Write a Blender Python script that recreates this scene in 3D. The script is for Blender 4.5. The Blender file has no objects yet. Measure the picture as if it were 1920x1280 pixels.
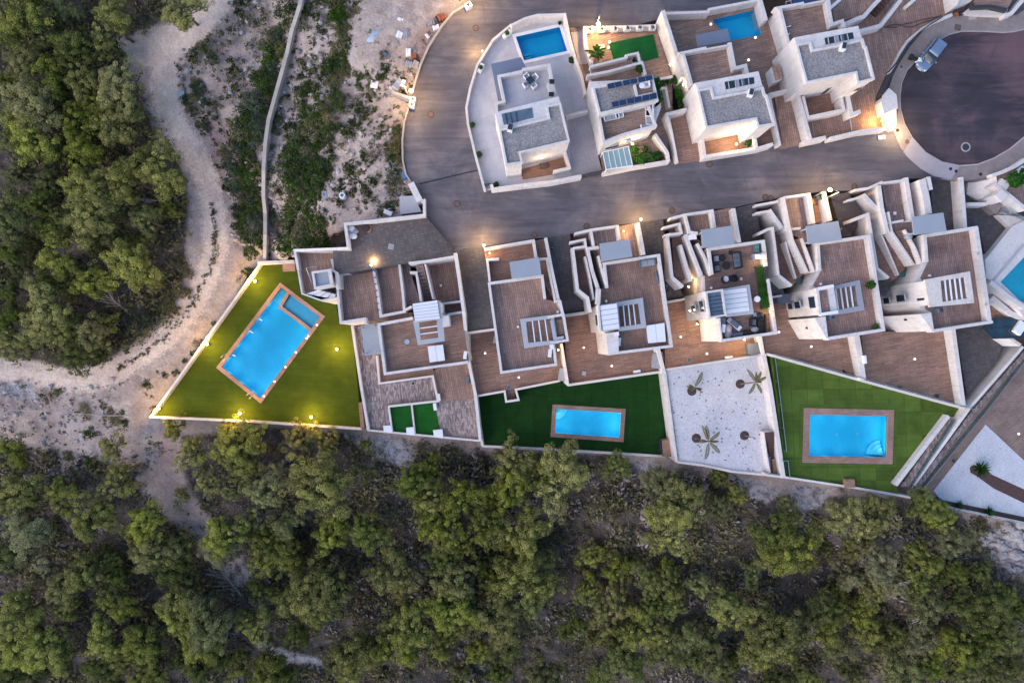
import bpy, bmesh, math, random
import numpy as np
from mathutils import Vector, Matrix
from mathutils.geometry import tessellate_polygon
random.seed(7)
RNG = np.random.default_rng(11)
S = bpy.context.scene
COL = S.collection
R = math.radians
# --- camera, sky, sun, exposure
H = 80.0                      # drone height above street level (street is z = 0), lens pointing straight down
M_PX = 0.0625                 # metres per photograph pixel at street level
cam_d = bpy.data.cameras.new('drone_camera')
cam = bpy.data.objects.new('drone_camera', cam_d)
COL.objects.link(cam)
cam.location = (0, 0, H)
cam.rotation_euler = (0, 0, 0)
cam_d.sensor_width = 36.0
cam_d.sensor_fit = 'HORIZONTAL'
cam_d.lens = 24.0
cam_d.clip_start = 0.5
cam_d.clip_end = 3000
S.camera = cam
SUN_EL, SUN_AZ = 32.0, 238.0        # degrees; azimuth clockwise from north (+Y): low glow from the south-west
w = bpy.data.worlds.new('World')
S.world = w
w.use_nodes = True
nt = w.node_tree
nt.nodes.clear()
sky = nt.nodes.new('ShaderNodeTexSky')
sky.sky_type = 'NISHITA'
sky.sun_disc = False
sky.sun_elevation = R(SUN_EL)
sky.sun_rotation = R(SUN_AZ)
sky.air_density = 1.0
sky.dust_density = 1.0
sky.ozone_density = 2.5
bg = nt.nodes.new('ShaderNodeBackground')
bg.inputs['Strength'].default_value = 0.108
wo = nt.nodes.new('ShaderNodeOutputWorld')
nt.links.new(sky.outputs[0], bg.inputs[0])
nt.links.new(bg.outputs[0], wo.inputs[0])
sl = bpy.data.lights.new('sun', 'SUN')
sl.energy = 0.75
sl.angle = R(75)
sl.color = (1.0, 0.82, 0.72)
so = bpy.data.objects.new('sun', sl)
COL.objects.link(so)
so.location = (-60, -40, 120)
dirv = Vector((math.sin(R(SUN_AZ)) * math.cos(R(SUN_EL)), math.cos(R(SUN_AZ)) * math.cos(R(SUN_EL)), math.sin(R(SUN_EL))))
so.rotation_euler = dirv.to_track_quat('Z', 'Y').to_euler()
S.view_settings.view_transform = 'Standard'
S.view_settings.look = 'None'
S.view_settings.gamma = 1.0
S.view_settings.use_curve_mapping = False
S.view_settings.exposure = 1.4
S.render.engine = 'CYCLES'
S.cycles.max_bounces = 6
S.cycles.diffuse_bounces = 3
S.cycles.transparent_max_bounces = 8
S.cycles.sample_clamp_indirect = 4.0
# --- coordinate helpers
class Fr:
    """reads coordinates noted on an enlarged crop of the photograph and gives photograph pixels"""
    def __init__(s, ox, oy, k): s.o = (ox, oy); s.k = k
    def __call__(s, txt):
        out = []
        for t in txt.split():
            x, y = t.split(',')
            out.append((s.o[0] + float(x) / s.k, s.o[1] + float(y) / s.k))
        return out
px = Fr(0, 0, 1)
a = Fr(860, 0, 3.369); b = Fr(1220, 0, 3.88); c = Fr(1560, 0, 3.878); d = Fr(530, 360, 2.667)
e = Fr(860, 380, 3.369); f = Fr(1220, 330, 3.369); g = Fr(1400, 320, 2.783); h = Fr(260, 460, 3.459)
n1 = Fr(0, 0, 2.667); n2 = Fr(380, 0, 2.667); n3 = Fr(0, 600, 3.2); n4 = Fr(860, 660, 4.174)
n5 = Fr(1220, 620, 3.765); n6 = Fr(1440, 640, 2.908); n7 = Fr(1700, 240, 2.782); n8 = Fr(1540, 0, 5.053)
s1 = Fr(0, 780, 2.56); s2 = Fr(600, 800, 2.667); s3 = Fr(1220, 840, 2.743); v4 = Fr(0, 380, 3.369)
q = Fr(1680, 300, 8.0); m2 = Fr(1080, 30, 9.143); m3 = Fr(1180, 100, 5.818); m4 = Fr(1310, 440, 6.095)
m5 = Fr(680, 0, 6.4); m6 = Fr(1440, 0, 8.727); m1 = Fr(900, 20, 10.667)
def P(x, y, z=0.0):
    k = (H - z) / H * M_PX
    return Vector(((x - 960.0) * k, (640.0 - y) * k, z))
def XY(pts, z):
    return [(v.x, v.y) for v in (P(x, y, z) for x, y in pts)]
def to_px(X, Y, z):
    k = (H - z) / H * M_PX
    return X / k + 960.0, 640.0 - Y / k
def area2(p):
    return sum(p[i][0] * p[(i + 1) % len(p)][1] - p[(i + 1) % len(p)][0] * p[i][1] for i in range(len(p)))
def ccw(p):
    return list(p) if area2(p) > 0 else list(reversed(p))
def lerp(p, q_, t):
    return tuple(p[i] + (q_[i] - p[i]) * t for i in range(len(p)))
def clip_half(poly, p0, p1, left=True):
    """keep the part of poly on the left (or right) of the directed line p0 -> p1"""
    out = []
    def sd(p):
        v = (p1[0] - p0[0]) * (p[1] - p0[1]) - (p1[1] - p0[1]) * (p[0] - p0[0])
        return v if left else -v
    n = len(poly)
    for i in range(n):
        A, B = poly[i], poly[(i + 1) % n]
        sa, sb = sd(A), sd(B)
        if sa >= 0: out.append(A)
        if sa * sb < 0:
            out.append(lerp(A, B, sa / (sa - sb)))
    return out
def minus_convex(polys, hole):
    hole = ccw(hole)
    n = len(hole)
    res = []
    for p in polys:
        rest = p
        for i in range(n):
            A, B = hole[i], hole[(i + 1) % n]
            o = clip_half(rest, A, B, False)
            if len(o) > 2 and abs(area2(o)) > 0.02: res.append(o)
            rest = clip_half(rest, A, B, True)
            if len(rest) < 3: break
    return res
def inset(poly, t):
    p = ccw(poly)
    n = len(p)
    out = []
    for i in range(n):
        A, B, C = Vector(p[i - 1]), Vector(p[i]), Vector(p[(i + 1) % n])
        d1 = (B - A).normalized(); d2 = (C - B).normalized()
        n1_ = Vector((-d1.y, d1.x)); n2_ = Vector((-d2.y, d2.x))
        m = n1_ + n2_
        L = m.length
        m = m / L if L > 1e-6 else n1_
        co = max(0.35, m.dot(n1_))
        out.append(tuple(B + m * (t / co)))
    return out
_jit = [0]
def jit():
    _jit[0] += 1
    return (_jit[0] * 37 % 29) * 0.0021
class MB:
    """collects shapes in world coordinates; build() links them as ONE mesh object"""
    def __init__(s): s.v = []; s.f = []; s.mi = []
    def add(s, vs, fs, mi=0):
        o = len(s.v)
        s.v += [tuple(x) for x in vs]
        s.f += [tuple(i + o for i in ff) for ff in fs]
        s.mi += [mi] * len(fs)
        return s
    def slab(s, xy, z1, z0, holes=(), sides=True, bottom=False):
        """polygon (holes allowed), top z1 (a number or one per vertex), bottom z0"""
        n = len(xy)
        zt = list(z1) if isinstance(z1, (list, tuple)) else [z1] * n
        if area2(xy) < 0:
            xy = list(reversed(xy)); zt.reverse()
        loops = [[Vector((x, y, z)) for (x, y), z in zip(xy, zt)]]
        for hh in holes:
            loops.append([Vector((x, y, zt[0])) for x, y in hh])
        flat = [v for l in loops for v in l]
        tris = tessellate_polygon(loops)
        o = len(s.v)
        s.v += [tuple(v) for v in flat]
        for t in tris:
            A, B, C = (flat[i] for i in t)
            if (B.x - A.x) * (C.y - A.y) - (B.y - A.y) * (C.x - A.x) < 0: t = (t[0], t[2], t[1])
            s.f.append(tuple(i + o for i in t)); s.mi.append(0)
        if sides:
            k = 0
            for li, l in enumerate(loops):
                m = len(l)
                o2 = len(s.v)
                s.v += [tuple(v) for v in l] + [(v.x, v.y, z0) for v in l]
                for i in range(m):
                    j = (i + 1) % m
                    s.f.append((o2 + i, o2 + m + i, o2 + m + j, o2 + j) if li == 0 else (o2 + i, o2 + j, o2 + m + j, o2 + m + i))
                    s.mi.append(0)
        if bottom:
            o3 = len(s.v)
            s.v += [(v.x, v.y, z0) for v in flat]
            for t in tris:
                s.f.append(tuple(i + o3 for i in reversed(t))); s.mi.append(0)
        return s
    def wall(s, path, t, z1, z0, closed=False):
        """polyline wall of thickness t; z1 a number or one per point"""
        n = len(path)
        p = [Vector(x) for x in path]
        zt = list(z1) if isinstance(z1, (list, tuple)) else [z1] * n
        L, Rr = [], []
        for i in range(n):
            if closed or 0 < i < n - 1:
                d1 = (p[i] - p[i - 1]).normalized(); d2 = (p[(i + 1) % n] - p[i]).normalized()
            elif i == 0:
                d1 = d2 = (p[1] - p[0]).normalized()
            else:
                d1 = d2 = (p[-1] - p[-2]).normalized()
            a1 = Vector((-d1.y, d1.x)); a2 = Vector((-d2.y, d2.x))
            m = a1 + a2
            m = m.normalized() if m.length > 1e-5 else a1
            k = t / 2 / max(0.4, m.dot(a1))
            L.append(p[i] + m * k); Rr.append(p[i] - m * k)
        o = len(s.v)
        for i in range(n):
            s.v += [(L[i].x, L[i].y, zt[i]), (Rr[i].x, Rr[i].y, zt[i]), (Rr[i].x, Rr[i].y, z0), (L[i].x, L[i].y, z0)]
        segs = n if closed else n - 1
        for i in range(segs):
            A = o + 4 * i; B = o + 4 * ((i + 1) % n)
            s.f += [(A, A + 1, B + 1, B), (A + 1, A + 2, B + 2, B + 1), (A + 3, A, B, B + 3), (A + 2, A + 3, B + 3, B + 2)]
            s.mi += [0] * 4
        if not closed:
            E_ = o + 4 * (n - 1)
            s.f += [(o, o + 3, o + 2, o + 1), (E_, E_ + 1, E_ + 2, E_ + 3)]; s.mi += [0, 0]
        return s
    def box(s, cx, cy, z0, sx, sy, sz, rot=0.0, taper=1.0):
        cr, sr = math.cos(rot), math.sin(rot)
        vs = []
        for k, zz in ((1.0, z0), (taper, z0 + sz)):
            for ux, uy in ((-1, -1), (1, -1), (1, 1), (-1, 1)):
                x, y = ux * sx / 2 * k, uy * sy / 2 * k
                vs.append((cx + x * cr - y * sr, cy + x * sr + y * cr, zz))
        return s.add(vs, [(0, 3, 2, 1), (4, 5, 6, 7), (0, 1, 5, 4), (1, 2, 6, 5), (2, 3, 7, 6), (3, 0, 4, 7)])
    def lathe(s, cx, cy, prof, n=12):
        """prof: list of (radius, z) from bottom to top"""
        o = len(s.v)
        for r, z in prof:
            for i in range(n):
                t = 2 * math.pi * i / n
                s.v.append((cx + r * math.cos(t), cy + r * math.sin(t), z))
        for k in range(len(prof) - 1):
            for i in range(n):
                j = (i + 1) % n
                s.f.append((o + k * n + i, o + k * n + j, o + (k + 1) * n + j, o + (k + 1) * n + i)); s.mi.append(0)
        s.f.append(tuple(o + i for i in reversed(range(n)))); s.mi.append(0)
        s.f.append(tuple(o + (len(prof) - 1) * n + i for i in range(n))); s.mi.append(0)
        return s
    def tube(s, pts, r, n=6):
        """tube along 3D points; r number or list"""
        P_ = [Vector(x) for x in pts]
        rr = list(r) if isinstance(r, (list, tuple)) else [r] * len(P_)
        o = len(s.v)
        for i, p in enumerate(P_):
            t = (P_[min(i + 1, len(P_) - 1)] - P_[max(i - 1, 0)]).normalized()
            up = Vector((0, 0, 1)) if abs(t.z) < 0.9 else Vector((1, 0, 0))
            u = t.cross(up).normalized(); v = t.cross(u)
            for k in range(n):
                an = 2 * math.pi * k / n
                s.v.append(tuple(p + (u * math.cos(an) + v * math.sin(an)) * rr[i]))
        for i in range(len(P_) - 1):
            for k in range(n):
                j = (k + 1) % n
                s.f.append((o + i * n + k, o + i * n + j, o + (i + 1) * n + j, o + (i + 1) * n + k)); s.mi.append(0)
        s.f.append(tuple(o + k for k in range(n))); s.mi.append(0)
        s.f.append(tuple(o + (len(P_) - 1) * n + k for k in reversed(range(n)))); s.mi.append(0)
        return s
    def blob(s, cx, cy, cz, rx, ry, rz, nu=8, nv=5, rough=0.0):
        o = len(s.v)
        for i in range(nv + 1):
            th = math.pi * i / nv
            for k in range(nu):
                ph = 2 * math.pi * k / nu
                q_ = 1 + rough * (random.random() - 0.5)
                s.v.append((cx + rx * q_ * math.sin(th) * math.cos(ph), cy + ry * q_ * math.sin(th) * math.sin(ph), cz + rz * q_ * math.cos(th)))
        for i in range(nv):
            for k in range(nu):
                j = (k + 1) % nu
                s.f.append((o + i * nu + k, o + (i + 1) * nu + k, o + (i + 1) * nu + j, o + i * nu + j)); s.mi.append(0)
        return s
    def center(s):
        n = len(s.v)
        return Vector((sum(v[0] for v in s.v) / n, sum(v[1] for v in s.v) / n, min(v[2] for v in s.v)))
    def build(s, name, mat, parent=None, origin=None, smooth=False, bevel=0.0):
        if origin is None:
            origin = world_loc(parent) if parent is not None else s.center()
        me = bpy.data.meshes.new(name)
        me.from_pydata([(v[0] - origin.x, v[1] - origin.y, v[2] - origin.z) for v in s.v], [], s.f)
        for m in (mat if isinstance(mat, (list, tuple)) else [mat]): me.materials.append(m)
        if isinstance(mat, (list, tuple)): me.polygons.foreach_set('material_index', s.mi)
        if smooth: me.polygons.foreach_set('use_smooth', [True] * len(me.polygons))
        me.update()
        o = bpy.data.objects.new(name, me)
        COL.objects.link(o)
        if parent is not None:
            o.parent = parent
            o.location = origin - world_loc(parent)
        else:
            o.location = origin
        if bevel:
            bm_ = o.modifiers.new('soft_edges', 'BEVEL'); bm_.width = bevel; bm_.segments = 1; bm_.limit_method = 'ANGLE'
        return o
def world_loc(o):
    v = Vector((0, 0, 0))
    while o is not None:
        v = v + Vector(o.location); o = o.parent
    return v
def tag(o, label=None, cat=None, group=None, kind=None):
    if label: o['label'] = label
    if cat: o['category'] = cat
    if group: o['group'] = group
    if kind: o['kind'] = kind
    return o
def thing(name, label, cat, loc, group=None):
    o = bpy.data.objects.new(name, None)
    o.empty_display_size = 0.3
    COL.objects.link(o)
    o.location = Vector(loc)
    return tag(o, label, cat, group)
def copy_tree(o, parent=None):
    n = o.copy(); COL.objects.link(n)
    n.parent = parent
    for ch in list(o.children): copy_tree(ch, n)
    return n
def struct(name, mb, mat, label=None, parent=None):
    o = mb.build(name, mat, parent)
    o['kind'] = 'structure'
    if label: o['label'] = label
    return o
# --- materials (procedural)
class NT:
    def __init__(s, name):
        s.m = bpy.data.materials.new(name); s.m.use_nodes = True
        s.t = s.m.node_tree; s.t.nodes.clear()
        s.out = s.n('ShaderNodeOutputMaterial')
        s.b = s.n('ShaderNodeBsdfPrincipled')
        s.t.links.new(s.b.outputs[0], s.out.inputs[0])
    def n(s, typ, **kw):
        x = s.t.nodes.new(typ)
        for k, v in kw.items(): setattr(x, k, v)
        return x
    def l(s, o, i): s.t.links.new(o, i)
    def pos(s, angle=0.0, scale=(1, 1, 1), obj=False):
        if obj: src = s.n('ShaderNodeTexCoord').outputs['Object']
        else: src = s.n('ShaderNodeNewGeometry').outputs['Position']
        mp = s.n('ShaderNodeMapping')
        mp.inputs['Rotation'].default_value = (0, 0, R(angle))
        mp.inputs['Scale'].default_value = scale
        s.l(src, mp.inputs[0])
        return mp.outputs[0]
    def noise(s, vec, scale, detail=3, rough=0.55, dist=0.0):
        x = s.n('ShaderNodeTexNoise')
        x.inputs['Scale'].default_value = scale; x.inputs['Detail'].default_value = detail
        x.inputs['Roughness'].default_value = rough; x.inputs['Distortion'].default_value = dist
        s.l(vec, x.inputs['Vector'])
        return x.outputs['Fac']
    def ramp(s, fac, stops):
        x = s.n('ShaderNodeValToRGB')
        el = x.color_ramp.elements
        while len(el) < len(stops): el.new(0.5)
        for i, (p, col) in enumerate(stops):
            el[i].position = p; el[i].color = (*col, 1) if len(col) == 3 else col
        s.l(fac, x.inputs[0])
        return x.outputs[0]
    def mix(s, fac, A, B, mode='MIX'):
        x = s.n('ShaderNodeMix', data_type='RGBA', blend_type=mode)
        for sock, val in ((x.inputs[0], fac), (x.inputs[6], A), (x.inputs[7], B)):
            if hasattr(val, 'is_output'): s.l(val, sock)
            elif isinstance(val, (int, float)): sock.default_value = val
            else: sock.default_value = (*val, 1)
        return x.outputs[2]
    def math(s, op, A, B=0.5):
        x = s.n('ShaderNodeMath', operation=op)
        for sock, val in ((x.inputs[0], A), (x.inputs[1], B)):
            if hasattr(val, 'is_output'): s.l(val, sock)
            else: sock.default_value = val
        return x.outputs[0]
    def bump(s, hgt, strength=0.3, dist=0.05):
        x = s.n('ShaderNodeBump')
        x.inputs['Strength'].default_value = strength; x.inputs['Distance'].default_value = dist
        s.l(hgt, x.inputs['Height']); s.l(x.outputs[0], s.b.inputs['Normal'])
    def fin(s, col=None, rough=0.8, metal=0.0, spec=0.3):
        if col is not None:
            if hasattr(col, 'is_output'): s.l(col, s.b.inputs['Base Color'])
            else: s.b.inputs['Base Color'].default_value = (*col, 1)
        s.b.inputs['Roughness'].default_value = rough
        s.b.inputs['Metallic'].default_value = metal
        s.b.inputs['Specular IOR Level'].default_value = spec
        return s.m
def mul(cl, k): return tuple(min(1.0, x * k) for x in cl)
def mat_noise(name, base, amt=0.12, scale=1.5, rough=0.8, fine=0.0, bump=0.0, metal=0.0, spec=0.3, obj=False):
    """base colour with soft blotches plus fine grain"""
    t = NT(name); p = t.pos(obj=obj)
    f1 = t.noise(p, scale, 4, 0.6)
    col = t.ramp(f1, [(0.3, mul(base, 1 - amt)), (0.7, mul(base, 1 + amt))])
    if fine:
        f2 = t.noise(p, scale * 14, 2, 0.6)
        col = t.mix(1.0, col, t.ramp(f2, [(0.3, (1 - fine,) * 3), (0.7, (1, 1, 1))]), 'MULTIPLY')
        if bump: t.bump(f2, bump, 0.03)
    return t.fin(col, rough, metal, spec)
def mat_plank(name, base, angle, row=0.24, length=1.25, amt=0.18, rough=0.6, joint=0.5, wear=0.28):
    """wood-look floor boards: rows with joints, each board a slightly different tone"""
    t = NT(name); p = t.pos(angle)
    br = t.n('ShaderNodeTexBrick', offset=0.37)
    br.inputs['Scale'].default_value = 1.0
    br.inputs['Brick Width'].default_value = length; br.inputs['Row Height'].default_value = row
    br.inputs['Mortar Size'].default_value = 0.022; br.inputs['Mortar Smooth'].default_value = 0.2
    br.inputs['Bias'].default_value = 0.0
    br.inputs['Color1'].default_value = (*mul(base, 1 - amt), 1); br.inputs['Color2'].default_value = (*mul(base, 1 + amt), 1)
    br.inputs['Mortar'].default_value = (*mul(base, joint), 1)
    t.l(p, br.inputs[0])
    p2 = t.pos(angle, (0.6, 5, 1))
    gr = t.noise(p2, 1.6, 4, 0.65)
    big = t.noise(t.pos(), 0.35, 4, 0.6)
    col = t.mix(1.0, br.outputs[0], t.ramp(gr, [(0.3, (0.82,) * 3), (0.7, (1.12,) * 3)]), 'MULTIPLY')
    col = t.mix(1.0, col, t.ramp(big, [(0.3, (1 - wear,) * 3), (0.72, (1 + wear * 0.6, 1 + wear * 0.55, 1 + wear * 0.5))]), 'MULTIPLY')
    t.bump(t.math('SUBTRACT', 1.0, br.outputs['Fac']), 0.35, 0.02)
    return t.fin(col, rough)
def mat_tile(name, base, angle, w=0.9, hgt=0.9, joint=0.8, amt=0.05, rough=0.6, mortar=0.012):
    t = NT(name); p = t.pos(angle)
    br = t.n('ShaderNodeTexBrick', offset=0.0)
    br.inputs['Scale'].default_value = 1.0
    br.inputs['Brick Width'].default_value = w; br.inputs['Row Height'].default_value = hgt
    br.inputs['Mortar Size'].default_value = mortar
    br.inputs['Color1'].default_value = (*mul(base, 1 - amt), 1); br.inputs['Color2'].default_value = (*mul(base, 1 + amt), 1)
    br.inputs['Mortar'].default_value = (*mul(base, joint), 1)
    t.l(p, br.inputs[0])
    big = t.noise(t.pos(), 0.5, 5, 0.65)
    col = t.mix(1.0, br.outputs[0], t.ramp(big, [(0.3, (0.85,) * 3), (0.7, (1.08,) * 3)]), 'MULTIPLY')
    t.bump(t.math('SUBTRACT', 1.0, br.outputs['Fac']), 0.3, 0.01)
    return t.fin(col, rough)
def mat_stucco(name, base):
    t = NT(name); p = t.pos()
    f1 = t.noise(p, 0.7, 5, 0.65)
    st = t.noise(t.pos(0, (2.5, 2.5, 0.35)), 1.4, 4, 0.6)          # faint runs down the faces
    col = t.ramp(f1, [(0.3, mul(base, 0.86)), (0.7, mul(base, 1.05))])
    col = t.mix(1.0, col, t.ramp(st, [(0.25, (0.80, 0.77, 0.74)), (0.5, (1, 1, 1))]), 'MULTIPLY')
    fine = t.noise(p, 9, 2, 0.5)
    t.bump(fine, 0.25, 0.01)
    return t.fin(col, 0.85, 0, 0.2)
M = {}
M['stucco'] = mat_stucco('white_stucco', (0.70, 0.655, 0.635))
M['stucco_warm'] = mat_stucco('warm_white_stucco', (0.69, 0.62, 0.575))
M['cap'] = mat_noise('wall_coping', (0.72, 0.66, 0.63), 0.06, 0.9, 0.8, 0.06)
M['blue_panel'] = mat_noise('blue_grey_panel', (0.17, 0.20, 0.27), 0.05, 0.4, 0.55, 0.04)
M['grey_panel'] = mat_noise('grey_coated_panel', (0.33, 0.36, 0.40), 0.05, 0.4, 0.55, 0.04)
M['mid_grey'] = mat_noise('mid_grey_paint', (0.42, 0.43, 0.46), 0.06, 0.6, 0.6, 0.05)
M['dark'] = mat_noise('dark_grey_metal', (0.045, 0.048, 0.055), 0.15, 3, 0.5, 0.1)
M['black'] = mat_noise('black_rattan', (0.02, 0.021, 0.024), 0.2, 6, 0.6, 0.2)
M['white'] = mat_noise('white_enamel', (0.80, 0.80, 0.82), 0.03, 2, 0.4)
M['steel'] = mat_noise('steel', (0.55, 0.56, 0.58), 0.08, 4, 0.35, metal=0.9)
M['glass'] = mat_noise('dark_glass', (0.02, 0.035, 0.05), 0.2, 0.8, 0.12, spec=0.7)
M['skylight'] = mat_noise('blue_grey_glass', (0.10, 0.15, 0.20), 0.2, 1.2, 0.15, spec=0.7)
M['deck_a'] = mat_plank('deck_boards', (0.33, 0.20, 0.152), -10)
M['deck_b'] = mat_plank('terrace_boards', (0.335, 0.215, 0.175), 80)
DECKS = [mat_plank('terrace_boards_%d' % i, tuple(cc * k for cc in tone), ang, row, ln, 0.18, 0.6, 0.5, wr) for i, (tone, k, ang, row, ln, wr) in enumerate((((0.335, 0.215, 0.175), 1.05, 80, 0.24, 1.25, 0.25), ((0.33, 0.205, 0.162), 0.95, 80, 0.22, 1.1, 0.3), ((0.32, 0.21, 0.178), 0.85, -10, 0.25, 1.3, 0.32), ((0.345, 0.225, 0.19), 1.0, 80, 0.27, 1.2, 0.28), ((0.33, 0.215, 0.185), 0.93, 82, 0.23, 1.4, 0.34)))]
M['deck_c'] = mat_plank('entrance_boards', (0.27, 0.158, 0.122), -14, 0.2, 0.9)
M['deck_d'] = mat_plank('plum_boards', (0.27, 0.195, 0.18), 80, 0.3, 1.3)
M['deck_e'] = mat_plank('plain_brown_boards', (0.31, 0.215, 0.18), -38, 0.22, 1.3, 0.12)
M['deck_f'] = mat_plank('villa_deck_boards', (0.30, 0.205, 0.17), -14, 0.24, 1.2)
M['wood_tile'] = mat_plank('ridged_wood_tile', (0.36, 0.285, 0.27), 84, 0.17, 0.55, 0.5, 0.7, 0.4, 0.15)
M['coping'] = mat_plank('pool_coping_boards', (0.44, 0.26, 0.19), 33, 0.2, 0.6, 0.12, 0.7, 0.7)
M['coping_b'] = mat_plank('pool_coping_brown', (0.36, 0.225, 0.185), 3, 0.2, 0.6, 0.12, 0.7, 0.7)
M['ramp'] = mat_tile('printed_concrete', (0.098, 0.088, 0.090), -12, 0.55, 0.3, 0.75, 0.2, 0.75, 0.03)
M['ramp_brown'] = mat_tile('printed_concrete_brown', (0.135, 0.115, 0.11), -12, 0.5, 0.3, 0.75, 0.18, 0.75, 0.03)
M['patio'] = mat_tile('pale_patio_slabs', (0.50, 0.49, 0.53), -14, 0.9, 0.9, 0.86, 0.03, 0.55, 0.02)
M['patio_b'] = mat_tile('lilac_drive_slabs', (0.38, 0.35, 0.37), -14, 0.5, 0.5, 0.85, 0.05, 0.6, 0.02)
M['gate'] = mat_noise('gate_slats', (0.08, 0.085, 0.10), 0.2, 3, 0.5, 0.2)
M['concrete'] = mat_noise('raw_concrete', (0.44, 0.39, 0.35), 0.15, 0.8, 0.9, 0.12)
M['trunk'] = mat_noise('bark', (0.16, 0.12, 0.095), 0.3, 3, 0.95, 0.2, obj=True)
M['dead_wood'] = mat_noise('dead_wood', (0.33, 0.29, 0.28), 0.2, 3, 0.9, 0.2, obj=True)
M['rust'] = mat_noise('rusty_clay', (0.35, 0.12, 0.06), 0.25, 2, 0.9, 0.2)
M['pit'] = mat_noise('dark_soil', (0.085, 0.062, 0.062), 0.25, 4, 0.95, 0.3)
M['strip'] = mat_noise('brown_mulch', (0.11, 0.065, 0.06), 0.2, 3, 0.95, 0.25)
M['iron'] = mat_noise('rusty_iron', (0.15, 0.105, 0.095), 0.2, 4, 0.8, 0.2)
M['rope'] = mat_noise('black_cable', (0.03, 0.03, 0.035), 0.1, 3, 0.7)
M['blue_bin'] = mat_noise('blue_plastic', (0.05, 0.18, 0.42), 0.1, 3, 0.5)
M['terracotta'] = mat_noise('terracotta', (0.40, 0.19, 0.11), 0.15, 3, 0.85, 0.1)
M['cushion'] = mat_noise('grey_cushion', (0.13, 0.16, 0.20), 0.12, 4, 0.9, 0.15)
M['cushion_l'] = mat_noise('light_grey_cushion', (0.33, 0.34, 0.38), 0.1, 4, 0.9, 0.12)
M['car_paint'] = mat_noise('silver_blue_paint', (0.17, 0.24, 0.36), 0.04, 1.5, 0.3, metal=0.2, spec=0.6, obj=True)
M['rubber'] = mat_noise('tyre_rubber', (0.025, 0.025, 0.028), 0.1, 5, 0.85)
M['green_cloth'] = mat_noise('green_plastic', (0.05, 0.30, 0.22), 0.1, 5, 0.6)
M['pink_cloth'] = mat_noise('pale_pink_cloth', (0.60, 0.45, 0.44), 0.1, 5, 0.9)
def mat_gravel_roof():
    t = NT('roof_gravel'); p = t.pos()
    v = t.n('ShaderNodeTexVoronoi'); v.inputs['Scale'].default_value = 9
    t.l(p, v.inputs['Vector'])
    sep = t.n('ShaderNodeSeparateColor'); t.l(v.outputs['Color'], sep.inputs[0])
    col = t.ramp(sep.outputs[0], [(0.0, (0.20, 0.185, 0.18)), (0.5, (0.285, 0.265, 0.26)), (1.0, (0.38, 0.355, 0.35))])
    big = t.noise(p, 0.6, 3)
    col = t.mix(1.0, col, t.ramp(big, [(0.3, (0.9,) * 3), (0.7, (1.08,) * 3)]), 'MULTIPLY')
    t.bump(v.outputs['Distance'], 0.5, 0.05)
    return t.fin(col, 0.95)
M['roof_gravel'] = mat_gravel_roof()
def mat_white_gravel():
    t = NT('white_gravel'); p = t.pos()
    f1 = t.noise(p, 6, 3, 0.7)
    f2 = t.noise(p, 0.5, 4, 0.6)
    col = t.ramp(f1, [(0.25, (0.42, 0.42, 0.46)), (0.6, (0.68, 0.68, 0.72))])
    col = t.mix(1.0, col, t.ramp(f2, [(0.3, (0.86, 0.85, 0.86)), (0.7, (1, 1, 1))]), 'MULTIPLY')
    spots = t.noise(p, 2.2, 2, 0.5)
    col = t.mix(t.ramp(spots, [(0.68, (0, 0, 0)), (0.74, (0.6, 0.6, 0.6))]), col, (0.27, 0.25, 0.26))
    t.bump(f1, 0.6, 0.04)
    return t.fin(col, 0.95)
M['white_gravel'] = mat_white_gravel()
def mat_turf(name, c0, c1, angle, k=1.0):
    t = NT(name); p = t.pos(angle)
    f1 = t.noise(p, 18, 3, 0.7)
    f2 = t.noise(p, 0.7, 4, 0.6)
    f3 = t.noise(t.pos(angle, (0.25, 3, 1)), 1.2, 2, 0.5)
    col = t.ramp(f1, [(0.3, mul(c0, k)), (0.7, mul(c1, k))])
    col = t.mix(1.0, col, t.ramp(f2, [(0.3, (0.82,) * 3), (0.7, (1.15,) * 3)]), 'MULTIPLY')
    col = t.mix(1.0, col, t.ramp(f3, [(0.3, (0.9,) * 3), (0.7, (1.08,) * 3)]), 'MULTIPLY')
    t.bump(f1, 0.7, 0.04)
    return t.fin(col, 0.95, 0, 0.1)
M['turf_l'] = mat_turf('communal_turf', (0.040, 0.062, 0.006), (0.085, 0.115, 0.010), 30)
M['turf_m'] = [mat_turf('dark_turf_%d' % i, (0.008, 0.036, 0.008), (0.018, 0.066, 0.013), 4, k) for i, k in enumerate((0.92, 1.0, 1.08))]
M['turf_r'] = [mat_turf('bright_turf_%d' % i, (0.058, 0.098, 0.018), (0.105, 0.165, 0.032), 0, k) for i, k in enumerate((0.84, 0.95, 1.07, 1.2))]
M['turf_g'] = mat_turf('small_turf', (0.008, 0.07, 0.012), (0.02, 0.13, 0.02), 10)
M['turf_u'] = mat_turf('emerald_turf', (0.006, 0.07, 0.02), (0.012, 0.115, 0.035), 14)
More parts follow.
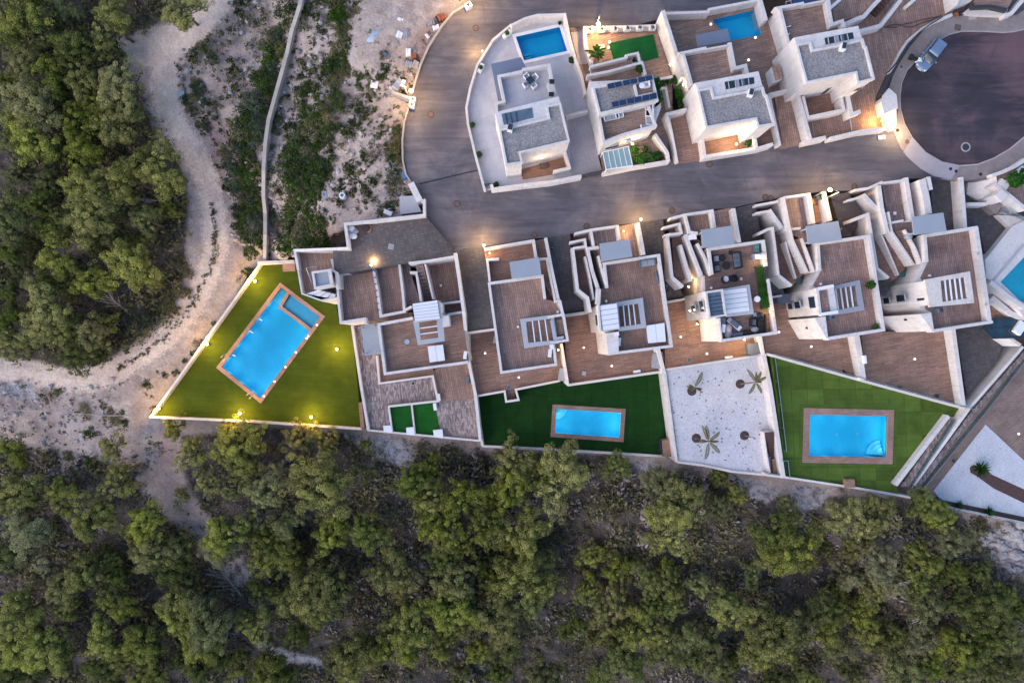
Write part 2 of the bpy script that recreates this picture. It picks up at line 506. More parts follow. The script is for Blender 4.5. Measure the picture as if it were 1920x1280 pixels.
def mat_asphalt(name, base, angle, tint, contrast=1.0, stain=None):
    """weathered street surface: long worn streaks and dusty patches, fine aggregate"""
    t = NT(name); p = t.pos()
    agg = t.noise(p, 30, 2, 0.7)
    patch = t.noise(p, 0.16, 5, 0.62, 0.6)
    streak = t.noise(t.pos(angle, (0.13, 1.1, 1)), 1.0, 6, 0.62, 0.9)
    col = t.ramp(patch, [(0.28, mul(base, 0.72)), (0.5, base), (0.72, tint)])
    col = t.mix(0.75 * contrast, col, t.ramp(streak, [(0.3, (0.70,) * 3), (0.7, (1.25, 1.22, 1.2))]), 'MULTIPLY')
    col = t.mix(1.0, col, t.ramp(agg, [(0.3, (0.86,) * 3), (0.7, (1.1,) * 3)]), 'MULTIPLY')
    if stain:
        gx = t.n('ShaderNodeSeparateXYZ'); t.l(t.pos(angle), gx.inputs[0])
        along = t.math('MULTIPLY', t.math('SUBTRACT', gx.outputs[0], stain[0]), stain[1])
        col = t.mix(t.ramp(t.math('ADD', along, t.math('MULTIPLY', t.math('SUBTRACT', streak, 0.5), 2.2)), [(0.1, (0, 0, 0)), (0.9, (0.6,) * 3)]), col, stain[2])
    cr = t.n('ShaderNodeTexVoronoi', feature='DISTANCE_TO_EDGE')
    cr.inputs['Scale'].default_value = 0.11
    wv = t.n('ShaderNodeVectorMath', operation='ADD')
    t.l(p, wv.inputs[0])
    nz = t.n('ShaderNodeTexNoise'); nz.inputs['Scale'].default_value = 0.5; t.l(p, nz.inputs['Vector'])
    t.l(nz.outputs['Color'], wv.inputs[1]); t.l(wv.outputs[0], cr.inputs['Vector'])
    col = t.mix(t.ramp(cr.outputs['Distance'], [(0.0, (0.22,) * 3), (0.008, (0, 0, 0))]), col, (0.04, 0.04, 0.05))
    t.bump(agg, 0.4, 0.02)
    return t.fin(col, 0.85, 0, 0.25)
M['asphalt'] = mat_asphalt('street_asphalt', (0.122, 0.115, 0.136), -6, (0.225, 0.195, 0.19), 1.35)
M['asphalt_dark'] = mat_asphalt('turning_circle_asphalt', (0.055, 0.047, 0.062), -36, (0.135, 0.088, 0.10), 1.3, (61.5, 0.13, (0.19, 0.105, 0.115)))
M['pave'] = mat_tile('pavement_slabs', (0.27, 0.225, 0.215), 20, 0.6, 0.6, 0.85, 0.06, 0.8, 0.02)
M['pave_new'] = mat_noise('new_pavement_concrete', (0.36, 0.33, 0.36), 0.07, 0.9, 0.85, 0.06)
M['kerb'] = mat_noise('kerb_stone', (0.42, 0.37, 0.37), 0.1, 1.5, 0.85, 0.08)
def mat_pool(name, base):
    t = NT(name); p = t.pos()
    br = t.n('ShaderNodeTexBrick', offset=0.0)
    br.inputs['Scale'].default_value = 1.0; br.inputs['Brick Width'].default_value = 0.3; br.inputs['Row Height'].default_value = 0.3
    br.inputs['Mortar Size'].default_value = 0.008
    br.inputs['Color1'].default_value = (*mul(base, 0.97), 1); br.inputs['Color2'].default_value = (*mul(base, 1.03), 1)
    br.inputs['Mortar'].default_value = (*mul(base, 1.1), 1)
    t.l(p, br.inputs[0])
    big = t.noise(p, 0.35, 3, 0.5)
    col = t.mix(1.0, br.outputs[0], t.ramp(big, [(0.3, (0.9,) * 3), (0.7, (1.05,) * 3)]), 'MULTIPLY')
    return t.fin(col, 0.4)
M['pool_cyan'] = mat_pool('pool_mosaic_cyan', (0.035, 0.70, 1.0))
M['pool_pale'] = mat_pool('pool_mosaic_pale', (0.17, 0.74, 0.95))
M['pool_deep'] = mat_pool('pool_mosaic_deep', (0.010, 0.60, 0.90))
M['pool_turq'] = mat_pool('pool_mosaic_turquoise', (0.05, 0.66, 0.85))
M['pool_step'] = mat_pool('pool_step_mosaic', (0.16, 0.80, 1.0))
def mat_water():
    t = NT('pool_water')
    t.t.nodes.remove(t.b)
    gl = t.n('ShaderNodeBsdfGlossy'); gl.inputs['Roughness'].default_value = 0.04
    tr = t.n('ShaderNodeBsdfTransparent'); tr.inputs['Color'].default_value = (0.86, 0.97, 1.0, 1)
    fr = t.n('ShaderNodeFresnel'); fr.inputs['IOR'].default_value = 1.33
    nz = t.n('ShaderNodeTexNoise'); nz.inputs['Scale'].default_value = 1.6; nz.inputs['Detail'].default_value = 3
    t.l(t.pos(), nz.inputs['Vector'])
    bp = t.n('ShaderNodeBump'); bp.inputs['Strength'].default_value = 0.12; bp.inputs['Distance'].default_value = 0.06
    t.l(nz.outputs['Fac'], bp.inputs['Height'])
    t.l(bp.outputs[0], gl.inputs['Normal']); t.l(bp.outputs[0], fr.inputs['Normal'])
    mx = t.n('ShaderNodeMixShader')
    t.l(fr.outputs[0], mx.inputs[0]); t.l(tr.outputs[0], mx.inputs[1]); t.l(gl.outputs[0], mx.inputs[2])
    t.l(mx.outputs[0], t.out.inputs[0])
    return t.m
M['water'] = mat_water()
def mat_clear():
    t = NT('clear_glass')
    t.t.nodes.remove(t.b)
    gl = t.n('ShaderNodeBsdfGlossy'); gl.inputs['Roughness'].default_value = 0.05
    tr = t.n('ShaderNodeBsdfTransparent'); tr.inputs['Color'].default_value = (0.72, 0.82, 0.80, 1)
    mx = t.n('ShaderNodeMixShader'); mx.inputs[0].default_value = 0.12
    t.l(tr.outputs[0], mx.inputs[1]); t.l(gl.outputs[0], mx.inputs[2]); t.l(mx.outputs[0], t.out.inputs[0])
    return t.m
M['clear'] = mat_clear()
def mat_emit(name, col, strength):
    t = NT(name)
    t.b.inputs['Base Color'].default_value = (*col, 1)
    t.b.inputs['Emission Color'].default_value = (*col, 1)
    t.b.inputs['Emission Strength'].default_value = strength
    return t.m
M['lamp'] = mat_emit('lit_lamp', (1.0, 0.66, 0.26), 9.0)
M['lamp_white'] = mat_emit('lit_white_lamp', (1.0, 0.88, 0.66), 9.0)
M['lamp_soft'] = mat_emit('lit_deck_light', (1.0, 0.9, 0.78), 0.7)
def mat_leaf(name, dark, light, trans=0.25, sat_var=0.2):
    """leaf clumps: tone varies from clump to clump (mesh attribute 'tint') and a little from plant to plant"""
    t = NT(name)
    t.t.nodes.remove(t.b)
    at = t.n('ShaderNodeAttribute', attribute_name='tint')
    oi = t.n('ShaderNodeObjectInfo')
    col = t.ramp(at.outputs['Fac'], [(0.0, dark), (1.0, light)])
    hs = t.n('ShaderNodeHueSaturation')
    t.l(col, hs.inputs['Color'])
    t.l(t.math('ADD', 0.485, t.math('MULTIPLY', oi.outputs['Random'], 0.03)), hs.inputs['Hue'])
    t.l(t.math('ADD', 1 - sat_var, t.math('MULTIPLY', oi.outputs['Random'], sat_var * 1.5)), hs.inputs['Saturation'])
    wn = t.n('ShaderNodeTexWhiteNoise', noise_dimensions='1D'); t.l(t.math('MULTIPLY', oi.outputs['Random'], 91.7), wn.inputs['W'])
    t.l(t.math('ADD', 0.72, t.math('MULTIPLY', wn.outputs['Value'], 0.5)), hs.inputs['Value'])
    df = t.n('ShaderNodeBsdfDiffuse'); tl = t.n('ShaderNodeBsdfTranslucent')
    t.l(hs.outputs[0], df.inputs[0]); t.l(hs.outputs[0], tl.inputs[0])
    mx = t.n('ShaderNodeMixShader'); mx.inputs[0].default_value = trans
    t.l(df.outputs[0], mx.inputs[1]); t.l(tl.outputs[0], mx.inputs[2]); t.l(mx.outputs[0], t.out.inputs[0])
    return t.m
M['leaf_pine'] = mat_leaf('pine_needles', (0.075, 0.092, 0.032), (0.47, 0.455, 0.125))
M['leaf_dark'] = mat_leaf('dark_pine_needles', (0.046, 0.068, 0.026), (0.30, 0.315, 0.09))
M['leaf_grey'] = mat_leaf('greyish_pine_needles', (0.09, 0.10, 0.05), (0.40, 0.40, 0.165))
M['leaf_bush'] = mat_leaf('bush_leaves', (0.03, 0.062, 0.014), (0.095, 0.145, 0.032))
M['leaf_sage'] = mat_leaf('sage_leaves', (0.06, 0.09, 0.055), (0.12, 0.15, 0.09))
M['leaf_dry'] = mat_leaf('dry_brush', (0.20, 0.17, 0.16), (0.42, 0.365, 0.345), 0.1)
M['leaf_olive'] = mat_leaf('olive_scrub', (0.10, 0.10, 0.045), (0.26, 0.235, 0.105))
M['leaf_garden'] = mat_leaf('garden_leaves', (0.02, 0.075, 0.012), (0.06, 0.16, 0.03))
M['leaf_palm'] = mat_leaf('palm_leaflets', (0.13, 0.125, 0.02), (0.19, 0.17, 0.03))
# --- terrain: one sheet, falling from the street to the pine slope
CP = np.array([
 (900,-60,-0.4),(760,120,-0.6),(735,240,-0.9),(735,320,-1.0),(720,395,-1.6),(650,400,-3.0),(560,455,-7.0),(640,200,-2.2),(640,20,-2.0),(560,320,-4.5),
 (520,200,-5.0),(500,440,-9.0),(480,480,-11.3),(430,100,-6.0),(340,200,-7.5),(400,400,-9.5),(330,-100,-6.5),(200,100,-9),(100,300,-11),(0,0,-10),
 (0,500,-13),(350,600,-11.5),(400,620,-12.0),(200,700,-12.5),(0,700,-13.5),(285,790,-12.6),(0,900,-17),(300,900,-15.5),(500,840,-13.6),(700,840,-13),
 (900,870,-13.8),(1250,890,-12.6),(1400,915,-11.5),(1650,940,-9.8),(1920,995,-10),(1900,1100,-13.5),(300,1100,-20),(0,1280,-24),(600,1100,-20),
 (1000,1100,-21),(1500,1100,-18.5),(600,1300,-26),(1000,1300,-27),(1500,1300,-24),(1920,1300,-20),(0,1500,-29),(1000,1550,-33),(2000,1550,-27),
 (1000,250,-1.5),(1300,250,-1.5),(1300,450,-5),(1600,500,-6),(1000,600,-11),(700,620,-11),(500,660,-12),(1900,600,-7),(1900,100,-1.5),(1500,-200,-1),
 (-300,300,-15),(-300,900,-19),(-300,-300,-12),(400,-300,-5),(2300,300,-4),(2300,900,-10),(2300,1400,-22),(-300,1500,-30)], float)
def terrain_px(x, y):
    x = np.atleast_1d(np.asarray(x, float)); y = np.atleast_1d(np.asarray(y, float))
    xc = np.clip(x, -420, 2420); yc = np.clip(y, -420, 1660)
    d2 = (xc[..., None] - CP[:, 0]) ** 2 + (yc[..., None] - CP[:, 1]) ** 2 + 900.0
    wt = d2 ** -1.9
    return (wt * CP[:, 2]).sum(-1) / wt.sum(-1)
def psd(x, y, poly):
    """signed distance in pixels to a polygon, negative inside"""
    x = np.asarray(x, float); y = np.asarray(y, float)
    best = np.full(x.shape, 1e18); ins = np.zeros(x.shape, bool)
    n = len(poly)
    for i in range(n):
        ax, ay = poly[i]; bx, by = poly[(i + 1) % n]
        ex, ey = bx - ax, by - ay
        L = ex * ex + ey * ey + 1e-9
        t = np.clip(((x - ax) * ex + (y - ay) * ey) / L, 0, 1)
        best = np.minimum(best, (x - ax - t * ex) ** 2 + (y - ay - t * ey) ** 2)
        cond = (ay > y) != (by > y)
        xi = ax + (y - ay) / (by - ay + 1e-12) * ex
        ins ^= cond & (x < xi)
    dd = np.sqrt(best)
    return np.where(ins, -dd, dd)
def pld(x, y, path):
    """distance to an open polyline"""
    x = np.asarray(x, float); y = np.asarray(y, float)
    best = np.full(x.shape, 1e18)
    for (ax, ay), (bx, by) in zip(path[:-1], path[1:]):
        ex, ey = bx - ax, by - ay
        t = np.clip(((x - ax) * ex + (y - ay) * ey) / (ex * ex + ey * ey + 1e-9), 0, 1)
        best = np.minimum(best, (x - ax - t * ex) ** 2 + (y - ay - t * ey) ** 2)
    return np.sqrt(best)
DEV = px('288,785 482,494 552,470 652,414 792,404 768,345 757,250 772,182 800,95 850,22 892,-30 905,-75 1975,-75 1975,985 1920,972 1640,925 1470,895 1265,862 905,832 690,806')
TRACK = px('428,-40 415,5 380,45 338,82 312,108 302,150 308,200 330,240 362,282 385,330 397,380 403,430 405,470 388,520 356,580 312,632 265,664 220,694 170,714 110,710 50,696 -60,690')
TRACK_B = px('305,112 262,98 232,88')
FOREST_W = px('-300,-300 470,-300 400,-20 330,20 265,60 215,90 225,150 265,200 290,250 330,290 350,350 350,440 345,520 330,570 290,610 240,650 190,680 120,690 60,675 -300,660')
FOREST_S = px('-300,880 40,840 90,890 190,880 250,905 300,960 380,1040 440,1100 480,1090 430,1010 370,940 340,880 340,815 420,812 520,800 640,815 690,850 760,880 820,850 1000,850 1150,850 1200,880 1300,890 1420,930 1560,930 1680,930 1800,960 1830,1010 1860,1070 1960,1100 2600,1200 2600,1900 -300,1900')
ROCKS = [px('640,812 740,820 800,850 770,880 700,850'), px('1180,860 1240,865 1230,900 1190,910'), px('1350,890 1420,900 1470,920 1440,945 1400,930'),
         px('1480,905 1560,915 1540,950 1500,960'), px('1830,1000 1920,975 2100,1000 2100,1120 1940,1090 1860,1050'), px('440,1185 560,1225 620,1240 600,1260 500,1225'),
         px('-20,715 60,722 70,748 -20,740')]
PINK = [px('380,220 440,230 430,320 395,330'), px('360,300 420,310 430,380 390,400'), px('300,790 330,800 330,880 290,870'), px('850,60 800,160 770,170 780,60 840,10')]
CLEARING = px('222,60 330,40 400,-40 445,-40 425,30 365,92 335,140 352,215 300,205 285,130 212,88')
def build_terrain():
    gx = np.concatenate([np.linspace(-3000, -400, 14), np.arange(-360, 2300, 7.0), np.linspace(2340, 5200, 14)])
    gy = np.concatenate([np.linspace(-3000, -400, 14), np.arange(-360, 1660, 7.0), np.linspace(1700, 4400, 14)])
    X, Y = np.meshgrid(gx, gy)
    n, m = X.shape
    jx = RNG.uniform(-2, 2, X.shape); jy = RNG.uniform(-2, 2, X.shape)
    fine = (X > -360) & (X < 2300) & (Y > -360) & (Y < 1660)
    Xp = X + jx * fine; Yp = Y + jy * fine
    z = np.concatenate([terrain_px(Xp[i], Yp[i])[None] for i in range(n)])
    sd = psd(Xp, Yp, DEV)
    tr = np.minimum(pld(Xp, Yp, TRACK), pld(Xp, Yp, TRACK_B))
    track = np.maximum(np.clip(1.25 - tr / 32, 0, 1), np.clip(0.5 - psd(Xp, Yp, CLEARING) / 26, 0, 1))
    # lumps: several octaves of smooth random ground
    lump = np.zeros_like(z)
    for k in range(26):
        fr = 0.006 * 1.22 ** k
        th = RNG.uniform(0, 6.28); ph = RNG.uniform(0, 6.28)
        amp = 0.5 / (1 + k * 0.5)
        lump += amp * np.sin((Xp * np.cos(th) + Yp * np.sin(th)) * fr + ph + 1.5 * np.sin(Yp * fr * 0.7 + ph))
    lump += RNG.normal(0, 0.05, z.shape)
    edge = np.clip(sd / 40, 0, 1)
    z = z + lump * (0.15 + 0.55 * edge) * (1 - 0.75 * track)
    # ruts in the track
    z -= 0.10 * np.exp(-((tr - 13) / 4.5) ** 2) * fine
    z = np.where(sd < -12, z - 12.0, z)
    k = (H - z) / H * M_PX
    V = np.stack([(Xp - 960) * k, (640 - Yp) * k, z], -1).reshape(-1, 3)
    idx = np.arange(n * m).reshape(n, m)
    F = np.stack([idx[:-1, :-1], idx[1:, :-1], idx[1:, 1:], idx[:-1, 1:]], -1).reshape(-1, 4)
    me = bpy.data.meshes.new('hillside')
    me.vertices.add(len(V)); me.vertices.foreach_set('co', V.ravel())
    me.loops.add(F.size); me.loops.foreach_set('vertex_index', F.ravel())
    me.polygons.add(len(F)); me.polygons.foreach_set('loop_start', np.arange(0, F.size, 4)); me.polygons.foreach_set('loop_total', np.full(len(F), 4))
    me.update(calc_edges=True)
    me.polygons.foreach_set('use_smooth', [True] * len(F))
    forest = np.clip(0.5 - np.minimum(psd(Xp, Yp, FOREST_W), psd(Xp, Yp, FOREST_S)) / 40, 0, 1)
    pink = np.zeros_like(z)
    for pl in PINK: pink = np.maximum(pink, np.clip(0.5 - psd(Xp, Yp, pl) / 40, 0, 1))
    rock = np.zeros_like(z)
    for pl in ROCKS: rock = np.maximum(rock, np.clip(0.55 - psd(Xp, Yp, pl) / 22, 0, 1))
    at = me.color_attributes.new('ground_kind', 'FLOAT_COLOR', 'POINT')
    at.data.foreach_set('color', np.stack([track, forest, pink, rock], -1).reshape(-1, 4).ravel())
    # hillside material
    t = NT('hillside_dirt'); p = t.pos()
    an = t.n('ShaderNodeAttribute', attribute_name='ground_kind')
    sep = t.n('ShaderNodeSeparateColor'); t.l(an.outputs['Color'], sep.inputs[0])
    fine_n = t.noise(p, 3.2, 5, 0.72)
    mid = t.noise(p, 0.7, 5, 0.65)
    big = t.noise(p, 0.12, 5, 0.62)
    dirt = t.ramp(mid, [(0.28, (0.29, 0.23, 0.205)), (0.5, (0.45, 0.37, 0.335)), (0.72, (0.57, 0.49, 0.45))])
    dirt = t.mix(t.ramp(big, [(0.35, (0, 0, 0)), (0.65, (0.55,) * 3)]), dirt, (0.45, 0.34, 0.29))
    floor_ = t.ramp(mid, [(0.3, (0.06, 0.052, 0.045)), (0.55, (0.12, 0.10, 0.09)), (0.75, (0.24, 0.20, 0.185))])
    trk = t.ramp(mid, [(0.3, (0.64, 0.485, 0.395)), (0.7, (0.84, 0.675, 0.56))])
    def msk(src, lo, hi, amp):
        return t.ramp(t.math('ADD', src, t.math('MULTIPLY', t.math('SUBTRACT', fine_n, 0.5), amp)), [(lo, (0, 0, 0)), (hi, (1, 1, 1))])
    col = t.mix(t.math('MULTIPLY', msk(sep.outputs[2], 0.35, 0.75, 0.5), 0.7), dirt, (0.38, 0.25, 0.22))
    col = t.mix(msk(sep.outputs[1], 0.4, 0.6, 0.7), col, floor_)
    col = t.mix(msk(sep.outputs[0], 0.42, 0.72, 0.8), col, trk)
    rockc = t.ramp(t.noise(p, 1.3, 6, 0.75), [(0.35, (0.15, 0.135, 0.145)), (0.5, (0.42, 0.39, 0.40)), (0.7, (0.62, 0.58, 0.57))])
    col = t.mix(msk(an.outputs['Alpha'], 0.4, 0.7, 0.7), col, rockc)
    col = t.mix(1.0, col, t.ramp(fine_n, [(0.3, (0.72,) * 3), (0.62, (1.08,) * 3)]), 'MULTIPLY')
    speck = t.noise(p, 7.0, 2, 0.5)
    col = t.mix(t.ramp(speck, [(0.66, (0, 0, 0)), (0.72, (0.5,) * 3)]), col, (0.5, 0.47, 0.46))
    t.bump(fine_n, 0.9, 0.18)
    t.fin(col, 0.95, 0, 0.15)
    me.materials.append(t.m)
    o = bpy.data.objects.new('hillside', me)
    COL.objects.link(o)
    o['kind'] = 'structure'
    o['label'] = 'bare stony hillside with pale dirt track and dark forest floor'
build_terrain()
def ground_z(X, Y):
    z = -10.0
    for _ in range(6):
        x, y = to_px(X, Y, z)
        z = float(terrain_px(x, y)[0])
    return z
# --- street
ROAD = px('905,-60 880,2 846,30 812,78 787,138 770,184 758,230 756,290 765,332 782,362 800,404 852,467 908,462 1003,447 1026,446 1068,438 1072,438 1155,422 1240,412 1340,392 1372,390 1416,380 1516,362 1556,358 1600,357 1700,335 1746,334 1790,334 1812,334 1840,338 1960,320 1960,-60')
PLOTS_HOLE = px('905,190 925,120 965,70 1050,48 1090,75 1240,35 1420,20 1450,-50 1640,-50 1690,20 1655,110 1640,200 1635,238 1530,255 1300,293 1130,315 935,340 912,290')
mb = MB(); mb.slab(XY(ROAD, 0), 0.0, -3.0, holes=[XY(PLOTS_HOLE, 0)])
struct('street', mb, M['asphalt'], 'worn grey asphalt street curving between the villas')
TURN = c('1440,200 1396,213 1330,228 1250,235 1100,226 950,225 850,250 740,312 620,430 545,510 505,600 492,700 497,800 525,900 580,1000 680,1110 800,1180 930,1206 1060,1196 1180,1150 1300,1080 1396,1000 1440,960')
mb = MB(); mb.slab(XY(TURN + [(2150, 300), (2150, 20)], 0), 0.012, -0.5)
struct('turning_circle', mb, M['asphalt_dark'], 'dark asphalt turning circle with reddish tyre streaks')
OUT_W = c('1440,40 1396,75 1340,110 1280,118 1240,122 960,102 880,108 760,162 660,228 570,335 500,445 440,560 415,640 470,690 480,790 470,870 445,945 485,1060 560,1150 650,1228 740,1280 866,1308')
IN_W = TURN
def ring_band(outer, inner):
    return outer + list(reversed(inner))
# pavement: older slabs on the west and north side, new pale concrete to the south, older slabs east of it
iw = [p for p in TURN]
west = ring_band(c('1440,40 1396,75 1340,110 1280,118 1240,122 960,102 880,108 760,162 660,228 570,335 500,445 440,560 415,640 470,690 480,790'), TURN[:12])
west2 = ring_band(c('480,790 470,870 445,945 470,1010 490,1062 520,1105'), TURN[11:15])
south = ring_band(c('520,1105 560,1150 650,1228 740,1280 866,1306'), TURN[14:18])
east = ring_band(c('866,1306 905,1312 1000,1310 1100,1290 1200,1250 1300,1205 1396,1150 1440,1130'), TURN[17:])
for nm, poly, mt, lab in (('pavement', west, 'pave', 'brownish slab pavement round the north of the turning circle'),
                          ('pavement', west2, 'pave', 'short pavement stretch beside the lit corner post'),
                          ('pavement', south, 'pave_new', 'pale new concrete pavement at the south of the circle'),
                          ('pavement', east, 'pave', 'brownish pavement curving away to the east')):
    mb = MB(); mb.slab(XY(poly, 0.12), 0.12 + jit(), -0.4)
    struct(nm, mb, M[mt], lab)
mb = MB(); mb.wall(XY(TURN, 0.12), 0.16, 0.135, -0.2)
struct('kerb', mb, M['kerb'], 'pale kerb edging the dark turning circle')
mb = MB(); mb.wall(XY(n2('1085,920 1230,885 1390,848'), 0.0), 0.16, 0.006, -0.02); struct('tar_seam', mb, M['rope'], 'dark tar seam across the road bend')
# low kerb wall along the outside of the road bend, gate rail, pavement by the rubble
def boundary(name, label, path, t, z1, z0, mat='stucco', cat='wall', group=None, zref=None):
    mb = MB(); zz = z1
    zr = zref if zref is not None else (z1 if not isinstance(z1, (list, tuple)) else z1[0])
    if isinstance(z1, (list, tuple)):
        xy = [XY([p], z)[0] for p, z in zip(path, z1)]
        mb.wall(xy, t * 0.82, [z + jit() for z in z1], z0)
    else:
        mb.wall(XY(path, zr), t * 0.82, z1 + jit(), z0)
    # rendered wall under a slightly proud coping stone where it is thick enough to show
    o = mb.build(name, M[mat])
    tag(o, label, cat, group)
    return o
boundary('kerb_wall', 'thin pale kerb wall round the outside of the road bend', n2('1330,15 1250,65 1195,130 1130,230 1090,320 1065,400 1050,455'), 0.28, 0.25, -2.5, 'concrete', 'kerb')
boundary('kerb_wall', 'thin pale kerb wall below the street lamp on the bend', n2('1030,540 1008,610 998,700 1000,800 1015,870 1040,910'), 0.22, 0.25, -2.5, 'concrete', 'kerb')
boundary('retaining_wall', 'grey concrete wall running down the slope from the bend lamp', n2('945,458 1035,490'), 0.35, [-0.1, 0.7], -4.0, 'concrete')
boundary('post_wall', 'short white wall stub at the communal court corner', n2('1040,915 1085,1005'), 0.9, 0.9, -4.0, 'stucco')
# the long low wall on the slope
LW = px('568,-30 562,10 546,60 538,100 520,165 503,225 497,270 494,320 494,370 497,400 497,440 496,490')
lwz = [float(terrain_px(x, y)[0]) + 1.1 for x, y in LW]
boundary('slope_wall', 'long narrow concrete wall climbing the scrubby slope', LW, 0.55, lwz, -16, 'concrete')
# --- terraces, lawns and decks of the lower row (slabs stepped down the hill)
ZC_COURT, ZC_DECK, ZL, ZA, ZB, ZD, Z7, Z8, ZLM, ZG, ZLR = -2.6, -9.5, -10.5, -9.0, -8.0, -7.0, -6.4, -6.2, -11.4, -8.3, -6.8
# communal lawn with pool hole
POOL_L_OUT = h('918,240 1210,460 793,1025 503,793')
POOL_L_IN = inset(XY(POOL_L_OUT, ZL), 0.44)
LAWN_L = h('770,125 1035,125 1045,200 1062,322 1190,362 1275,345 1300,500 1378,515 1430,1020 1440,1192 75,1108')
mb = MB(); mb.slab(XY(LAWN_L, ZL), ZL, -18, holes=[POOL_L_IN])
lawn_l = struct('communal_lawn', mb, M['turf_l'], 'olive lit artificial lawn round the large tilted pool')
POOL_M_OUT = n4('735,408 1307,443 1290,703 718,662')
POOL_M_IN = inset(XY(POOL_M_OUT, ZLM), 0.49)
LAWN_M = n4('135,350 350,308 368,395 472,378 448,295 835,230 858,265 1562,168 1622,670 1600,815 190,735')
mb = MB(); mb.slab(XY(LAWN_M, ZLM), ZLM, -18, holes=[POOL_M_IN])
lawn_m = struct('dark_lawn', mb, M['turf_m'][0], 'dark green artificial lawn round the small rectangular pool')
POOL_R_OUT = n6('195,362 688,372 678,668 187,660')
POOL_R_IN = inset(XY(POOL_R_OUT, ZLR), 0.76)
LAWN_R = n6('10,80 1068,372 860,640 700,785 715,838 620,822 475,797 100,742')
mb = MB(); mb.slab(XY(LAWN_R, ZLR), ZLR, -18, holes=[POOL_R_IN])
lawn_r = struct('bright_lawn', mb, M['turf_r'][1], 'bright green artificial lawn beside the white gravel garden')
def turf_strips(lawn, poly, hole, z, mats, x0, step, lean, rows=None):
    """turf lengths laid side by side with a visible seam between them"""
    hole = inset(hole, -0.5)
    k = 0
    xs = [p[0] for p in poly]; ys = [p[1] for p in poly]
    lo, hi = min(ys) - 1, max(ys) + 1
    i = 0
    cells = []
    x = x0
    while x < max(xs):
        if x + step > min(xs):
            if rows is None:
                cells.append(((x, lo, x + step, hi), i))
            else:
                y = lo; j = 0
                while y < hi:
                    cells.append(((x, y, x + step, y + rows), i * 5 + j * 3)); y += rows; j += 1
        x += step; i += 1
    for (xa, ya, xb, yb), k in cells:
        gap = 0.02
        rect = [(xa + gap + lean * (ya - lo), ya + gap), (xb - gap + lean * (ya - lo), ya + gap), (xb - gap + lean * (yb - lo), yb - gap), (xa + gap + lean * (yb - lo), yb - gap)]
        # clip the (concave) lawn outline by the convex strip, then cut the pool out of it
        p = ccw(poly)
        for i2 in range(4):
            p = clip_half(p, rect[i2], rect[(i2 + 1) % 4], True)
            if len(p) < 3: break
        if len(p) < 3 or abs(area2(p)) < 0.08: continue
        for piece in minus_convex([p], hole):
            # drop repeated points
            qv = [piece[0]]
            for pt in piece[1:]:
                if (pt[0] - qv[-1][0]) ** 2 + (pt[1] - qv[-1][1]) ** 2 > 1e-4: qv.append(pt)
            if len(qv) > 1 and (qv[0][0] - qv[-1][0]) ** 2 + (qv[0][1] - qv[-1][1]) ** 2 <= 1e-4: qv.pop()
            if len(qv) < 3 or abs(area2(qv)) < 0.08: continue
            mb = MB(); mb.slab(qv, z + 0.028 + (k % 3) * 0.006, z + 0.003)
            mb.build('turf_strip', mats[(k * 7 + k // 3) % len(mats)], lawn)
turf_strips(lawn_m, XY(LAWN_M, ZLM), XY(POOL_M_OUT, ZLM), ZLM, M['turf_m'], -6.6, 1.93, -0.03)
turf_strips(lawn_r, XY(LAWN_R, ZLR), XY(POOL_R_OUT, ZLR), ZLR, M['turf_r'], 28.0, 2.05, -0.05, 2.9)
def deck(name, label, pts_, z, mat, z0=-18.0, holes=()):
    mb = MB(); mb.slab(XY(pts_, z), z + jit() * 0.5, z0, holes=holes)
    return struct(name, mb, M[mat], label)
# communal house ground
deck('court', 'printed concrete parking court behind the gate rail', d('318,160 712,112 862,295 858,330 640,352 582,358 455,380 330,402 258,412 252,288 335,282'), -0.35, 'ramp_brown')
deck('terrace', 'small brown terrace by the lift tower', d('70,296 256,292 262,410 268,498 100,506 85,400'), -2.6, 'deck_b')
deck('terrace', 'left of two sunken brown courts at the communal house', d('270,412 458,388 490,622 650,600 650,640 420,640 298,655'), -2.6, 'deck_b')
deck('terrace', 'warm lit narrow brown court beside the lamp', d('462,378 582,358 612,592 492,618'), -2.55, 'deck_b')
deck('terrace', 'narrow plum court next to the stairs', d('586,362 640,352 640,405 690,552 620,572'), -2.5, 'deck_d')
deck('terrace', 'recessed brown court under the long wall', d('712,362 862,340 892,548 752,560'), -3.4, 'deck_b')
deck('terrace', 'brown passage behind the slatted white roof', d('790,555 895,545 902,605 800,620'), -3.0, 'deck_b')
deck('tile_deck', 'ridged wood tile deck wrapping the communal house', d('345,665 480,650 560,900 760,890 935,850 992,1245 430,1192'), ZC_DECK, 'wood_tile')
deck('smooth_deck', 'smooth brown deck beside the two grass squares', d('762,885 932,850 968,1030 778,1048'), ZC_DECK + 0.03, 'deck_b')
deck('smooth_deck', 'brown strip of deck below the roof terrace', d('468,815 500,815 520,905 750,880 762,920 480,950'), ZC_DECK + 0.06, 'deck_a')
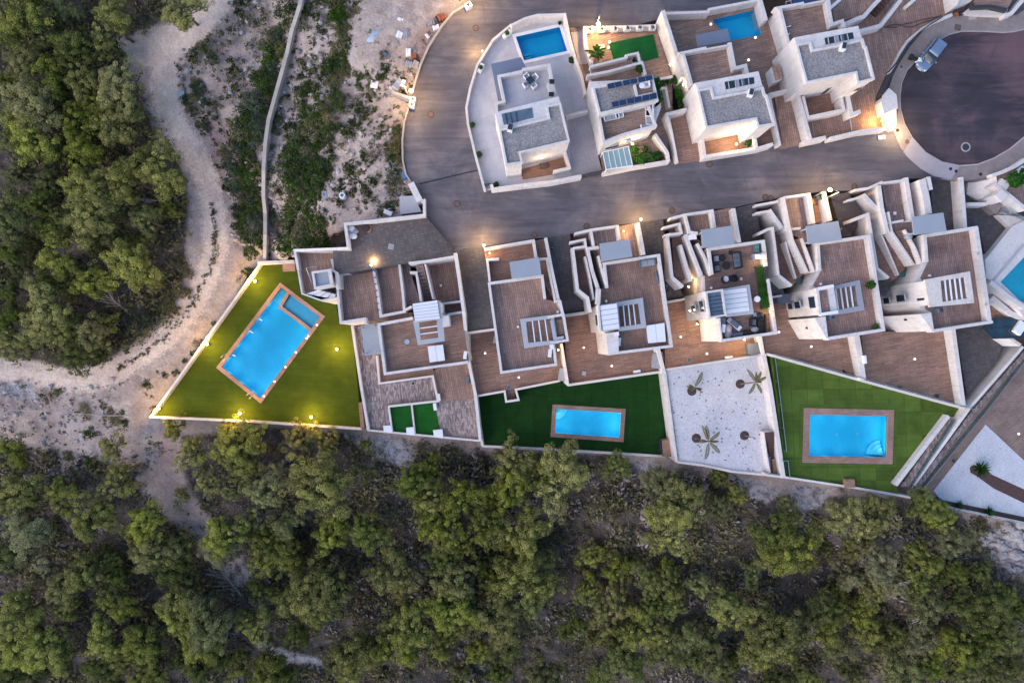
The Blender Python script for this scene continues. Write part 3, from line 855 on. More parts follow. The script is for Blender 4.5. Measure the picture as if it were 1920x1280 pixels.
# house A (left house of the row)
def ramp(name, label, p4, z4, mat='ramp'):
    mb = MB()
    xy = [XY([p], z)[0] for p, z in zip(p4, z4)]
    mb.slab(xy, list(z4), -12)
    return struct(name, mb, M[mat], label)
ramp('driveway', 'dark driveway between the communal house and the first house', px('852,467 909,462 916,532 931,617 879,625 868,540'), [0, 0, -1.6, -3.4, -3.4, -1.6])
ramp('driveway', 'dark driveway between the first and second house', px('1024,446 1069,438 1075,545 1104,583 1056,592 1040,530'), [0, 0, -2.4, -3.6, -3.6, -1.8])
ramp('driveway', 'dark driveway between the second and third house', px('1196,416 1243,410 1252,500 1282,555 1250,562 1208,480'), [0, 0, -1.8, -3.4, -3.4, -1.2])
ramp('driveway', 'dark driveway between the third and fourth house', px('1374,392 1417,381 1426,440 1475,560 1447,560 1430,450 1386,455'), [0, 0, -1.5, -3.6, -3.6, -1.6, -1.5])
ramp('driveway', 'driveway lit by the street lamp before the fifth house', g('438,128 528,113 612,235 545,345 480,345 476,262'), [0, 0, -1.0, -1.6, -1.6, -0.8], 'ramp')
deck('side_yard', 'dark yard between the fourth house and the last house', g('635,335 660,330 700,520 770,580 725,650 685,650'), -3.2, 'ramp')
deck('entry_floor', 'brown entrance floor under the first grey canopy', e('160,300 470,238 500,350 555,350 610,615 525,500 195,500'), 0.03, 'deck_c', -3)
deck('entry_floor', 'small brown step before the first house wall', e('478,240 548,228 562,352 500,350'), 0.05, 'deck_c', -3)
deck('entry_floor', 'low brown floor between the stair walls of the first house', e('495,345 565,350 645,622 600,630 545,612 525,460'), -0.6, 'deck_c', -6)
deck('lower_deck', 'brown lower deck round the first house', e('55,825 235,795 700,700 660,880 690,1120 640,1128 358,1180 290,1190 108,1228'), ZA, 'deck_a')
deck('lower_deck', 'brown lower deck of the second house', e('660,710 850,682 960,900 1260,900 1290,1070 690,1150'), ZB, 'deck_a')
deck('lower_deck', 'brown lower deck lit amber below the third house', f('95,800 225,775 330,1000 640,1010 690,1010 715,1130 90,1225'), ZD, 'deck_a')
deck('lower_deck', 'brown triangular deck below the fourth house', f('690,1000 785,985 745,760 860,740 1000,1000 1213,1000 1213,1255 730,1120'), Z7, 'deck_a')
deck('lower_deck', 'brown deck wedge left of the white dividing wall', g('270,830 720,740 610,860 580,1085 560,1085'), Z7 - 0.02, 'deck_a')
deck('lower_deck', 'wide brown deck below the last house', g('598,850 1070,820 1130,1225 1100,1228 620,1095'), Z8, 'deck_a')
deck('side_yard', 'dark printed concrete yard east of the last house', g('1090,820 1250,770 1350,870 1300,1000 1150,1170'), Z8 + 0.3, 'ramp')
deck('side_yard', 'dark sloping yard with white rail east of the last house', px('1806,331 1842,335 1854,372 1882,378 1902,400 1888,440 1850,490 1836,430 1806,430'), -2.0, 'ramp')
deck('driveway', 'dark driveway between two pale walls by the last house', g('960,45 1085,40 1105,300 1040,320 1030,225 970,225'), -1.2, 'ramp')
deck('gravel_garden', 'square white gravel garden with small palms', n5('100,285 800,180 925,1032 850,1018 570,985 190,918'), ZG, 'white_gravel')
# far right garden
deck('lower_deck', 'brown deck in the lower right garden', n6('1440,20 1440,660 1396,650 1185,450 905,810 925,845 800,855 715,838 700,785 790,780'), -8.4, 'deck_e')
deck('gravel_garden', 'triangular white gravel bed in the lower right garden', n6('1186,452 1440,690 1440,975 1396,955 940,860 903,812'), -8.33, 'white_gravel')
deck('planting_strip', 'brown mulch strip along the lower right boundary', n6('925,845 1440,965 1440,1000 1396,990 800,858'), -8.36, 'strip')
# --- pools
def pool(label, outer_px, cop, z, lining, cop_mat, depth=1.5, rim=0.06, steps=None, group=None, water_drop=0.10, divider=None):
    """coping of four lengths, a tiled basin, the water sheet and what stands in it"""
    out = ccw(XY(outer_px, z)); inn = inset(out, cop)
    cx = sum(p[0] for p in out) / 4; cy = sum(p[1] for p in out) / 4
    T = thing('swimming_pool', label, 'pool', (cx, cy, z - depth), group)
    if cop_mat is not None:
        for i in range(4):
            j = (i + 1) % 4
            mb = MB(); mb.slab([out[i], out[j], inn[j], inn[i]], z + rim, z - 0.3)
            mb.build('coping', cop_mat, T, bevel=0.012)
    mb = MB(); zb = z - depth; zt = z + rim * 0.5
    i2 = inset(out, cop - 0.01)
    n = 4
    mb.add([(x, y, zb) for x, y in i2] + [(x, y, zt) for x, y in i2], [(0, 1, 2, 3)] + [(i, i + 4, (i + 1) % 4 + 4, (i + 1) % 4) for i in range(4)])
    mb.build('basin', lining, T)
    mb = MB(); mb.slab(inset(out, cop - 0.005), z - water_drop, z - water_drop - 0.01, sides=False)
    mb.build('water_surface', M['water'], T)
    return T, inn
def z_at(T): return T.location.z
# communal pool: turned 37 degrees, shallow paddling pool at its upper end, seven lights in the coping
T, inn = pool('large turned pool with a paddling corner in the lit communal lawn', POOL_L_OUT, 0.5, ZL, M['pool_cyan'], M['coping'], 1.35)
POOL_L = T
zz = ZL
mb = MB()
dv = XY(h('972,306 918,398 1118,548'), zz)
mb.wall(dv, 0.42, zz + 0.055, zz - 1.3)
mb.build('divider', M['coping'], T)
mb = MB(); mb.slab(XY(h('985,315 1190,462 1122,548 925,402'), zz), zz - 0.45, zz - 1.3)
mb.build('paddling_floor', M['pool_pale'], T)
P0, P1 = XY(h('905,270 975,318'), zz); Q0, Q1 = XY(h('850,350 918,400'), zz)
for i in range(4):
    k0, k1 = i / 4, (i + 1) / 4
    mb = MB(); mb.slab([lerp(P0, Q0, k0), lerp(P0, Q0, k1), lerp(P1, Q1, k1), lerp(P1, Q1, k0)], zz - 0.32 - 0.25 * i, zz - 1.34)
    mb.build('step', M['pool_step'], T)
for i, (x, y) in enumerate(XY(h('1157,516 1101,588 1090,602 1021,693 953,788 882,882 813,977'), zz)):
    mb = MB(); mb.lathe(x, y, [(0.13, zz + 0.06), (0.13, zz + 0.085), (0.09, zz + 0.095)], 10)
    mb.build('coping_light', M['lamp_soft'], T)
for (x, y) in XY(h('575,722 740,965'), zz):
    mb = MB()
    for s_ in (-0.28, 0.28):
        ux, uy = (0.58, -0.81) if x < -21.5 else (0.82, 0.57)
        nx, ny = (-uy, ux) if x > -21.5 else (0.81, 0.58)
        bx_, by_ = x + s_ * ux, y + s_ * uy
        mb.tube([(bx_ - nx * 0.55, by_ - ny * 0.55, zz + 0.06), (bx_ - nx * 0.5, by_ - ny * 0.5, zz + 0.7), (bx_ - nx * 0.1, by_ - ny * 0.1, zz + 0.85), (bx_ + nx * 0.3, by_ + ny * 0.3, zz + 0.5), (bx_ + nx * 0.35, by_ + ny * 0.35, zz - 0.9)], 0.03, 6)
    mb.build('ladder', M['steel'], T)
for txt in ('780,478 800,488', '715,552 740,568', '605,708 625,718'):
    p0, p1 = XY(h(txt), zz)
    mb = MB(); mb.wall([p0, p1], 0.12, zz - 0.06, zz - 0.3); mb.build('return_inlet', M['white'], T)
T, inn = pool('small rectangular pool in the dark green lawn', POOL_M_OUT, 0.55, ZLM, M['pool_cyan'], M['coping_b'])
POOL_M = T
o_ = Vector(inn[[i for i in range(4) if inn[i][0] == min(p[0] for p in sorted(inn, key=lambda p: -p[1])[:2])][0]])
for i in range(3):
    mb = MB(); r = 1.5 - i * 0.45
    arc = [(o_.x + 0.02, o_.y - 0.02)] + [(o_.x + r * math.cos(R(-92 + 92 * k / 8)), o_.y + r * math.sin(R(-92 + 92 * k / 8))) for k in range(9)]
    mb.slab(arc, ZLM - 1.0 + i * 0.28, ZLM - 1.49); mb.build('step', M['pool_step'], T)
mb = MB(); mb.box(*XY(n4('1262,470'), ZLM)[0], ZLM - 0.15, 0.35, 0.35, 0.1); mb.build('skimmer', M['white'], T)
T, inn = pool('wide pool with curved corner steps in the bright green lawn', POOL_R_OUT, 0.82, ZLR, M['pool_cyan'], M['coping_b'])
POOL_R = T
cx, cy = XY(n6('637,622'), ZLR)[0]
for i in range(4):
    mb = MB(); r = 1.75 - i * 0.42
    arc = [(cx - 0.02, cy + 0.02)] + [(cx + r * math.cos(R(90 + 90 * k / 10)), cy + r * math.sin(R(90 + 90 * k / 10))) for k in range(11)]
    mb.slab(arc, ZLR - 1.15 + i * 0.25, ZLR - 1.49); mb.build('step', M['pool_step'], T)
for txt in ('405,515', '520,512'):
    x, y = XY(n6(txt), ZLR)[0]
    mb = MB(); mb.lathe(x, y, [(0.22, ZLR - 1.5), (0.22, ZLR - 1.47), (0.1, ZLR - 1.46)], 12); mb.build('floor_drain', M['pool_step'], T)
# --- garden boundary walls of the lower row
boundary('boundary_wall', 'long pale wall on the track side of the communal lawn', h('790,118 82,1106'), 0.38, -9.7, -18, 'stucco_warm', zref=-9.7)
boundary('boundary_wall', 'lamp lit wall along the foot of the communal lawn', h('70,1112 700,1140 1445,1190'), 0.32, -9.72, -18, 'stucco_warm', zref=-9.7)
boundary('boundary_wall', 'short white wall at the top corner of the communal lawn', h('770,112 1005,103'), 0.45, -9.3, -18, 'stucco', zref=-9.3)
boundary('boundary_wall', 'stepped white wall between communal lawn and tile deck', d('347,668 390,960 428,1190'), 0.4, -8.9, -16, 'stucco', zref=-8.9)
boundary('boundary_wall', 'low white wall along the foot of the tile deck', d('425,1190 985,1243'), 0.28, -9.1, -18, 'stucco', zref=-9.1)
boundary('boundary_wall', 'long white party wall between communal house and first house', d('862,305 880,420 905,600 930,850 965,1020 988,1245'), 0.45, [1.0, 0.6, 0.4, -6.6, -7.9, -8.4], -18, 'stucco')
boundary('boundary_wall', 'low white wall along the foot of the dark lawn', n4('185,735 700,760 1610,815'), 0.36, -11.0, -18, 'stucco', zref=-11.0)
boundary('boundary_wall', 'white wall on the left edge of the dark lawn', n4('128,350 186,735'), 0.4, -9.2, -18, 'stucco', zref=-9.2)
boundary('boundary_wall', 'white retaining wall between dark lawn and gravel garden', n5('78,150 100,290 183,925'), 0.38, [-7.6, -8.0, -8.0], -18, 'stucco')
boundary('boundary_wall', 'low stone wall along the foot of the gravel garden', n5('186,925 380,950 570,992 800,1015'), 0.35, -8.1, -18, 'stucco_warm', zref=-8.1)
boundary('boundary_wall', 'thick white retaining wall between gravel garden and bright lawn', n5('798,165 845,400 912,850 938,1035'), 0.62, -6.4, -18, 'stucco', zref=-6.4)
boundary('boundary_wall', 'white wall along the foot of the bright lawn', n6('-10,728 110,742 480,798 715,838 810,858'), 0.32, -6.5, -16, 'stucco', zref=-6.5)
boundary('boundary_wall', 'low white wall along the lower right corner', n6('810,858 1000,905 1440,998'), 0.3, -8.0, -16, 'stucco', zref=-8.0)
boundary('boundary_wall', 'long diagonal white wall between bright lawn and lower right deck', n6('1392,28 1100,362 795,782'), 0.42, [-4.8, -5.2, -6.6], -16, 'stucco')
boundary('boundary_wall', 'second diagonal white wall beside the planted ledges', n6('985,405 697,782'), 0.55, -5.9, -12, 'stucco', zref=-5.9)
boundary('boundary_wall', 'white wall parting dark yard from the wide lower deck', g('1078,822 1132,1225'), 0.62, [-4.6, -4.9], -16, 'stucco')
boundary('boundary_wall', 'white dividing wall between the fourth and last house decks', g('572,852 592,970 610,1090'), 0.8, [-4.7, -4.8, -5.0], -16, 'stucco')
boundary('boundary_wall', 'white wall on the first house deck by the second house', e('648,890 690,1150'), 0.42, [-5.9, -6.6], -16, 'stucco')
boundary('boundary_wall', 'white wall on the second house deck by the third house', e('1262,925 1300,1080'), 0.5, [-5.6, -6.2], -16, 'stucco')
boundary('boundary_wall', 'white wall between the third house deck and the bright lawn', f('690,1010 712,1130'), 0.5, [-5.2, -5.6], -16, 'stucco')
for lab, pts_, z, t in (('coping wall between the first house deck and dark lawn', e('108,1222 290,1190 300,1256 378,1245 360,1180 640,1124'), -8.4, 0.32),
                        ('coping wall between the second house deck and dark lawn', e('690,1152 1290,1066'), -7.4, 0.36),
                        ('coping wall between the third house deck and gravel garden', f('88,1225 715,1130'), -6.4, 0.32),
                        ('white coping wall along the slanting top of the bright lawn', n6('-5,68 560,225 1075,365'), -5.8, 0.32),
                        ('white end wall across the driveway left of the first house', e('55,822 235,797'), -3.0, 0.3),
                        ('white end wall across the driveway left of the second house', e('665,712 828,688'), -3.0, 0.3),
                        ('white end wall across the driveway left of the third house', f('100,795 215,777'), -3.0, 0.28),
                        ('white end wall across the driveway left of the fourth house', f('765,765 830,755'), -3.0, 0.28),
                        ('white coping round the planted strip of the communal deck', d('470,818 483,957 750,920 776,1045 528,1072'), -8.7, 0.3),
                        ('white divider between the two small grass squares', d('645,1064 662,1215'), -9.1, 0.22),
                        ('white edge on the left of the small grass squares', d('530,1072 548,1200'), -9.1, 0.26),
                        ):
    boundary('boundary_wall', lab, pts_, t, z, -18, 'cap', zref=z)
# turf squares on the communal deck
for lab, pts_ in (('left of the two small bright grass squares', d('538,1078 637,1066 652,1178 617,1182 617,1206 550,1200')), ('right of the two small bright grass squares', d('655,1066 756,1052 785,1185 755,1190 755,1216 668,1214'))):
    mb = MB(); mb.slab(XY(pts_, ZC_DECK + 0.05), ZC_DECK + 0.06, -10.5)
    struct('grass_square', mb, M['turf_g'], lab)
for lab, pts_, z in (('white block at the left foot of the grass squares', '503,1168 543,1166 548,1202 505,1198', -9.0), ('white block between the grass squares', '617,1178 655,1174 662,1216 620,1212', -9.0), ('white block at the right foot of the grass squares', '752,1190 798,1186 803,1230 757,1222', -9.0),
                     ('small white block on the right edge of the upper grass', '751,1056 766,1054 771,1090 756,1092', -8.9), ('white air unit above the grass squares', '768,1010 784,1008 789,1044 772,1046', -8.7)):
    mb = MB(); mb.slab(XY(d(pts_), z), z, -10.5); tag(mb.build('block', M['white'], bevel=0.02), lab, 'block')
# glass railings
def railing(label, path, z, hgt, posts=4, t=0.03):
    xy = XY(path, z)
    T = thing('glass_railing', label, 'railing', (xy[0][0], xy[0][1], z))
    mb = MB(); mb.wall(xy, t, z + hgt - 0.06, z + 0.05); mb.build('pane', M['clear'], T)
    mb = MB(); mb.wall(xy, 0.07, z + hgt, z + hgt - 0.05); mb.build('handrail', M['steel'], T)
    for i in range(posts):
        k = i / (posts - 1) * (len(xy) - 1); j = min(int(k), len(xy) - 2)
        x, y = lerp(xy[j], xy[j + 1], k - j)
        mb = MB(); mb.box(x, y, z, 0.06, 0.06, hgt - 0.05); mb.build('post', M['steel'], T)
    return T
railing('glass railing on the left edge of the bright lawn', n5('858,190 900,520 938,840'), ZLR, 1.0, 5)
railing('short glass railing at the stair foot by the bright lawn', n5('915,908 948,908 962,1025'), ZLR, 1.0, 3)
railing('glass railing along the slanting top of the bright lawn', n6('30,70 560,215 1110,368'), -5.75, 0.9, 8)
railing('glass railing between third house deck and gravel garden', f('100,1212 705,1118'), -6.35, 0.8, 7)
railing('low railing on the lower right boundary', n6('1000,900 1400,990'), -7.95, 0.8, 6)
railing('rail along the diagonal planted ledge of the lower right deck', n6('1396,82 1180,360 830,790'), -7.9, 0.9, 8)
# planted ledges beside the diagonal walls
for lab, pts_, z in (('brown tiled ledge beside the long diagonal wall', n6('1400,50 1108,385 800,790 835,790 1125,395 1420,70'), -7.6), ('brown tiled ledge between the two diagonal walls', n6('985,412 1015,410 775,790 725,790'), -6.55),
                     ):
    mb = MB(); mb.slab(XY(pts_, z), z, -14); struct('ledge', mb, M['wood_tile'], lab)
railing('thin rail between the two diagonal walls', n6('1003,425 765,790'), -6.52, 0.8, 5)
# stairs helper -------------------------------------------------
def stairs(T, left, right, n, z0, z1, mat='deck_c', zref=None, name='stairs'):
    """flight from z0 (start of the two side lines) to z1; every tread a step of its own"""
    zr = (z0 + z1) / 2 if zref is None else zref
    l_, r_ = XY(left, zr), XY(right, zr)
    mb = MB(); lo = min(z0, z1) - 0.6
    mb.slab([l_[0], l_[1], r_[1], r_[0]], [z0 - 0.25, z1 - 0.25, z1 - 0.25, z0 - 0.25], lo)
    st = mb.build(name, M['stucco'], T)
    for i in range(n):
        k0, k1 = i / n + 0.004, (i + 1) / n - 0.004
        z = z0 + (z1 - z0) * (i + 0.5) / n
        mb = MB(); mb.slab([lerp(l_[0], l_[1], k0), lerp(l_[0], l_[1], k1), lerp(r_[0], r_[1], k1), lerp(r_[0], r_[1], k0)], z, z - 0.45)
        mb.build('step', M[mat], st)
    return st
def staircase(label, left, right, n, z0, z1, mat='deck_c'):
    x, y = XY([left[0]], z0)[0]
    T = thing('outdoor_stairs', label, 'stairs', (x, y, min(z0, z1) - 0.6))
    stairs(T, left, right, n, z0, z1, mat)
    return T
staircase('brown stairs down the right side of the gravel garden', n5('797,712 858,900'), n5('850,708 908,885'), 8, -6.5, -8.0, 'strip')
mb = MB(); mb.slab(XY(n5('858,905 915,890 925,1022 868,1016'), -7.6), -7.6, -14); struct('landing', mb, M['deck_a'], 'brown landing at the foot of the gravel garden stairs')
mb = MB(); mb.wall(XY(n5('800,715 822,880 845,1005'), -6.9), 0.12, -6.9, -14); tag(mb.build('boundary_wall', M['stucco']), 'thin white wall on the left of the gravel garden stairs', 'wall')
staircase('brown steps at the foot of the bright lawn', n6('618,770 712,792'), n6('620,818 714,836'), 7, -6.7, -8.2, 'deck_a')
staircase('small brown steps from the first house deck to the dark lawn', e('302,1190 306,1240'), e('352,1182 358,1234'), 5, -9.0, -10.0, 'deck_a')
for lab, pts_, z, z0, mt in (('brown box step by the foot wall of the bright lawn', n6('420,750 474,752 475,797 420,795'), -6.2, -9, 'deck_a'),
                             ('brown topped pump box in the corner of the dark lawn', n4('1590,690 1650,682 1663,815 1600,820'), -9.9, -13, 'deck_a'),
                             ('brown ledge at the lower right of the communal lawn', h('1425,1020 1448,1018 1462,1190 1440,1188'), -9.9, -13, 'deck_a'),
                             ('brown doormat block at the top of the communal lawn', h('932,118 1012,112 1014,165 935,168'), -10.0, -12, 'coping')):
    mb = MB(); mb.slab(XY(pts_, z), z, z0); tag(mb.build('box_step', M[mt], bevel=0.02), lab, 'step')
mb = MB(); mb.wall(XY(n4('1575,690 1592,805'), -9.9), 0.12, -9.95, -12.5); tag(mb.build('glass_screen', M['glass']), 'dark glass panel on the side of the pump box', 'panel')
# --- house parts
def wl(T, name, path, t, z1, z0, mat='stucco', zref=None, closed=False):
    zr = z1 if zref is None else zref
    mb = MB(); mb.wall(XY(path, zr), t * 0.85, z1 + jit(), z0, closed)
    return mb.build(name, M[mat], T)
def body(T, name, poly, zref, z1, z0, mat='stucco'):
    mb = MB(); mb.slab(XY(poly, zref), z1, z0); return mb.build(name, M[mat], T)
def sheet(T, name, poly, zref, z, mat, thick=0.05):
    mb = MB(); mb.slab(XY(poly, zref), z + jit() * 0.3, z - thick); return mb.build(name, M[mat], T)
def canopy(T, pts_, z, mat='grey_panel'):
    xy = XY(pts_, z)
    mb = MB(); mb.slab(xy, z, z - 0.16, bottom=True)
    o = mb.build('carport_canopy', M[mat], T, bevel=0.015)
    i2 = inset(xy, 0.25)
    for i in range(4):
        mb = MB(); mb.box(i2[i][0], i2[i][1], -0.2, 0.12, 0.12, z - 0.0); mb.build('post', M['mid_grey'], o)
    return o
def pergola(T, outer, inner, z, nbars, along=0, mat='mid_grey', zd=0.3, bar='white', bw=0.12):
    """frame of four beams with slats between two opposite inner sides"""
    O, I = XY(outer, z), XY(inner, z)
    mb = MB()
    for i in range(4):
        j = (i + 1) % 4
        mb.slab([O[i], O[j], I[j], I[i]], z + 0.004 * i, z - zd, bottom=True)
    fr = mb.build('pergola_frame', M[mat], T)
    A, B, C, D = I if along == 0 else I[1:] + I[:1]
    for k in range(nbars):
        t = (k + 1) / (nbars + 1)
        p0, p1 = lerp(A, B, t), lerp(D, C, t)
        mb = MB(); mb.wall([p0, p1], bw, z - 0.06, z - 0.2); mb.build('slat', M[bar], fr)
    return fr
def slat_roof(T, poly, z, n, mat='white', name='slatted_roof', along=0, zd=0.12, base='mid_grey'):
    """ribbed cover: n boards side by side with gaps, from edge 0-1 to edge 3-2"""
    Q = XY(poly, z)
    if along: Q = Q[1:] + Q[:1]
    mb = MB(); mb.slab(Q, z - 0.05, z - 0.16, bottom=True); o = mb.build(name, M[base], T)
    A, B, C, D = Q
    for k in range(n):
        t0, t1 = (k + 0.06) / n, (k + 0.94) / n
        mb = MB()
        p, q_, r_, s_ = lerp(A, B, t0), lerp(A, B, t1), lerp(D, C, t1), lerp(D, C, t0)
        mb.slab([p, q_, r_, s_], [z, z + zd * 0.5, z + zd * 0.5, z], z - 0.04)
        mb.build('slat', M[mat], o)
    return o
def window(T, p0, p1, z0, z1, zref, out=0.03, name='window', mat='glass'):
    """window or glazed door set in the wall line p0-p1 (pixels): frame and pane"""
    (x0, y0), (x1, y1) = XY([p0, p1], zref)
    L = math.hypot(x1 - x0, y1 - y0); an = math.atan2(y1 - y0, x1 - x0)
    cx, cy = (x0 + x1) / 2, (y0 + y1) / 2
    mb = MB(); mb.box(cx, cy, z0, L, out * 2 + 0.04, z1 - z0, an); fr = mb.build(name, M['mid_grey'], T)
    mb = MB(); mb.box(cx, cy, z0 + 0.08, L - 0.16, out * 2 + 0.07, z1 - z0 - 0.16, an); mb.build('pane', M[mat], fr)
    return fr
def face_slot(T, p0, p1, z0, z1, zr, mat='glass', name='window'):
    return window(T, p0, p1, z0, z1, zr, 0.04, name, mat)
def ac_unit(label, p, z, rot, mat='white', sx=0.95, sy=0.4, sz=0.7, group=None):
    x, y = XY([p], z + sz)[0]
    T = thing('air_conditioner', label, 'air conditioner', (x, y, z), group)
    mb = MB(); mb.box(x, y, z + 0.05, sx, sy, sz, R(rot)); mb.build('casing', M[mat], T, bevel=0.02)
    mb = MB(); mb.box(x, y, z, sx * 0.8, sy * 0.8, 0.05, R(rot)); mb.build('foot', M['dark'], T)
    fx, fy = x + math.sin(R(rot)) * sy * 0.5, y - math.cos(R(rot)) * sy * 0.5
    mb = MB(); mb.tube([(fx - math.sin(R(rot)) * 0.01, fy + math.cos(R(rot)) * 0.01, z + sz * 0.55), (fx + math.sin(R(rot)) * 0.02, fy - math.cos(R(rot)) * 0.02, z + sz * 0.55)], 0.26, 12); mb.build('fan_grille', M['dark'], T)
    return T
def vent(label, p, z, mat='white', r=0.16, hgt=0.25):
    x, y = XY([p], z)[0]
    T = thing('roof_vent', label, 'vent', (x, y, z))
    mb = MB(); mb.lathe(x, y, [(r * 0.7, z), (r * 0.7, z + hgt * 0.7)], 8); mb.build('pipe', M[mat], T)
    mb = MB(); mb.lathe(x, y, [(r, z + hgt * 0.7), (r * 0.95, z + hgt), (r * 0.3, z + hgt + 0.04)], 8); mb.build('cap', M[mat], T)
    return T
def floor_light(label, p, z, mat='lamp_soft', group='round lights set in the decks'):
    x, y = XY([p], z)[0]
    mb = MB(); mb.lathe(x, y, [(0.14, z), (0.14, z + 0.05), (0.10, z + 0.07)], 10)
    return tag(mb.build('deck_light', M[mat]), label, 'deck light', group)
def light_pt(parent, loc, power, col=(1.0, 0.62, 0.25), rad=0.15):
    l = bpy.data.lights.new('lamp_light', 'POINT'); l.energy = power; l.color = col; l.shadow_soft_size = rad
    o = bpy.data.objects.new('lamp_light', l); COL.objects.link(o)
    o.parent = parent; o.location = Vector(loc) - world_loc(parent)
    return o
def wall_lamp(label, p, zref, z, power, col=(1.0, 0.62, 0.25), off=(0.25, 0.0), mat='lamp', size=0.22):
    x, y = XY([p], zref)[0]
    T = thing('wall_lamp', label, 'lamp', (x, y, z))
    mb = MB(); mb.box(x, y, z + 0.06, size * 1.2, size * 1.2, 0.05); mb.build('housing', M['dark'], T)
    mb = MB(); mb.lathe(x, y, [(size * 0.3, z - 0.06), (size * 0.55, z), (size * 0.55, z + 0.058)], 10); mb.build('lens', M[mat], T)
    mb = MB(); mb.lathe(x, y, [(size * 0.42, z + 0.112), (size * 0.48, z + 0.16), (size * 0.2, z + 0.24)], 10); mb.build('diffuser', M[mat], T)
    light_pt(T, (x + off[0], y + off[1], z + 0.35), power, col)
    return T
def street_lamp(label, p_head, p_base, zh, power, col=(1.0, 0.62, 0.25)):
    hx, hy = XY([p_head], zh)[0]; bx_, by_ = XY([p_base], 0)[0]
    T = thing('street_lamp', label, 'street lamp', (bx_, by_, 0))
    mb = MB(); mb.tube([(bx_, by_, -0.3), (bx_, by_, zh - 0.25), (bx_ * 0.6 + hx * 0.4, by_ * 0.6 + hy * 0.4, zh)], [0.09, 0.06, 0.045], 8); mb.build('pole', M['mid_grey'], T)
    mb = MB(); mb.lathe(hx, hy, [(0.16, zh - 0.02), (0.24, zh + 0.06), (0.2, zh + 0.13), (0.06, zh + 0.16)], 12); mb.build('lamp_shade', M['lamp'], T)
    light_pt(T, (hx, hy, zh - 0.35), power, col, 0.2)
    return T
def manhole(label, p, z, r=0.34, mat='dark', ring='kerb', square=False):
    x, y = XY([p], z)[0]
    T = thing('manhole_cover', label, 'manhole cover', (x, y, z))
    if square:
        mb = MB(); mb.box(x, y, z - 0.02, r * 2.2, r * 2.2, 0.03, R(-12)); mb.build('rim', M[ring], T)
        mb = MB(); mb.box(x, y, z, r * 1.9, r * 1.9, 0.022, R(-12)); mb.build('lid', M[mat], T)
    else:
        mb = MB(); mb.lathe(x, y, [(r * 1.35, z - 0.02), (r * 1.35, z + 0.012), (r * 1.3, z + 0.014)], 18); mb.build('rim', M[ring], T)
        mb = MB(); mb.lathe(x, y, [(r, z - 0.02), (r, z + 0.024), (r * 0.9, z + 0.028)], 18); mb.build('lid', M[mat], T)
    return T
# --- upper row
PAT = 0.3
# ---- villa 1: pale villa with curved garden wall
U1 = a('165,1205 100,960 55,780 45,680 70,560 115,410 215,250 330,155 500,95 668,88 700,240 770,450 805,600 815,690 900,1085 780,1115 580,1150 215,1195')
POOL_U1 = ccw(XY(m1('715,525 1590,330 1745,810 880,1005'), PAT))
mb = MB(); mb.slab(XY(U1, PAT), PAT, -3, holes=[inset(POOL_U1, -0.02)])
struct('patio', mb, M['patio'], 'pale slab patio round the villa with the curved garden wall')
def pool_flush(label, quad, z, lining, edge_mat, depth=1.4, cover=None):
    T = thing('swimming_pool', label, 'pool', (sum(p[0] for p in quad) / 4, sum(p[1] for p in quad) / 4, z - depth))
    mb = MB()
    mb.add([(x, y, z - depth) for x, y in quad] + [(x, y, z - 0.02) for x, y in quad], [(0, 1, 2, 3)] + [(i, i + 4, (i + 1) % 4 + 4, (i + 1) % 4) for i in range(4)])
    mb.build('basin', lining, T)
    o = inset(quad, -0.35)
    for i in range(4):
        j = (i + 1) % 4
        mb = MB(); mb.slab([o[i], o[j], quad[j], quad[i]], z + 0.035, z - 0.02); mb.build('coping', M[edge_mat], T)
    mb = MB(); mb.slab(quad, z - 0.12, z - 0.13, sides=False); mb.build('water_surface', M['water'], T)
    return T
T = pool_flush('deep blue pool behind the curved wall villa', POOL_U1, PAT, M['pool_deep'], 'white')
zz = PAT
mb = MB(); mb.slab(XY(m1('1590,330 1640,310 1760,800 1700,815'), zz - 0.05), zz - 0.05, zz - 0.3)
mb.build('rolled_cover', mat_noise('cobalt_cover', (0.015, 0.09, 0.55), 0.1, 2, 0.5), T)
for i in range(2):
    mb = MB(); mb.slab(XY(m1('860,%d 1030,%d 1035,%d 865,%d' % (850 + i * 50, 810 + i * 50, 850 + i * 50, 900 + i * 50)), zz), zz - 0.4 - 0.3 * i, zz - 1.38); mb.build('step', M['pool_turq'], T)
boundary('garden_wall', 'tall curved white wall at the north of the first villa', m1('620,300 900,160 1150,95 1690,80'), 0.35, 2.0, -1)
boundary('garden_wall', 'low curved white wall along the road side of the first villa', a('165,1200 100,960 58,780 48,680 72,560 118,412 217,252 335,155'), 0.32, [1.2, 1.0, 0.9, 0.9, 0.9, 0.9, 0.9, 0.9], -1)
boundary('garden_wall', 'white wall between the first and second villa gardens', a('668,85 700,240 740,385 775,480 800,600'), 0.4, [2.0, 1.8, 1.6, 1.6, 1.6], -1)
boundary('garden_wall', 'white cross wall above the lilac driveway', a('680,735 815,700'), 0.34, 1.4, -1)
boundary('garden_wall', 'low white street wall of the first villa', a('205,1165 215,1195 440,1165 580,1150 775,1112'), 0.42, [1.2, 1.3, 1.5, 1.5, 1.5], -1)
mb = MB(); mb.slab(XY(a('690,745 812,715 905,1078 712,1108'), PAT), PAT + 0.012, PAT - 0.1); struct('driveway', mb, M['patio_b'], 'lilac slab driveway behind the dark gate')
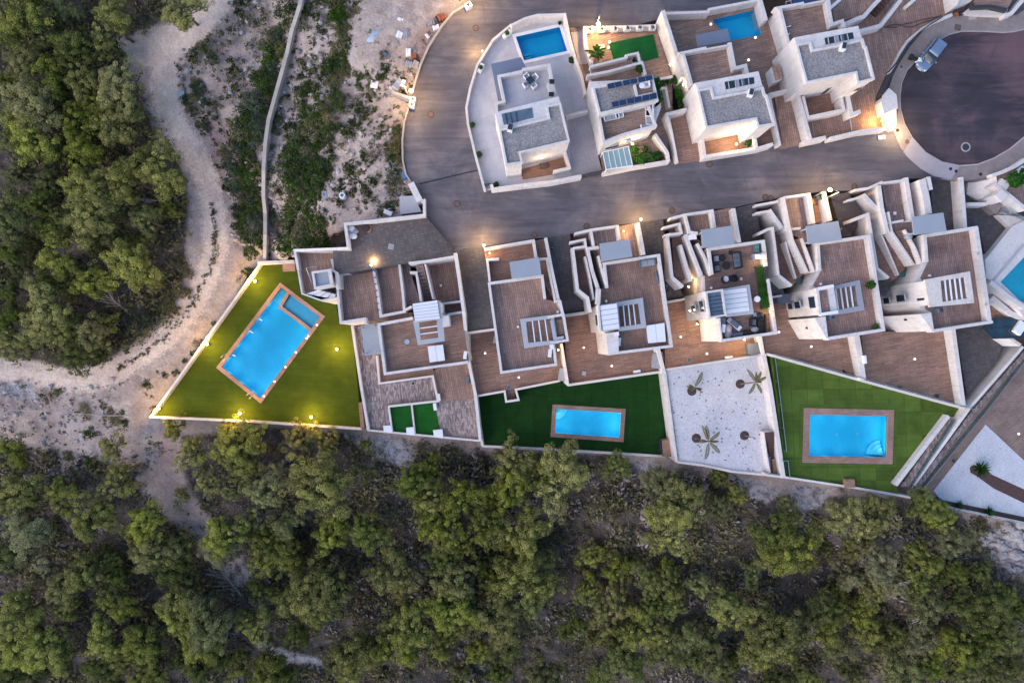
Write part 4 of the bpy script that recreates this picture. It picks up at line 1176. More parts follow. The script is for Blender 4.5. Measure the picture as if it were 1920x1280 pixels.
def gate(label, p0, p1, z0, hgt, n=8, mat='gate'):
    (x0, y0), (x1, y1) = XY([p0, p1], z0 + hgt)
    L = math.hypot(x1 - x0, y1 - y0); an = math.atan2(y1 - y0, x1 - x0)
    T = thing('sliding_gate', label, 'gate', ((x0 + x1) / 2, (y0 + y1) / 2, z0))
    mb = MB(); mb.wall([(x0, y0), (x1, y1)], 0.10, z0 + hgt, z0 + hgt - 0.12); mb.wall([(x0, y0), (x1, y1)], 0.095, z0 + 0.18, z0 + 0.06)
    mb.build('gate_frame', M['dark'], T)
    for i in range(n):
        t = (i + 0.5) / n
        x, y = lerp((x0, y0), (x1, y1), t)
        mb = MB(); mb.box(x, y, z0 + 0.12, L / n * 0.82, 0.05, hgt - 0.16, an); mb.build('slat', M[mat], T)
    return T
gate('dark sliding gate across the lilac driveway', a('780,1105')[0], a('905,1078')[0], 0.05, 1.6, 9)
gate('small dark gate at the south corner of the first villa', a('160,1165')[0], a('203,1160')[0], 0.05, 1.2, 4)
x, y = XY(a('460,850'), 0)[0]
T = thing('villa', 'pale villa with grey gravel roof beside the curved road', 'villa', (x, y, PAT))
VILLA1 = T
low = a('250,478 405,440 575,408 612,600 640,690 235,720 232,658 285,640 262,540')
body(T, 'lower_wing', low, 3.3, 3.3, 0)
sheet(T, 'terrace_floor', low, 3.3, 3.32, 'patio', 0.01)
wl(T, 'parapet', a('240,700 238,655 288,640 255,482 403,452'), 0.36, 4.2, 3.0)
wl(T, 'parapet', a('402,440 570,412 592,510'), 0.36, 4.35, 3.0)
wl(T, 'parapet', a('576,520 600,600'), 0.8, 4.25, 3.0)
roofo = a('228,710 632,608 650,655 700,890 385,965 400,1028 300,1040 262,830')
body(T, 'main_block', roofo, 6.4, 6.3, 0)
sheet(T, 'roof_gravel', a('268,815 440,772 575,738 560,668 636,655 692,885 383,958 396,1020 302,1034'), 6.4, 6.33, 'roof_gravel', 0.01)
wl(T, 'parapet', a('262,822 450,775 572,745 560,672 640,655 696,888 384,962 398,1024 302,1038'), 0.24, 6.62, 6.2, closed=True)
sheet(T, 'stair_roof', a('228,712 632,610 640,650 555,672 570,740 262,818'), 6.4, 6.42, 'stucco', 0.1)
sheet(T, 'roof_light', a('270,722 462,682 472,745 285,792'), 6.4, 6.47, 'skylight', 0.05)
for i in range(3):
    k = 0.12 + i * 0.17
    p0 = lerp(a('270,722')[0], a('462,682')[0], k); p1 = lerp(a('285,792')[0], a('472,745')[0], k)
    wl(T, 'roof_light_bar', [p0, p1], 0.07, 6.54, 6.4, 'dark')
mb = MB(); xx, yy = XY(a('326,805'), 7.0)[0]; mb.box(xx, yy, 6.3, 0.55, 0.75, 0.8, R(-12)); ch = mb.build('chimney', M['white'], T)
mb = MB(); mb.box(xx, yy + 0.02, 7.12, 0.5, 0.6, 0.12, R(-12)); mb.build('chimney_cap', M['dark'], ch)
# south court: lit terrace with doors
sheet(T, 'court_floor', a('390,1065 690,975 712,1075 405,1125'), 1.0, 0.36, 'deck_c', 0.1)
wl(T, 'court_wall', a('672,960 702,1058 600,1082'), 0.3, 1.9, 0)
window(T, a('408,1030')[0], a('498,1012')[0], 0.5, 2.7, 0.4, 0.12)
window(T, a('555,1000')[0], a('652,978')[0], 0.5, 2.7, 0.4, 0.12)
window(T, a('330,1090')[0], a('372,1080')[0], 1.6, 2.5, 2.0, 0.14)
mb = MB(); mb.slab(XY(a('205,405 393,362 428,430 400,455 262,488 290,620 250,645'), 2.9), 2.9, 2.72, bottom=True); mb.build('porch_canopy', M['blue_panel'], T)
wall_lamp('lit lamp under the south wall of the first villa', a('528,1000')[0], 2.0, 2.2, 30, off=(0, -0.5), size=0.16)
mb = MB(); p_ = XY(a('537,1048'), 0.4)[0]
T2 = thing('court_table', 'dark low table on the lit south court of the first villa', 'table', (p_[0], p_[1], 0.4))
mb.box(p_[0], p_[1], 0.72, 0.95, 0.55, 0.06, R(12)); mb.build('tabletop', M['dark'], T2)
for sx_ in (-0.4, 0.4):
    for sy_ in (-0.2, 0.2):
        mb = MB(); mb.box(p_[0] + sx_, p_[1] + sy_, 0.38, 0.05, 0.05, 0.34); mb.build('leg', M['dark'], T2)
# roof dining set
tz = 3.34
p_ = XY(a('452,522'), tz)[0]
T2 = thing('roof_table', 'dark square table on the first villa roof terrace', 'table', (p_[0], p_[1], tz))
mb = MB(); mb.box(p_[0], p_[1], tz + 0.68, 0.72, 0.72, 0.06, R(38)); mb.build('tabletop', M['glass'], T2)
for k in range(4):
    an = R(38 + 45 + 90 * k); mb = MB(); mb.box(p_[0] + 0.42 * math.cos(an), p_[1] + 0.42 * math.sin(an), tz, 0.06, 0.06, 0.68); mb.build('leg', M['white'], T2)
def armchair(name, label, x, y, z, rot, frame, cush, w_=0.75, d_=0.72, group=None, cat='chair', seats=1):
    """low outdoor chair or sofa: base, cushions, backrest, two arms; faces +y before turning"""
    T = thing(name, label, cat, (x, y, z), group)
    cr, sr = math.cos(R(rot)), math.sin(R(rot))
    def bx(nm, ux, uy, z0, sx, sy, sz, m):
        mb = MB(); mb.box(x + ux * cr - uy * sr, y + ux * sr + uy * cr, z + z0, sx, sy, sz, R(rot)); return mb.build(nm, M[m], T, bevel=0.02)
    bx('frame', 0, 0, 0.08, w_, d_, 0.2, frame)
    for i in range(seats):
        sw = (w_ - 0.2) / seats
        bx('seat', -w_ / 2 + 0.1 + sw * (i + 0.5), 0.05, 0.285, sw - 0.03, d_ - 0.15, 0.14, cush)
    bx('backrest', 0, -d_ / 2 + 0.06, 0.285, w_, 0.12, 0.45, frame)
    for s_ in (-1, 1):
        bx('armrest', s_ * (w_ / 2 - 0.04), 0.07, 0.285, 0.08, d_ - 0.16, 0.3, frame)
    for sx_ in (-1, 1):
        for sy_ in (-1, 1): bx('leg', sx_ * (w_ / 2 - 0.05), sy_ * (d_ / 2 - 0.05), 0.0, 0.05, 0.05, 0.08, 'dark')
    return T
for k, lab in enumerate(('north-west', 'north-east', 'south-east', 'south-west')):
    an = R(38 + 90 * k + 90)
    cx_, cy_ = p_[0] + 0.72 * math.cos(an), p_[1] + 0.72 * math.sin(an)
    armchair('roof_chair', 'white chair at the %s corner of the dark roof table' % lab, cx_, cy_, tz, math.degrees(an) + 90, 'white', 'cushion_l', 0.62, 0.5, 'white chairs round the roof table')
# generic small plants -------------------------------------------------
def leaf_cloud(n, size, rx, ry, rz, cz, seed, up=0.5, hollow=0.5, puffs=None, face=0.7, shell=0.55):
    """verts, faces, tints of n leaf-sized quads filling an uneven volume"""
    rg = np.random.default_rng(seed)
    if puffs is None:
        d_ = rg.normal(size=(n, 3)); d_ /= np.linalg.norm(d_, axis=1)[:, None]
        r = hollow + (1 - hollow) * rg.random(n) ** 0.5
        c_ = d_ * r[:, None]; nrm = d_; tint = rg.random(n) * 0.6 + 0.2
    else:
        m = len(puffs); k = n // m
        cc, nn, tt = [], [], []
        for (pc, pr, pt) in puffs:
            d_ = rg.normal(size=(k, 3)); d_ /= np.linalg.norm(d_, axis=1)[:, None]
            r = shell + (1 - shell) * rg.random(k) ** 0.5
            cc.append(np.array(pc) + d_ * (pr * r)[:, None]); nn.append(d_); tt.append(np.clip(pt + rg.normal(0, 0.12, k), 0, 1))
        c_ = np.concatenate(cc); nrm = np.concatenate(nn); tint = np.concatenate(tt); n = len(c_)
    c_ = c_ * np.array([rx, ry, rz]) + np.array([0, 0, cz])
    nv = nrm * face + rg.normal(0, 0.55, (n, 3)) + np.array([0, 0, up])
    nv /= np.linalg.norm(nv, axis=1)[:, None]
    rv = rg.normal(size=(n, 3)); u = np.cross(nv, rv); u /= np.linalg.norm(u, axis=1)[:, None]; v = np.cross(nv, u)
    s_ = size * (0.6 + 0.8 * rg.random(n))[:, None]
    q4 = np.stack([c_ - u * s_ * 0.5, c_ + v * s_ * 0.32, c_ + u * s_ * 0.5, c_ - v * s_ * 0.32], 1)
    return q4.reshape(-1, 3), n, tint
def leaf_mesh(name, V, n, tint, mat):
    me = bpy.data.meshes.new(name)
    me.vertices.add(4 * n); me.vertices.foreach_set('co', V.ravel())
    me.loops.add(4 * n); me.loops.foreach_set('vertex_index', np.arange(4 * n))
    me.polygons.add(n); me.polygons.foreach_set('loop_start', np.arange(0, 4 * n, 4)); me.polygons.foreach_set('loop_total', np.full(n, 4))
    me.update(calc_edges=True)
    at = me.attributes.new('tint', 'FLOAT', 'FACE'); at.data.foreach_set('value', tint.astype(np.float32))
    me.materials.append(mat)
    return me
_plant_meshes = {}
def plant_mesh(kind):
    if kind not in _plant_meshes:
        if kind == 'round': V, n, t = leaf_cloud(420, 0.16, 0.5, 0.5, 0.45, 0.45, 3)
        elif kind == 'loose': V, n, t = leaf_cloud(300, 0.2, 0.55, 0.5, 0.5, 0.5, 4, hollow=0.2)
        elif kind == 'box': V, n, t = leaf_cloud(500, 0.12, 0.5, 0.5, 0.5, 0.5, 5)
        elif kind == 'spiky':
            rg = np.random.default_rng(6); V = []; n = 46
            for i in range(n):
                an = rg.random() * 6.28; el = rg.random() * 1.1 + 0.15; L = 0.45 + 0.25 * rg.random()
                dx = np.array([math.cos(an) * math.cos(el), math.sin(an) * math.cos(el), math.sin(el)]); sd_ = np.array([-math.sin(an), math.cos(an), 0]) * 0.05
                b0 = np.array([0, 0, 0.1]); tip = b0 + dx * L
                V += [b0 - sd_ * 0.6, b0 + dx * L * 0.5 - sd_ + [0, 0, 0.03], tip, b0 + dx * L * 0.5 + sd_ + [0, 0, 0.03]]
            V = np.array(V); t = rg.random(n)
        _plant_meshes[kind] = leaf_mesh('foliage', V, n, t, M['leaf_garden'])
    return _plant_meshes[kind]
def foliage(parent, kind, loc, scale, rz=0.0, mat=None):
    o = bpy.data.objects.new('foliage', plant_mesh(kind)); COL.objects.link(o)
    o.parent = parent; o.location = Vector(loc) - world_loc(parent); o.scale = scale if isinstance(scale, tuple) else (scale,) * 3
    o.rotation_euler = (0, 0, rz)
    return o
def potted(label, p, z, r=0.28, hgt=0.45, mat='white', kind='round', s_=0.9, box=None, cat='potted plant', name='potted_plant', group=None):
    x, y = XY([p], z + hgt)[0]
    T = thing(name, label, cat, (x, y, z), group)
    mb = MB()
    if box: mb.box(x, y, z, box[0], box[1], hgt, R(box[2]), 1.06)
    else: mb.lathe(x, y, [(r * 0.72, z), (r, z + hgt), (r * 0.88, z + hgt - 0.01), (r * 0.84, z + hgt - 0.07)], 12)
    mb.build('pot', M[mat], T)
    foliage(T, kind, (x, y, z + hgt - 0.12), s_, random.random() * 6)
    return T
# planter troughs and shrubs of villa 1
potted('white trough with small plants on the curved wall of the first villa', m1('540,460')[0], PAT, hgt=0.6, box=(1.1, 0.45, 40), kind='loose', s_=0.55)
potted('white trough halfway down the curved wall of the first villa', a('140,428')[0], PAT, hgt=0.6, box=(0.45, 1.0, -25), kind='loose', s_=0.5)
potted('small round bush by the west wall of the first villa', a('86,792')[0], PAT, 0.22, 0.3, 'terracotta', 'round', 0.7)
potted('lower small bush by the west wall of the first villa', a('130,980')[0], PAT, 0.22, 0.3, 'terracotta', 'round', 0.75)
potted('tall plant in a white pot by the pool wall of the first villa', m1('1835,1005')[0], PAT, 0.3, 0.6, 'white', 'round', 0.85)
potted('white pot at the pool head of the first villa', m1('1620,170')[0], PAT, 0.28, 0.4, 'white', 'spiky', 0.8)
potted('dark shrub in the street corner of the first villa', a('236,1168')[0], PAT, 0.2, 0.25, 'terracotta', 'loose', 0.7)
potted('black pot beside the cobalt pool cover', m1('1598,245')[0], PAT, 0.2, 0.35, 'black', 'spiky', 0.5)
for lab, p_, z in (('dark lantern box on the terrace parapet of the first villa', a('588,520')[0], 4.4), ('small dark pot on the terrace corner of the first villa', a('585,600')[0], 4.35)):
    x, y = XY([p_], z)[0]; T2 = thing('lantern', lab, 'lantern', (x, y, z - 0.1)); mb = MB(); mb.box(x, y, z - 0.1, 0.5, 0.35, 0.35); mb.build('case', M['dark'], T2); mb = MB(); mb.box(x, y, z + 0.25, 0.56, 0.42, 0.05); mb.build('lid', M['black'], T2)
# ---- villa 2: narrow villa with solar panels
U2 = a('705,178 785,175 1245,165 1350,500 1350,700 1310,720 1330,1020 912,1100 890,950 800,600')
mb = MB(); mb.slab(XY(U2, 0.25), 0.25, -3); struct('patio', mb, M['deck_f'], 'brown boarded garden of the narrow villa with solar panels')
mb = MB(); mb.slab(XY(a('708,205 785,200 830,400 760,410'), 0.27), 0.268, 0.1); struct('side_path', mb, M['patio_b'], 'stone side path between the first two villas')
boundary('garden_wall', 'white street wall behind the row of planters', m2('125,200 700,190 1370,165'), 0.3, 1.3, -1)
boundary('garden_wall', 'white wall between side path and palm bed', m2('150,200 165,500 270,820'), 0.5, 1.1, -1)
boundary('garden_wall', 'tall white wall between the second and third villa', a('1290,68 1345,240 1420,480'), 0.5, [3.4, 3.2, 3.0], -1)
boundary('garden_wall', 'low white cross wall below the emerald lawn', m2('1440,1080 1660,1040'), 0.35, 1.3, -1)
mb = MB(); mb.slab(XY(m2('565,470 1325,315 1420,715 1130,785 640,745'), 0.3), 0.31, 0.1); struct('small_lawn', mb, M['turf_u'], 'emerald artificial lawn in the narrow villa garden')
for k, xx in enumerate((235, 440, 665, 880, 1095, 1310)):
    lab = ['first planter from the left on the lit street wall', 'glowing second planter beside the street wall lamp', 'third white planter on the street wall', 'fourth white planter on the street wall', 'fifth white planter on the street wall', 'last white planter beside the tall villa wall'][k]
    potted(lab, m2('%d,%d' % (xx, 238 - k * 8))[0], 0.85, hgt=0.55, box=(0.75, 0.4, 4), kind='spiky', s_=0.55, group='planters along the street wall')
T = thing('villa', 'narrow villa with two rows of blue solar panels', 'villa', (*XY(a('1040,700'), 0)[0], 0.25))
VILLA2 = T
t1 = m2('235,840 865,700 1065,630 1130,790 900,870 260,960')
body(T, 'planter_terrace', a('842,422 1060,372 1145,342 1165,400 1185,490 860,560 830,490'), 2.9, 2.9, 0)
sheet(T, 'terrace_floor', a('842,422 1060,372 1145,342 1165,400 1185,490 860,560 830,490'), 2.9, 2.93, 'deck_f', 0.01)
wl(T, 'parapet', m2('240,870 870,715 865,680 1060,635 1100,800'), 0.28, 3.7, 2.6)
wl(T, 'parapet', m2('190,1025 575,950 905,860 1130,800 1195,1010'), 0.32, 3.9, 2.6)
blk = a('820,480 1215,475 1260,630 1240,790 920,905 890,745 845,560')
body(T, 'lower_block', a('830,500 1185,480 1255,560 1290,660 1245,790 1030,850 915,905 885,745'), 5.4, 4.6, 0)
sheet(T, 'terrace_floor', a('893,740 1180,660 1205,800 1030,848 918,880'), 4.6, 4.64, 'deck_f', 0.01)
wl(T, 'parapet', a('890,745 918,900 1030,852 1245,792 1200,670'), 0.32, 5.4, 4.2)
body(T, 'roof_block', a('848,552 1222,478 1258,632 890,722'), 6.5, 6.4, 0.5)
sheet(T, 'roof_gravel', a('868,562 1110,520 1125,610 1215,590 1245,630 895,712'), 6.5, 6.43, 'roof_gravel', 0.01)
wl(T, 'parapet', a('850,555 1220,480 1255,632 892,718'), 0.28, 6.72, 6.2, closed=True)
sheet(T, 'balcony_floor', a('1125,535 1215,520 1225,585 1135,605'), 6.5, 6.48, 'deck_f', 0.05)
wl(T, 'balcony_wall', a('1112,535 1130,610 1222,590'), 0.25, 6.9, 6.3)
body(T, 'side_wing', a('1225,490 1260,485 1290,640 1240,680'), 4.6, 4.6, 0)
sheet(T, 'planter_soil', a('1238,500 1256,497 1282,635 1262,648'), 4.6, 4.63, 'pit', 0.02)
for k in range(4):
    p_ = lerp(a('1247,510')[0], a('1270,635')[0], k / 3); xx, yy = XY([p_], 4.7)[0]
    foliage(T, 'loose', (xx, yy, 4.5), 0.75, k)
for row, (p0, p1, q0, q1) in enumerate(((m2('515,1190')[0], m2('1300,1030')[0], m2('545,1262')[0], m2('1330,1090')[0]), (a('958,655')[0], a('1248,592')[0], a('968,682')[0], a('1256,622')[0]))):
    zz = 7.0
    for k in range(6):
        t0, t1_ = k / 6 + (0.001 if k % 2 else 0.010), (k + 1) / 6 - (0.010 if k % 2 else 0.001)
        A, B, C, D = (XY([v], zz)[0] for v in (lerp(p0, p1, t0), lerp(p0, p1, t1_), lerp(q0, q1, t1_), lerp(q0, q1, t0)))
        Tp = thing('solar_panel', 'blue solar panel %s in the %s row on the narrow villa' % (('nearest the west edge', 'second from the west', 'third from the west', 'third from the east', 'second from the east', 'nearest the east edge')[k], ('upper', 'lower')[row]), 'solar panel', (A[0], A[1], 6.45), 'solar panels on the narrow villa')
        mb = MB(); mb.slab([D, C, B, A], [zz, zz, zz + 0.35, zz + 0.35], zz - 0.05); mb.build('panel_frame', M['steel'], Tp)
        mb = MB(); mb.add([(x, y, zz + 0.02 + 0.35 * (0 if i_ < 2 else 1)) for i_, (x, y) in enumerate([lerp(D, B, 0.02), lerp(C, A, 0.02), lerp(B, D, 0.02), lerp(A, C, 0.02)])], [(0, 1, 2, 3)])
        mb.build('cells', mat_noise('solar_cells', (0.008, 0.022, 0.07), 0.2, 3, 0.2, spec=0.6) if 'cells' not in M else M['cells'], Tp)
        mb = MB(); mb.box((A[0] + B[0]) / 2, (A[1] + B[1]) / 2, 6.44, 0.06, 0.06, 0.6); mb.build('support', M['steel'], Tp)
window(T, a('922,935')[0], a('1008,915')[0], 1.7, 2.5, 2.0, 0.12)
window(T, a('1062,898')[0], a('1088,890')[0], 2.1, 2.6, 2.3, 0.12)
wall_lamp('bright lamp under the south wall of the narrow villa', a('1095,915')[0], 1.6, 1.8, 55, off=(0, -0.5), mat='lamp_white', col=(1, 0.8, 0.5))
# glass pergola on its street side
fr = XY(a('910,962 1072,925 1098,1045 932,1072'), 2.4)
Tg = thing('glass_pergola', 'pale glass roofed pergola with white bars by the street', 'pergola', (fr[0][0], fr[0][1], 0.25))
A, B, C, D = fr
mb = MB()
for p0, p1 in ((A, B), (B, C), (C, D), (D, A)): mb.wall([p0, p1], 0.1, 2.42 + jit() * 0.3, 2.28)
mb.build('frame', M['white'], Tg)
mb = MB()
for pt in fr: mb.box(pt[0], pt[1], 0.2, 0.1, 0.1, 2.1)
mb.build('post', M['white'], Tg)
for k in range(5):
    t0, t1_ = k / 5, (k + 1) / 5
    mb = MB(); mb.slab([lerp(A, B, t0 + 0.01), lerp(A, B, t1_ - 0.01), lerp(D, C, t1_ - 0.01), lerp(D, C, t0 + 0.01)], 2.36, 2.34, bottom=True)
    mb.build('pane', mat_noise('milky_glass', (0.26, 0.38, 0.40), 0.1, 1.0, 0.2, spec=0.6) if k == 0 else bpy.data.materials['milky_glass'], Tg)
    if k: mb = MB(); mb.wall([lerp(A, B, t0), lerp(D, C, t0)], 0.07, 2.42, 2.3); mb.build('bar', M['white'], Tg)
boundary('garden_wall', 'white street wall of the narrow villa with pergola', a('910,1095 1090,1058 1330,1018'), 0.42, 1.1, -1)
boundary('garden_wall', 'white slanting wall beside the narrow villa courtyard', a('1328,1020 1320,965 1240,848'), 0.4, [1.3, 1.5, 1.7], -1)
boundary('garden_wall', 'pale retaining wall along the first brown driveway', a('1312,712 1345,830 1380,1020'), 0.3, [2.4, 1.8, 0.9], -1)
boundary('garden_wall', 'white wall across the top of the first brown driveway', a('1308,722 1440,690'), 0.36, 2.4, -1)
boundary('garden_wall', 'short white wall in the potted plant courtyard', m3('352,380 400,378 440,595'), 0.3, 1.6, -1)
# courtyard plants and furniture
for lab, txt, k_, s_ in (('low leafy shrub at the west end of the courtyard bed', '1105,950', 'loose', 1.1), ('dark shrub left in the street bed', '1110,1005', 'round', 1.2), ('broad shrub in the middle of the street bed', '1150,1010', 'loose', 1.5), ('dense shrub right of the street bed', '1215,1000', 'round', 1.4), ('small shrub at the east end of the street bed', '1255,990', 'loose', 1.2), ('narrow shrub under the east terrace', '1175,940', 'round', 0.9)):
    p_ = a(txt)[0]; x, y = XY([p_], 0.6)[0]
    Tq = thing('garden_shrub', lab, 'shrub', (x, y, 0.25)); foliage(Tq, k_, (x, y, 0.15), s_, random.random() * 6)
    mb = MB(); mb.tube([(x, y, 0.2), (x, y, 0.25 + 0.4 * s_)], 0.04, 5); mb.build('stem', M['trunk'], Tq)
armchair('garden_bench', 'brown bench in the lit street courtyard', *XY(m3('100,1060'), 0.6)[0], 0.25, 190, 'deck_c', 'deck_c', 1.3, 0.6, cat='bench')
for lab, txt, s_ in (('round white sofa end on the narrow villa terrace', '222,700', 90), ('white lounge sofa by the east parapet', '215,610', 90)):
    armchair('terrace_sofa', lab, *XY(m3(txt), 5.0)[0], 4.65, s_, 'white', 'cushion_l', 1.7, 0.8, cat='sofa', seats=2)
armchair('terrace_sofa', 'white bench along the south parapet of the narrow villa', *XY(m3('200,795'), 5.0)[0], 4.65, 12, 'white', 'cushion_l', 1.5, 0.6, cat='sofa', seats=2)
armchair('terrace_sofa', 'pale bench under the solar panels', *XY(a('965,740'), 5.0)[0], 4.65, 192, 'white', 'cushion_l', 1.7, 0.6, cat='sofa', seats=2)
armchair('terrace_sofa', 'small pale bench near the terrace door', *XY(a('1015,728'), 5.0)[0], 4.65, 192, 'white', 'cushion_l', 0.9, 0.55, cat='sofa')
for lab, txt, s_, k_ in (('white pot at the cross wall corner', '490,300', 1.0, 'round'), ('small plant in a low pot by the cross wall', '355,330', 0.8, 'round'), ('second small plant by the cross wall', '415,318', 0.7, 'loose'), ('yellowish bush below the wall lamp', '525,395', 0.75, 'round'), ('white pot on the tall wall side', '530,465', 0.8, 'round'), ('lower plant in the courtyard row', '555,520', 0.75, 'loose'), ('lowest plant in the courtyard row', '560,575', 0.7, 'round')):
    potted(lab, m3(txt)[0], 0.3, 0.26, 0.4, 'white', k_, s_, group='pots in the villa courtyard')
potted('round grey pot with plant on the upper planter terrace', m2('1000,760')[0], 2.95, 0.34, 0.4, 'mid_grey', 'spiky', 0.7)
potted('yellow green bush in a pot on the lower planter terrace', m2('1080,930')[0], 2.95, 0.3, 0.4, 'white', 'round', 0.95)
armchair('balcony_chair', 'white chair on the small roof balcony', *XY(m2('1215,1180'), 6.9)[0], 6.5, 100, 'white', 'cushion_l', 0.6, 0.6)
x, y = XY(m2('1130,1200'), 6.9)[0]
Tq = thing('balcony_table', 'round white table on the small roof balcony', 'table', (x, y, 6.5)); mb = MB(); mb.lathe(x, y, [(0.3, 6.95), (0.32, 6.98), (0.3, 7.0)], 12); mb.build('tabletop', M['white'], Tq); mb = MB(); mb.lathe(x, y, [(0.15, 6.5), (0.04, 6.55), (0.04, 6.95)], 8); mb.build('pedestal', M['white'], Tq)
wall_lamp('lit lamp on the tall wall by the emerald lawn', m3('438,140')[0], 1.2, 1.4, 12, off=(-0.4, 0), mat='lamp_white', col=(1, 0.82, 0.6))
wall_lamp('lit lamp on the tall wall above the potted plants', m3('582,355')[0], 1.4, 1.6, 12, off=(-0.4, 0), mat='lamp_white', col=(1, 0.82, 0.6))
for lab, txt in (('small white ball light at the emerald lawn corner', '578,445'), ('second small ball light by the emerald lawn', '558,540')):
    x, y = XY(m2(txt), 0.5)[0]; mb = MB(); mb.blob(x, y, 0.45, 0.16, 0.16, 0.16, 10, 6); tag(mb.build('ball_light', M['lamp_soft']), lab, 'ball light')
mb = MB(); mb.slab(XY(m2('390,495 480,490 490,545 400,560'), 0.5), 0.55, 0.25); tag(mb.build('stone_block', M['white']), 'pale stone block by the leafy palm', 'block')
# ---- villa 3
U3 = b('40,200 100,80 420,70 790,5 850,160 920,660 1050,630 1120,1050 960,1085 900,1050 385,1165 200,1195 130,830 320,770 180,430')
POOL_U3 = ccw(XY(b('445,145 770,72 802,255 580,302'), 0.2))
mb = MB(); mb.slab(XY(U3, 0.2), 0.2, -3, holes=[inset(POOL_U3, -0.02)]); struct('patio', mb, M['deck_f'], 'brown boarded garden round the blue pool of the third villa')
T = pool_flush('blue pool half under the grey canopy of the third villa', POOL_U3, 0.2, M['pool_deep'], 'deck_f')
for txt in ('438,178', '762,275', '712,438'):
    floor_light({'438,178': 'small white light at the upper left corner of the third villa pool', '762,275': 'small white light below the right end of the third villa pool', '712,438': 'white floor light south of the third villa pool'}[txt], b(txt)[0], 0.26, group=None)
boundary('garden_wall', 'long white north wall of the third villa', b('95,100 420,88 425,70 785,2'), 0.36, 1.6, -1)
boundary('garden_wall', 'white wall stub between the third and fourth villa pools', b('795,-10 840,150'), 0.5, 1.8, -1)
boundary('garden_wall', 'low white cap wall left of the second brown driveway', b('860,690 940,1060'), 0.4, [1.6, 1.2], -1)
boundary('garden_wall', 'white cross wall above the second brown driveway', b('860,690 1050,642'), 0.4, 1.7, -1)
boundary('garden_wall', 'white post wall left of the first brown driveway', b('130,830 195,1185'), 0.3, [1.0, 0.7], -1)
def villa_block(T, roof, grav, terr, terr_par, shaft_top, shaft, z_r=6.4, z_t=3.4, floor='deck_f'):
    body(T, 'lower_wing', terr, z_t, z_t, 0)
    sheet(T, 'terrace_floor', terr, z_t, z_t + 0.03, floor, 0.01)
    for p_, t in terr_par: wl(T, 'parapet', p_, t, z_t + 0.9, z_t - 0.3)
    body(T, 'main_block', roof, z_r, z_r, 0)
    sheet(T, 'roof_gravel', grav, z_r, z_r + 0.03, 'roof_gravel', 0.01)
    wl(T, 'parapet', grav, 0.26, z_r + 0.3, z_r - 0.2, closed=True)
    sheet(T, 'shaft_roof', shaft_top, z_r, z_r + 0.07, 'stucco', 0.1)
    sheet(T, 'roof_light', shaft, z_r, z_r + 0.12, 'glass', 0.05)
    for k in range(4):
        t = 0.14 + k * 0.23
        wl(T, 'roof_light_bar', [lerp(shaft[0], shaft[1], t), lerp(shaft[3], shaft[2], t)], 0.06, z_r + 0.2, z_r, 'mid_grey')
    for k, (t0, t1_) in enumerate(((0.36, 0.48), (0.56, 0.66))):
        sheet(T, 'blind', [lerp(shaft[0], shaft[1], t0), lerp(shaft[0], shaft[1], t1_), lerp(shaft[3], shaft[2], t1_), lerp(shaft[3], shaft[2], t0)], z_r, z_r + 0.14, 'cushion_l' if k == 0 else 'skylight', 0.02)
T = thing('villa', 'white villa with grey gravel roof and warmly lit south court', 'villa', (*XY(b('560,750'), 0)[0], 0.2))
VILLA3 = T
villa_block(T, b('318,606 780,520 815,632 840,690 900,905 785,925 768,858 410,930 345,665'), b('348,660 440,640 458,715 700,668 815,640 828,690 842,695 898,902 785,918 767,862 408,925'),
            b('225,392 410,345 565,330 600,480 690,475 712,540 300,640'), [(b('302,625 240,402 222,388 405,350'), 0.35), (b('405,360 565,330'), 0.2), (b('575,310 612,498 690,478 705,545'), 0.45)],
            b('320,608 782,522 812,632 455,712 440,642 350,658'), b('535,600 748,565 752,612 545,655'))
mb = MB(); xx, yy = XY(b('730,675'), 7.0)[0]; mb.box(xx, yy, 6.4, 0.55, 0.7, 0.7, R(-12)); ch = mb.build('chimney', M['white'], T); mb = MB(); mb.box(xx, yy + 0.05, 7.12, 0.4, 0.6, 0.1, R(-12)); mb.build('chimney_cap', M['dark'], ch)
mb = MB(); mb.slab(XY(b('330,255 560,210 582,300 345,342'), 2.8), 2.8, 2.62, bottom=True); mb.build('porch_canopy', M['blue_panel'], T)
sheet(T, 'court_floor', b('385,1005 735,960 745,1075 410,1125'), 0.3, 0.26, 'deck_c', 0.05)
sheet(T, 'court_floor', b('770,970 905,930 930,1050 790,1055'), 0.3, 0.28, 'deck_c', 0.05)
wl(T, 'court_wall', b('370,975 395,1140 800,1075 890,1048'), 0.42, 1.7, 0)
wl(T, 'court_wall', b('748,955 770,1075'), 0.4, 1.9, 0)
window(T, b('405,1000')[0], b('480,985')[0], 0.4, 2.6, 0.4, 0.12)
window(T, b('540,965')[0], b('635,948')[0], 0.4, 2.6, 0.4, 0.12)
wall_lamp('glowing lamp in the warm south court of the third villa', b('690,975')[0], 2.0, 2.1, 150, off=(-1.2, -0.6), mat='lamp_white', col=(1, 0.68, 0.36))
potted('grey plant pot in the warm south court', b('705,1045')[0], 0.3, 0.3, 0.5, 'mid_grey', 'loose', 0.9)
x, y = XY(b('625,1048'), 0.5)[0]; mb = MB(); mb.blob(x, y, 0.45, 0.16, 0.16, 0.16, 10, 6); tag(mb.build('ball_light', M['lamp_soft']), 'small white ball on the floor of the warm court', 'ball light')
wall_lamp('lit lamp on the white wall by the first brown driveway', b('342,845')[0], 1.0, 1.2, 60, off=(-0.8, 0), mat='lamp_white', col=(1, 0.75, 0.45))
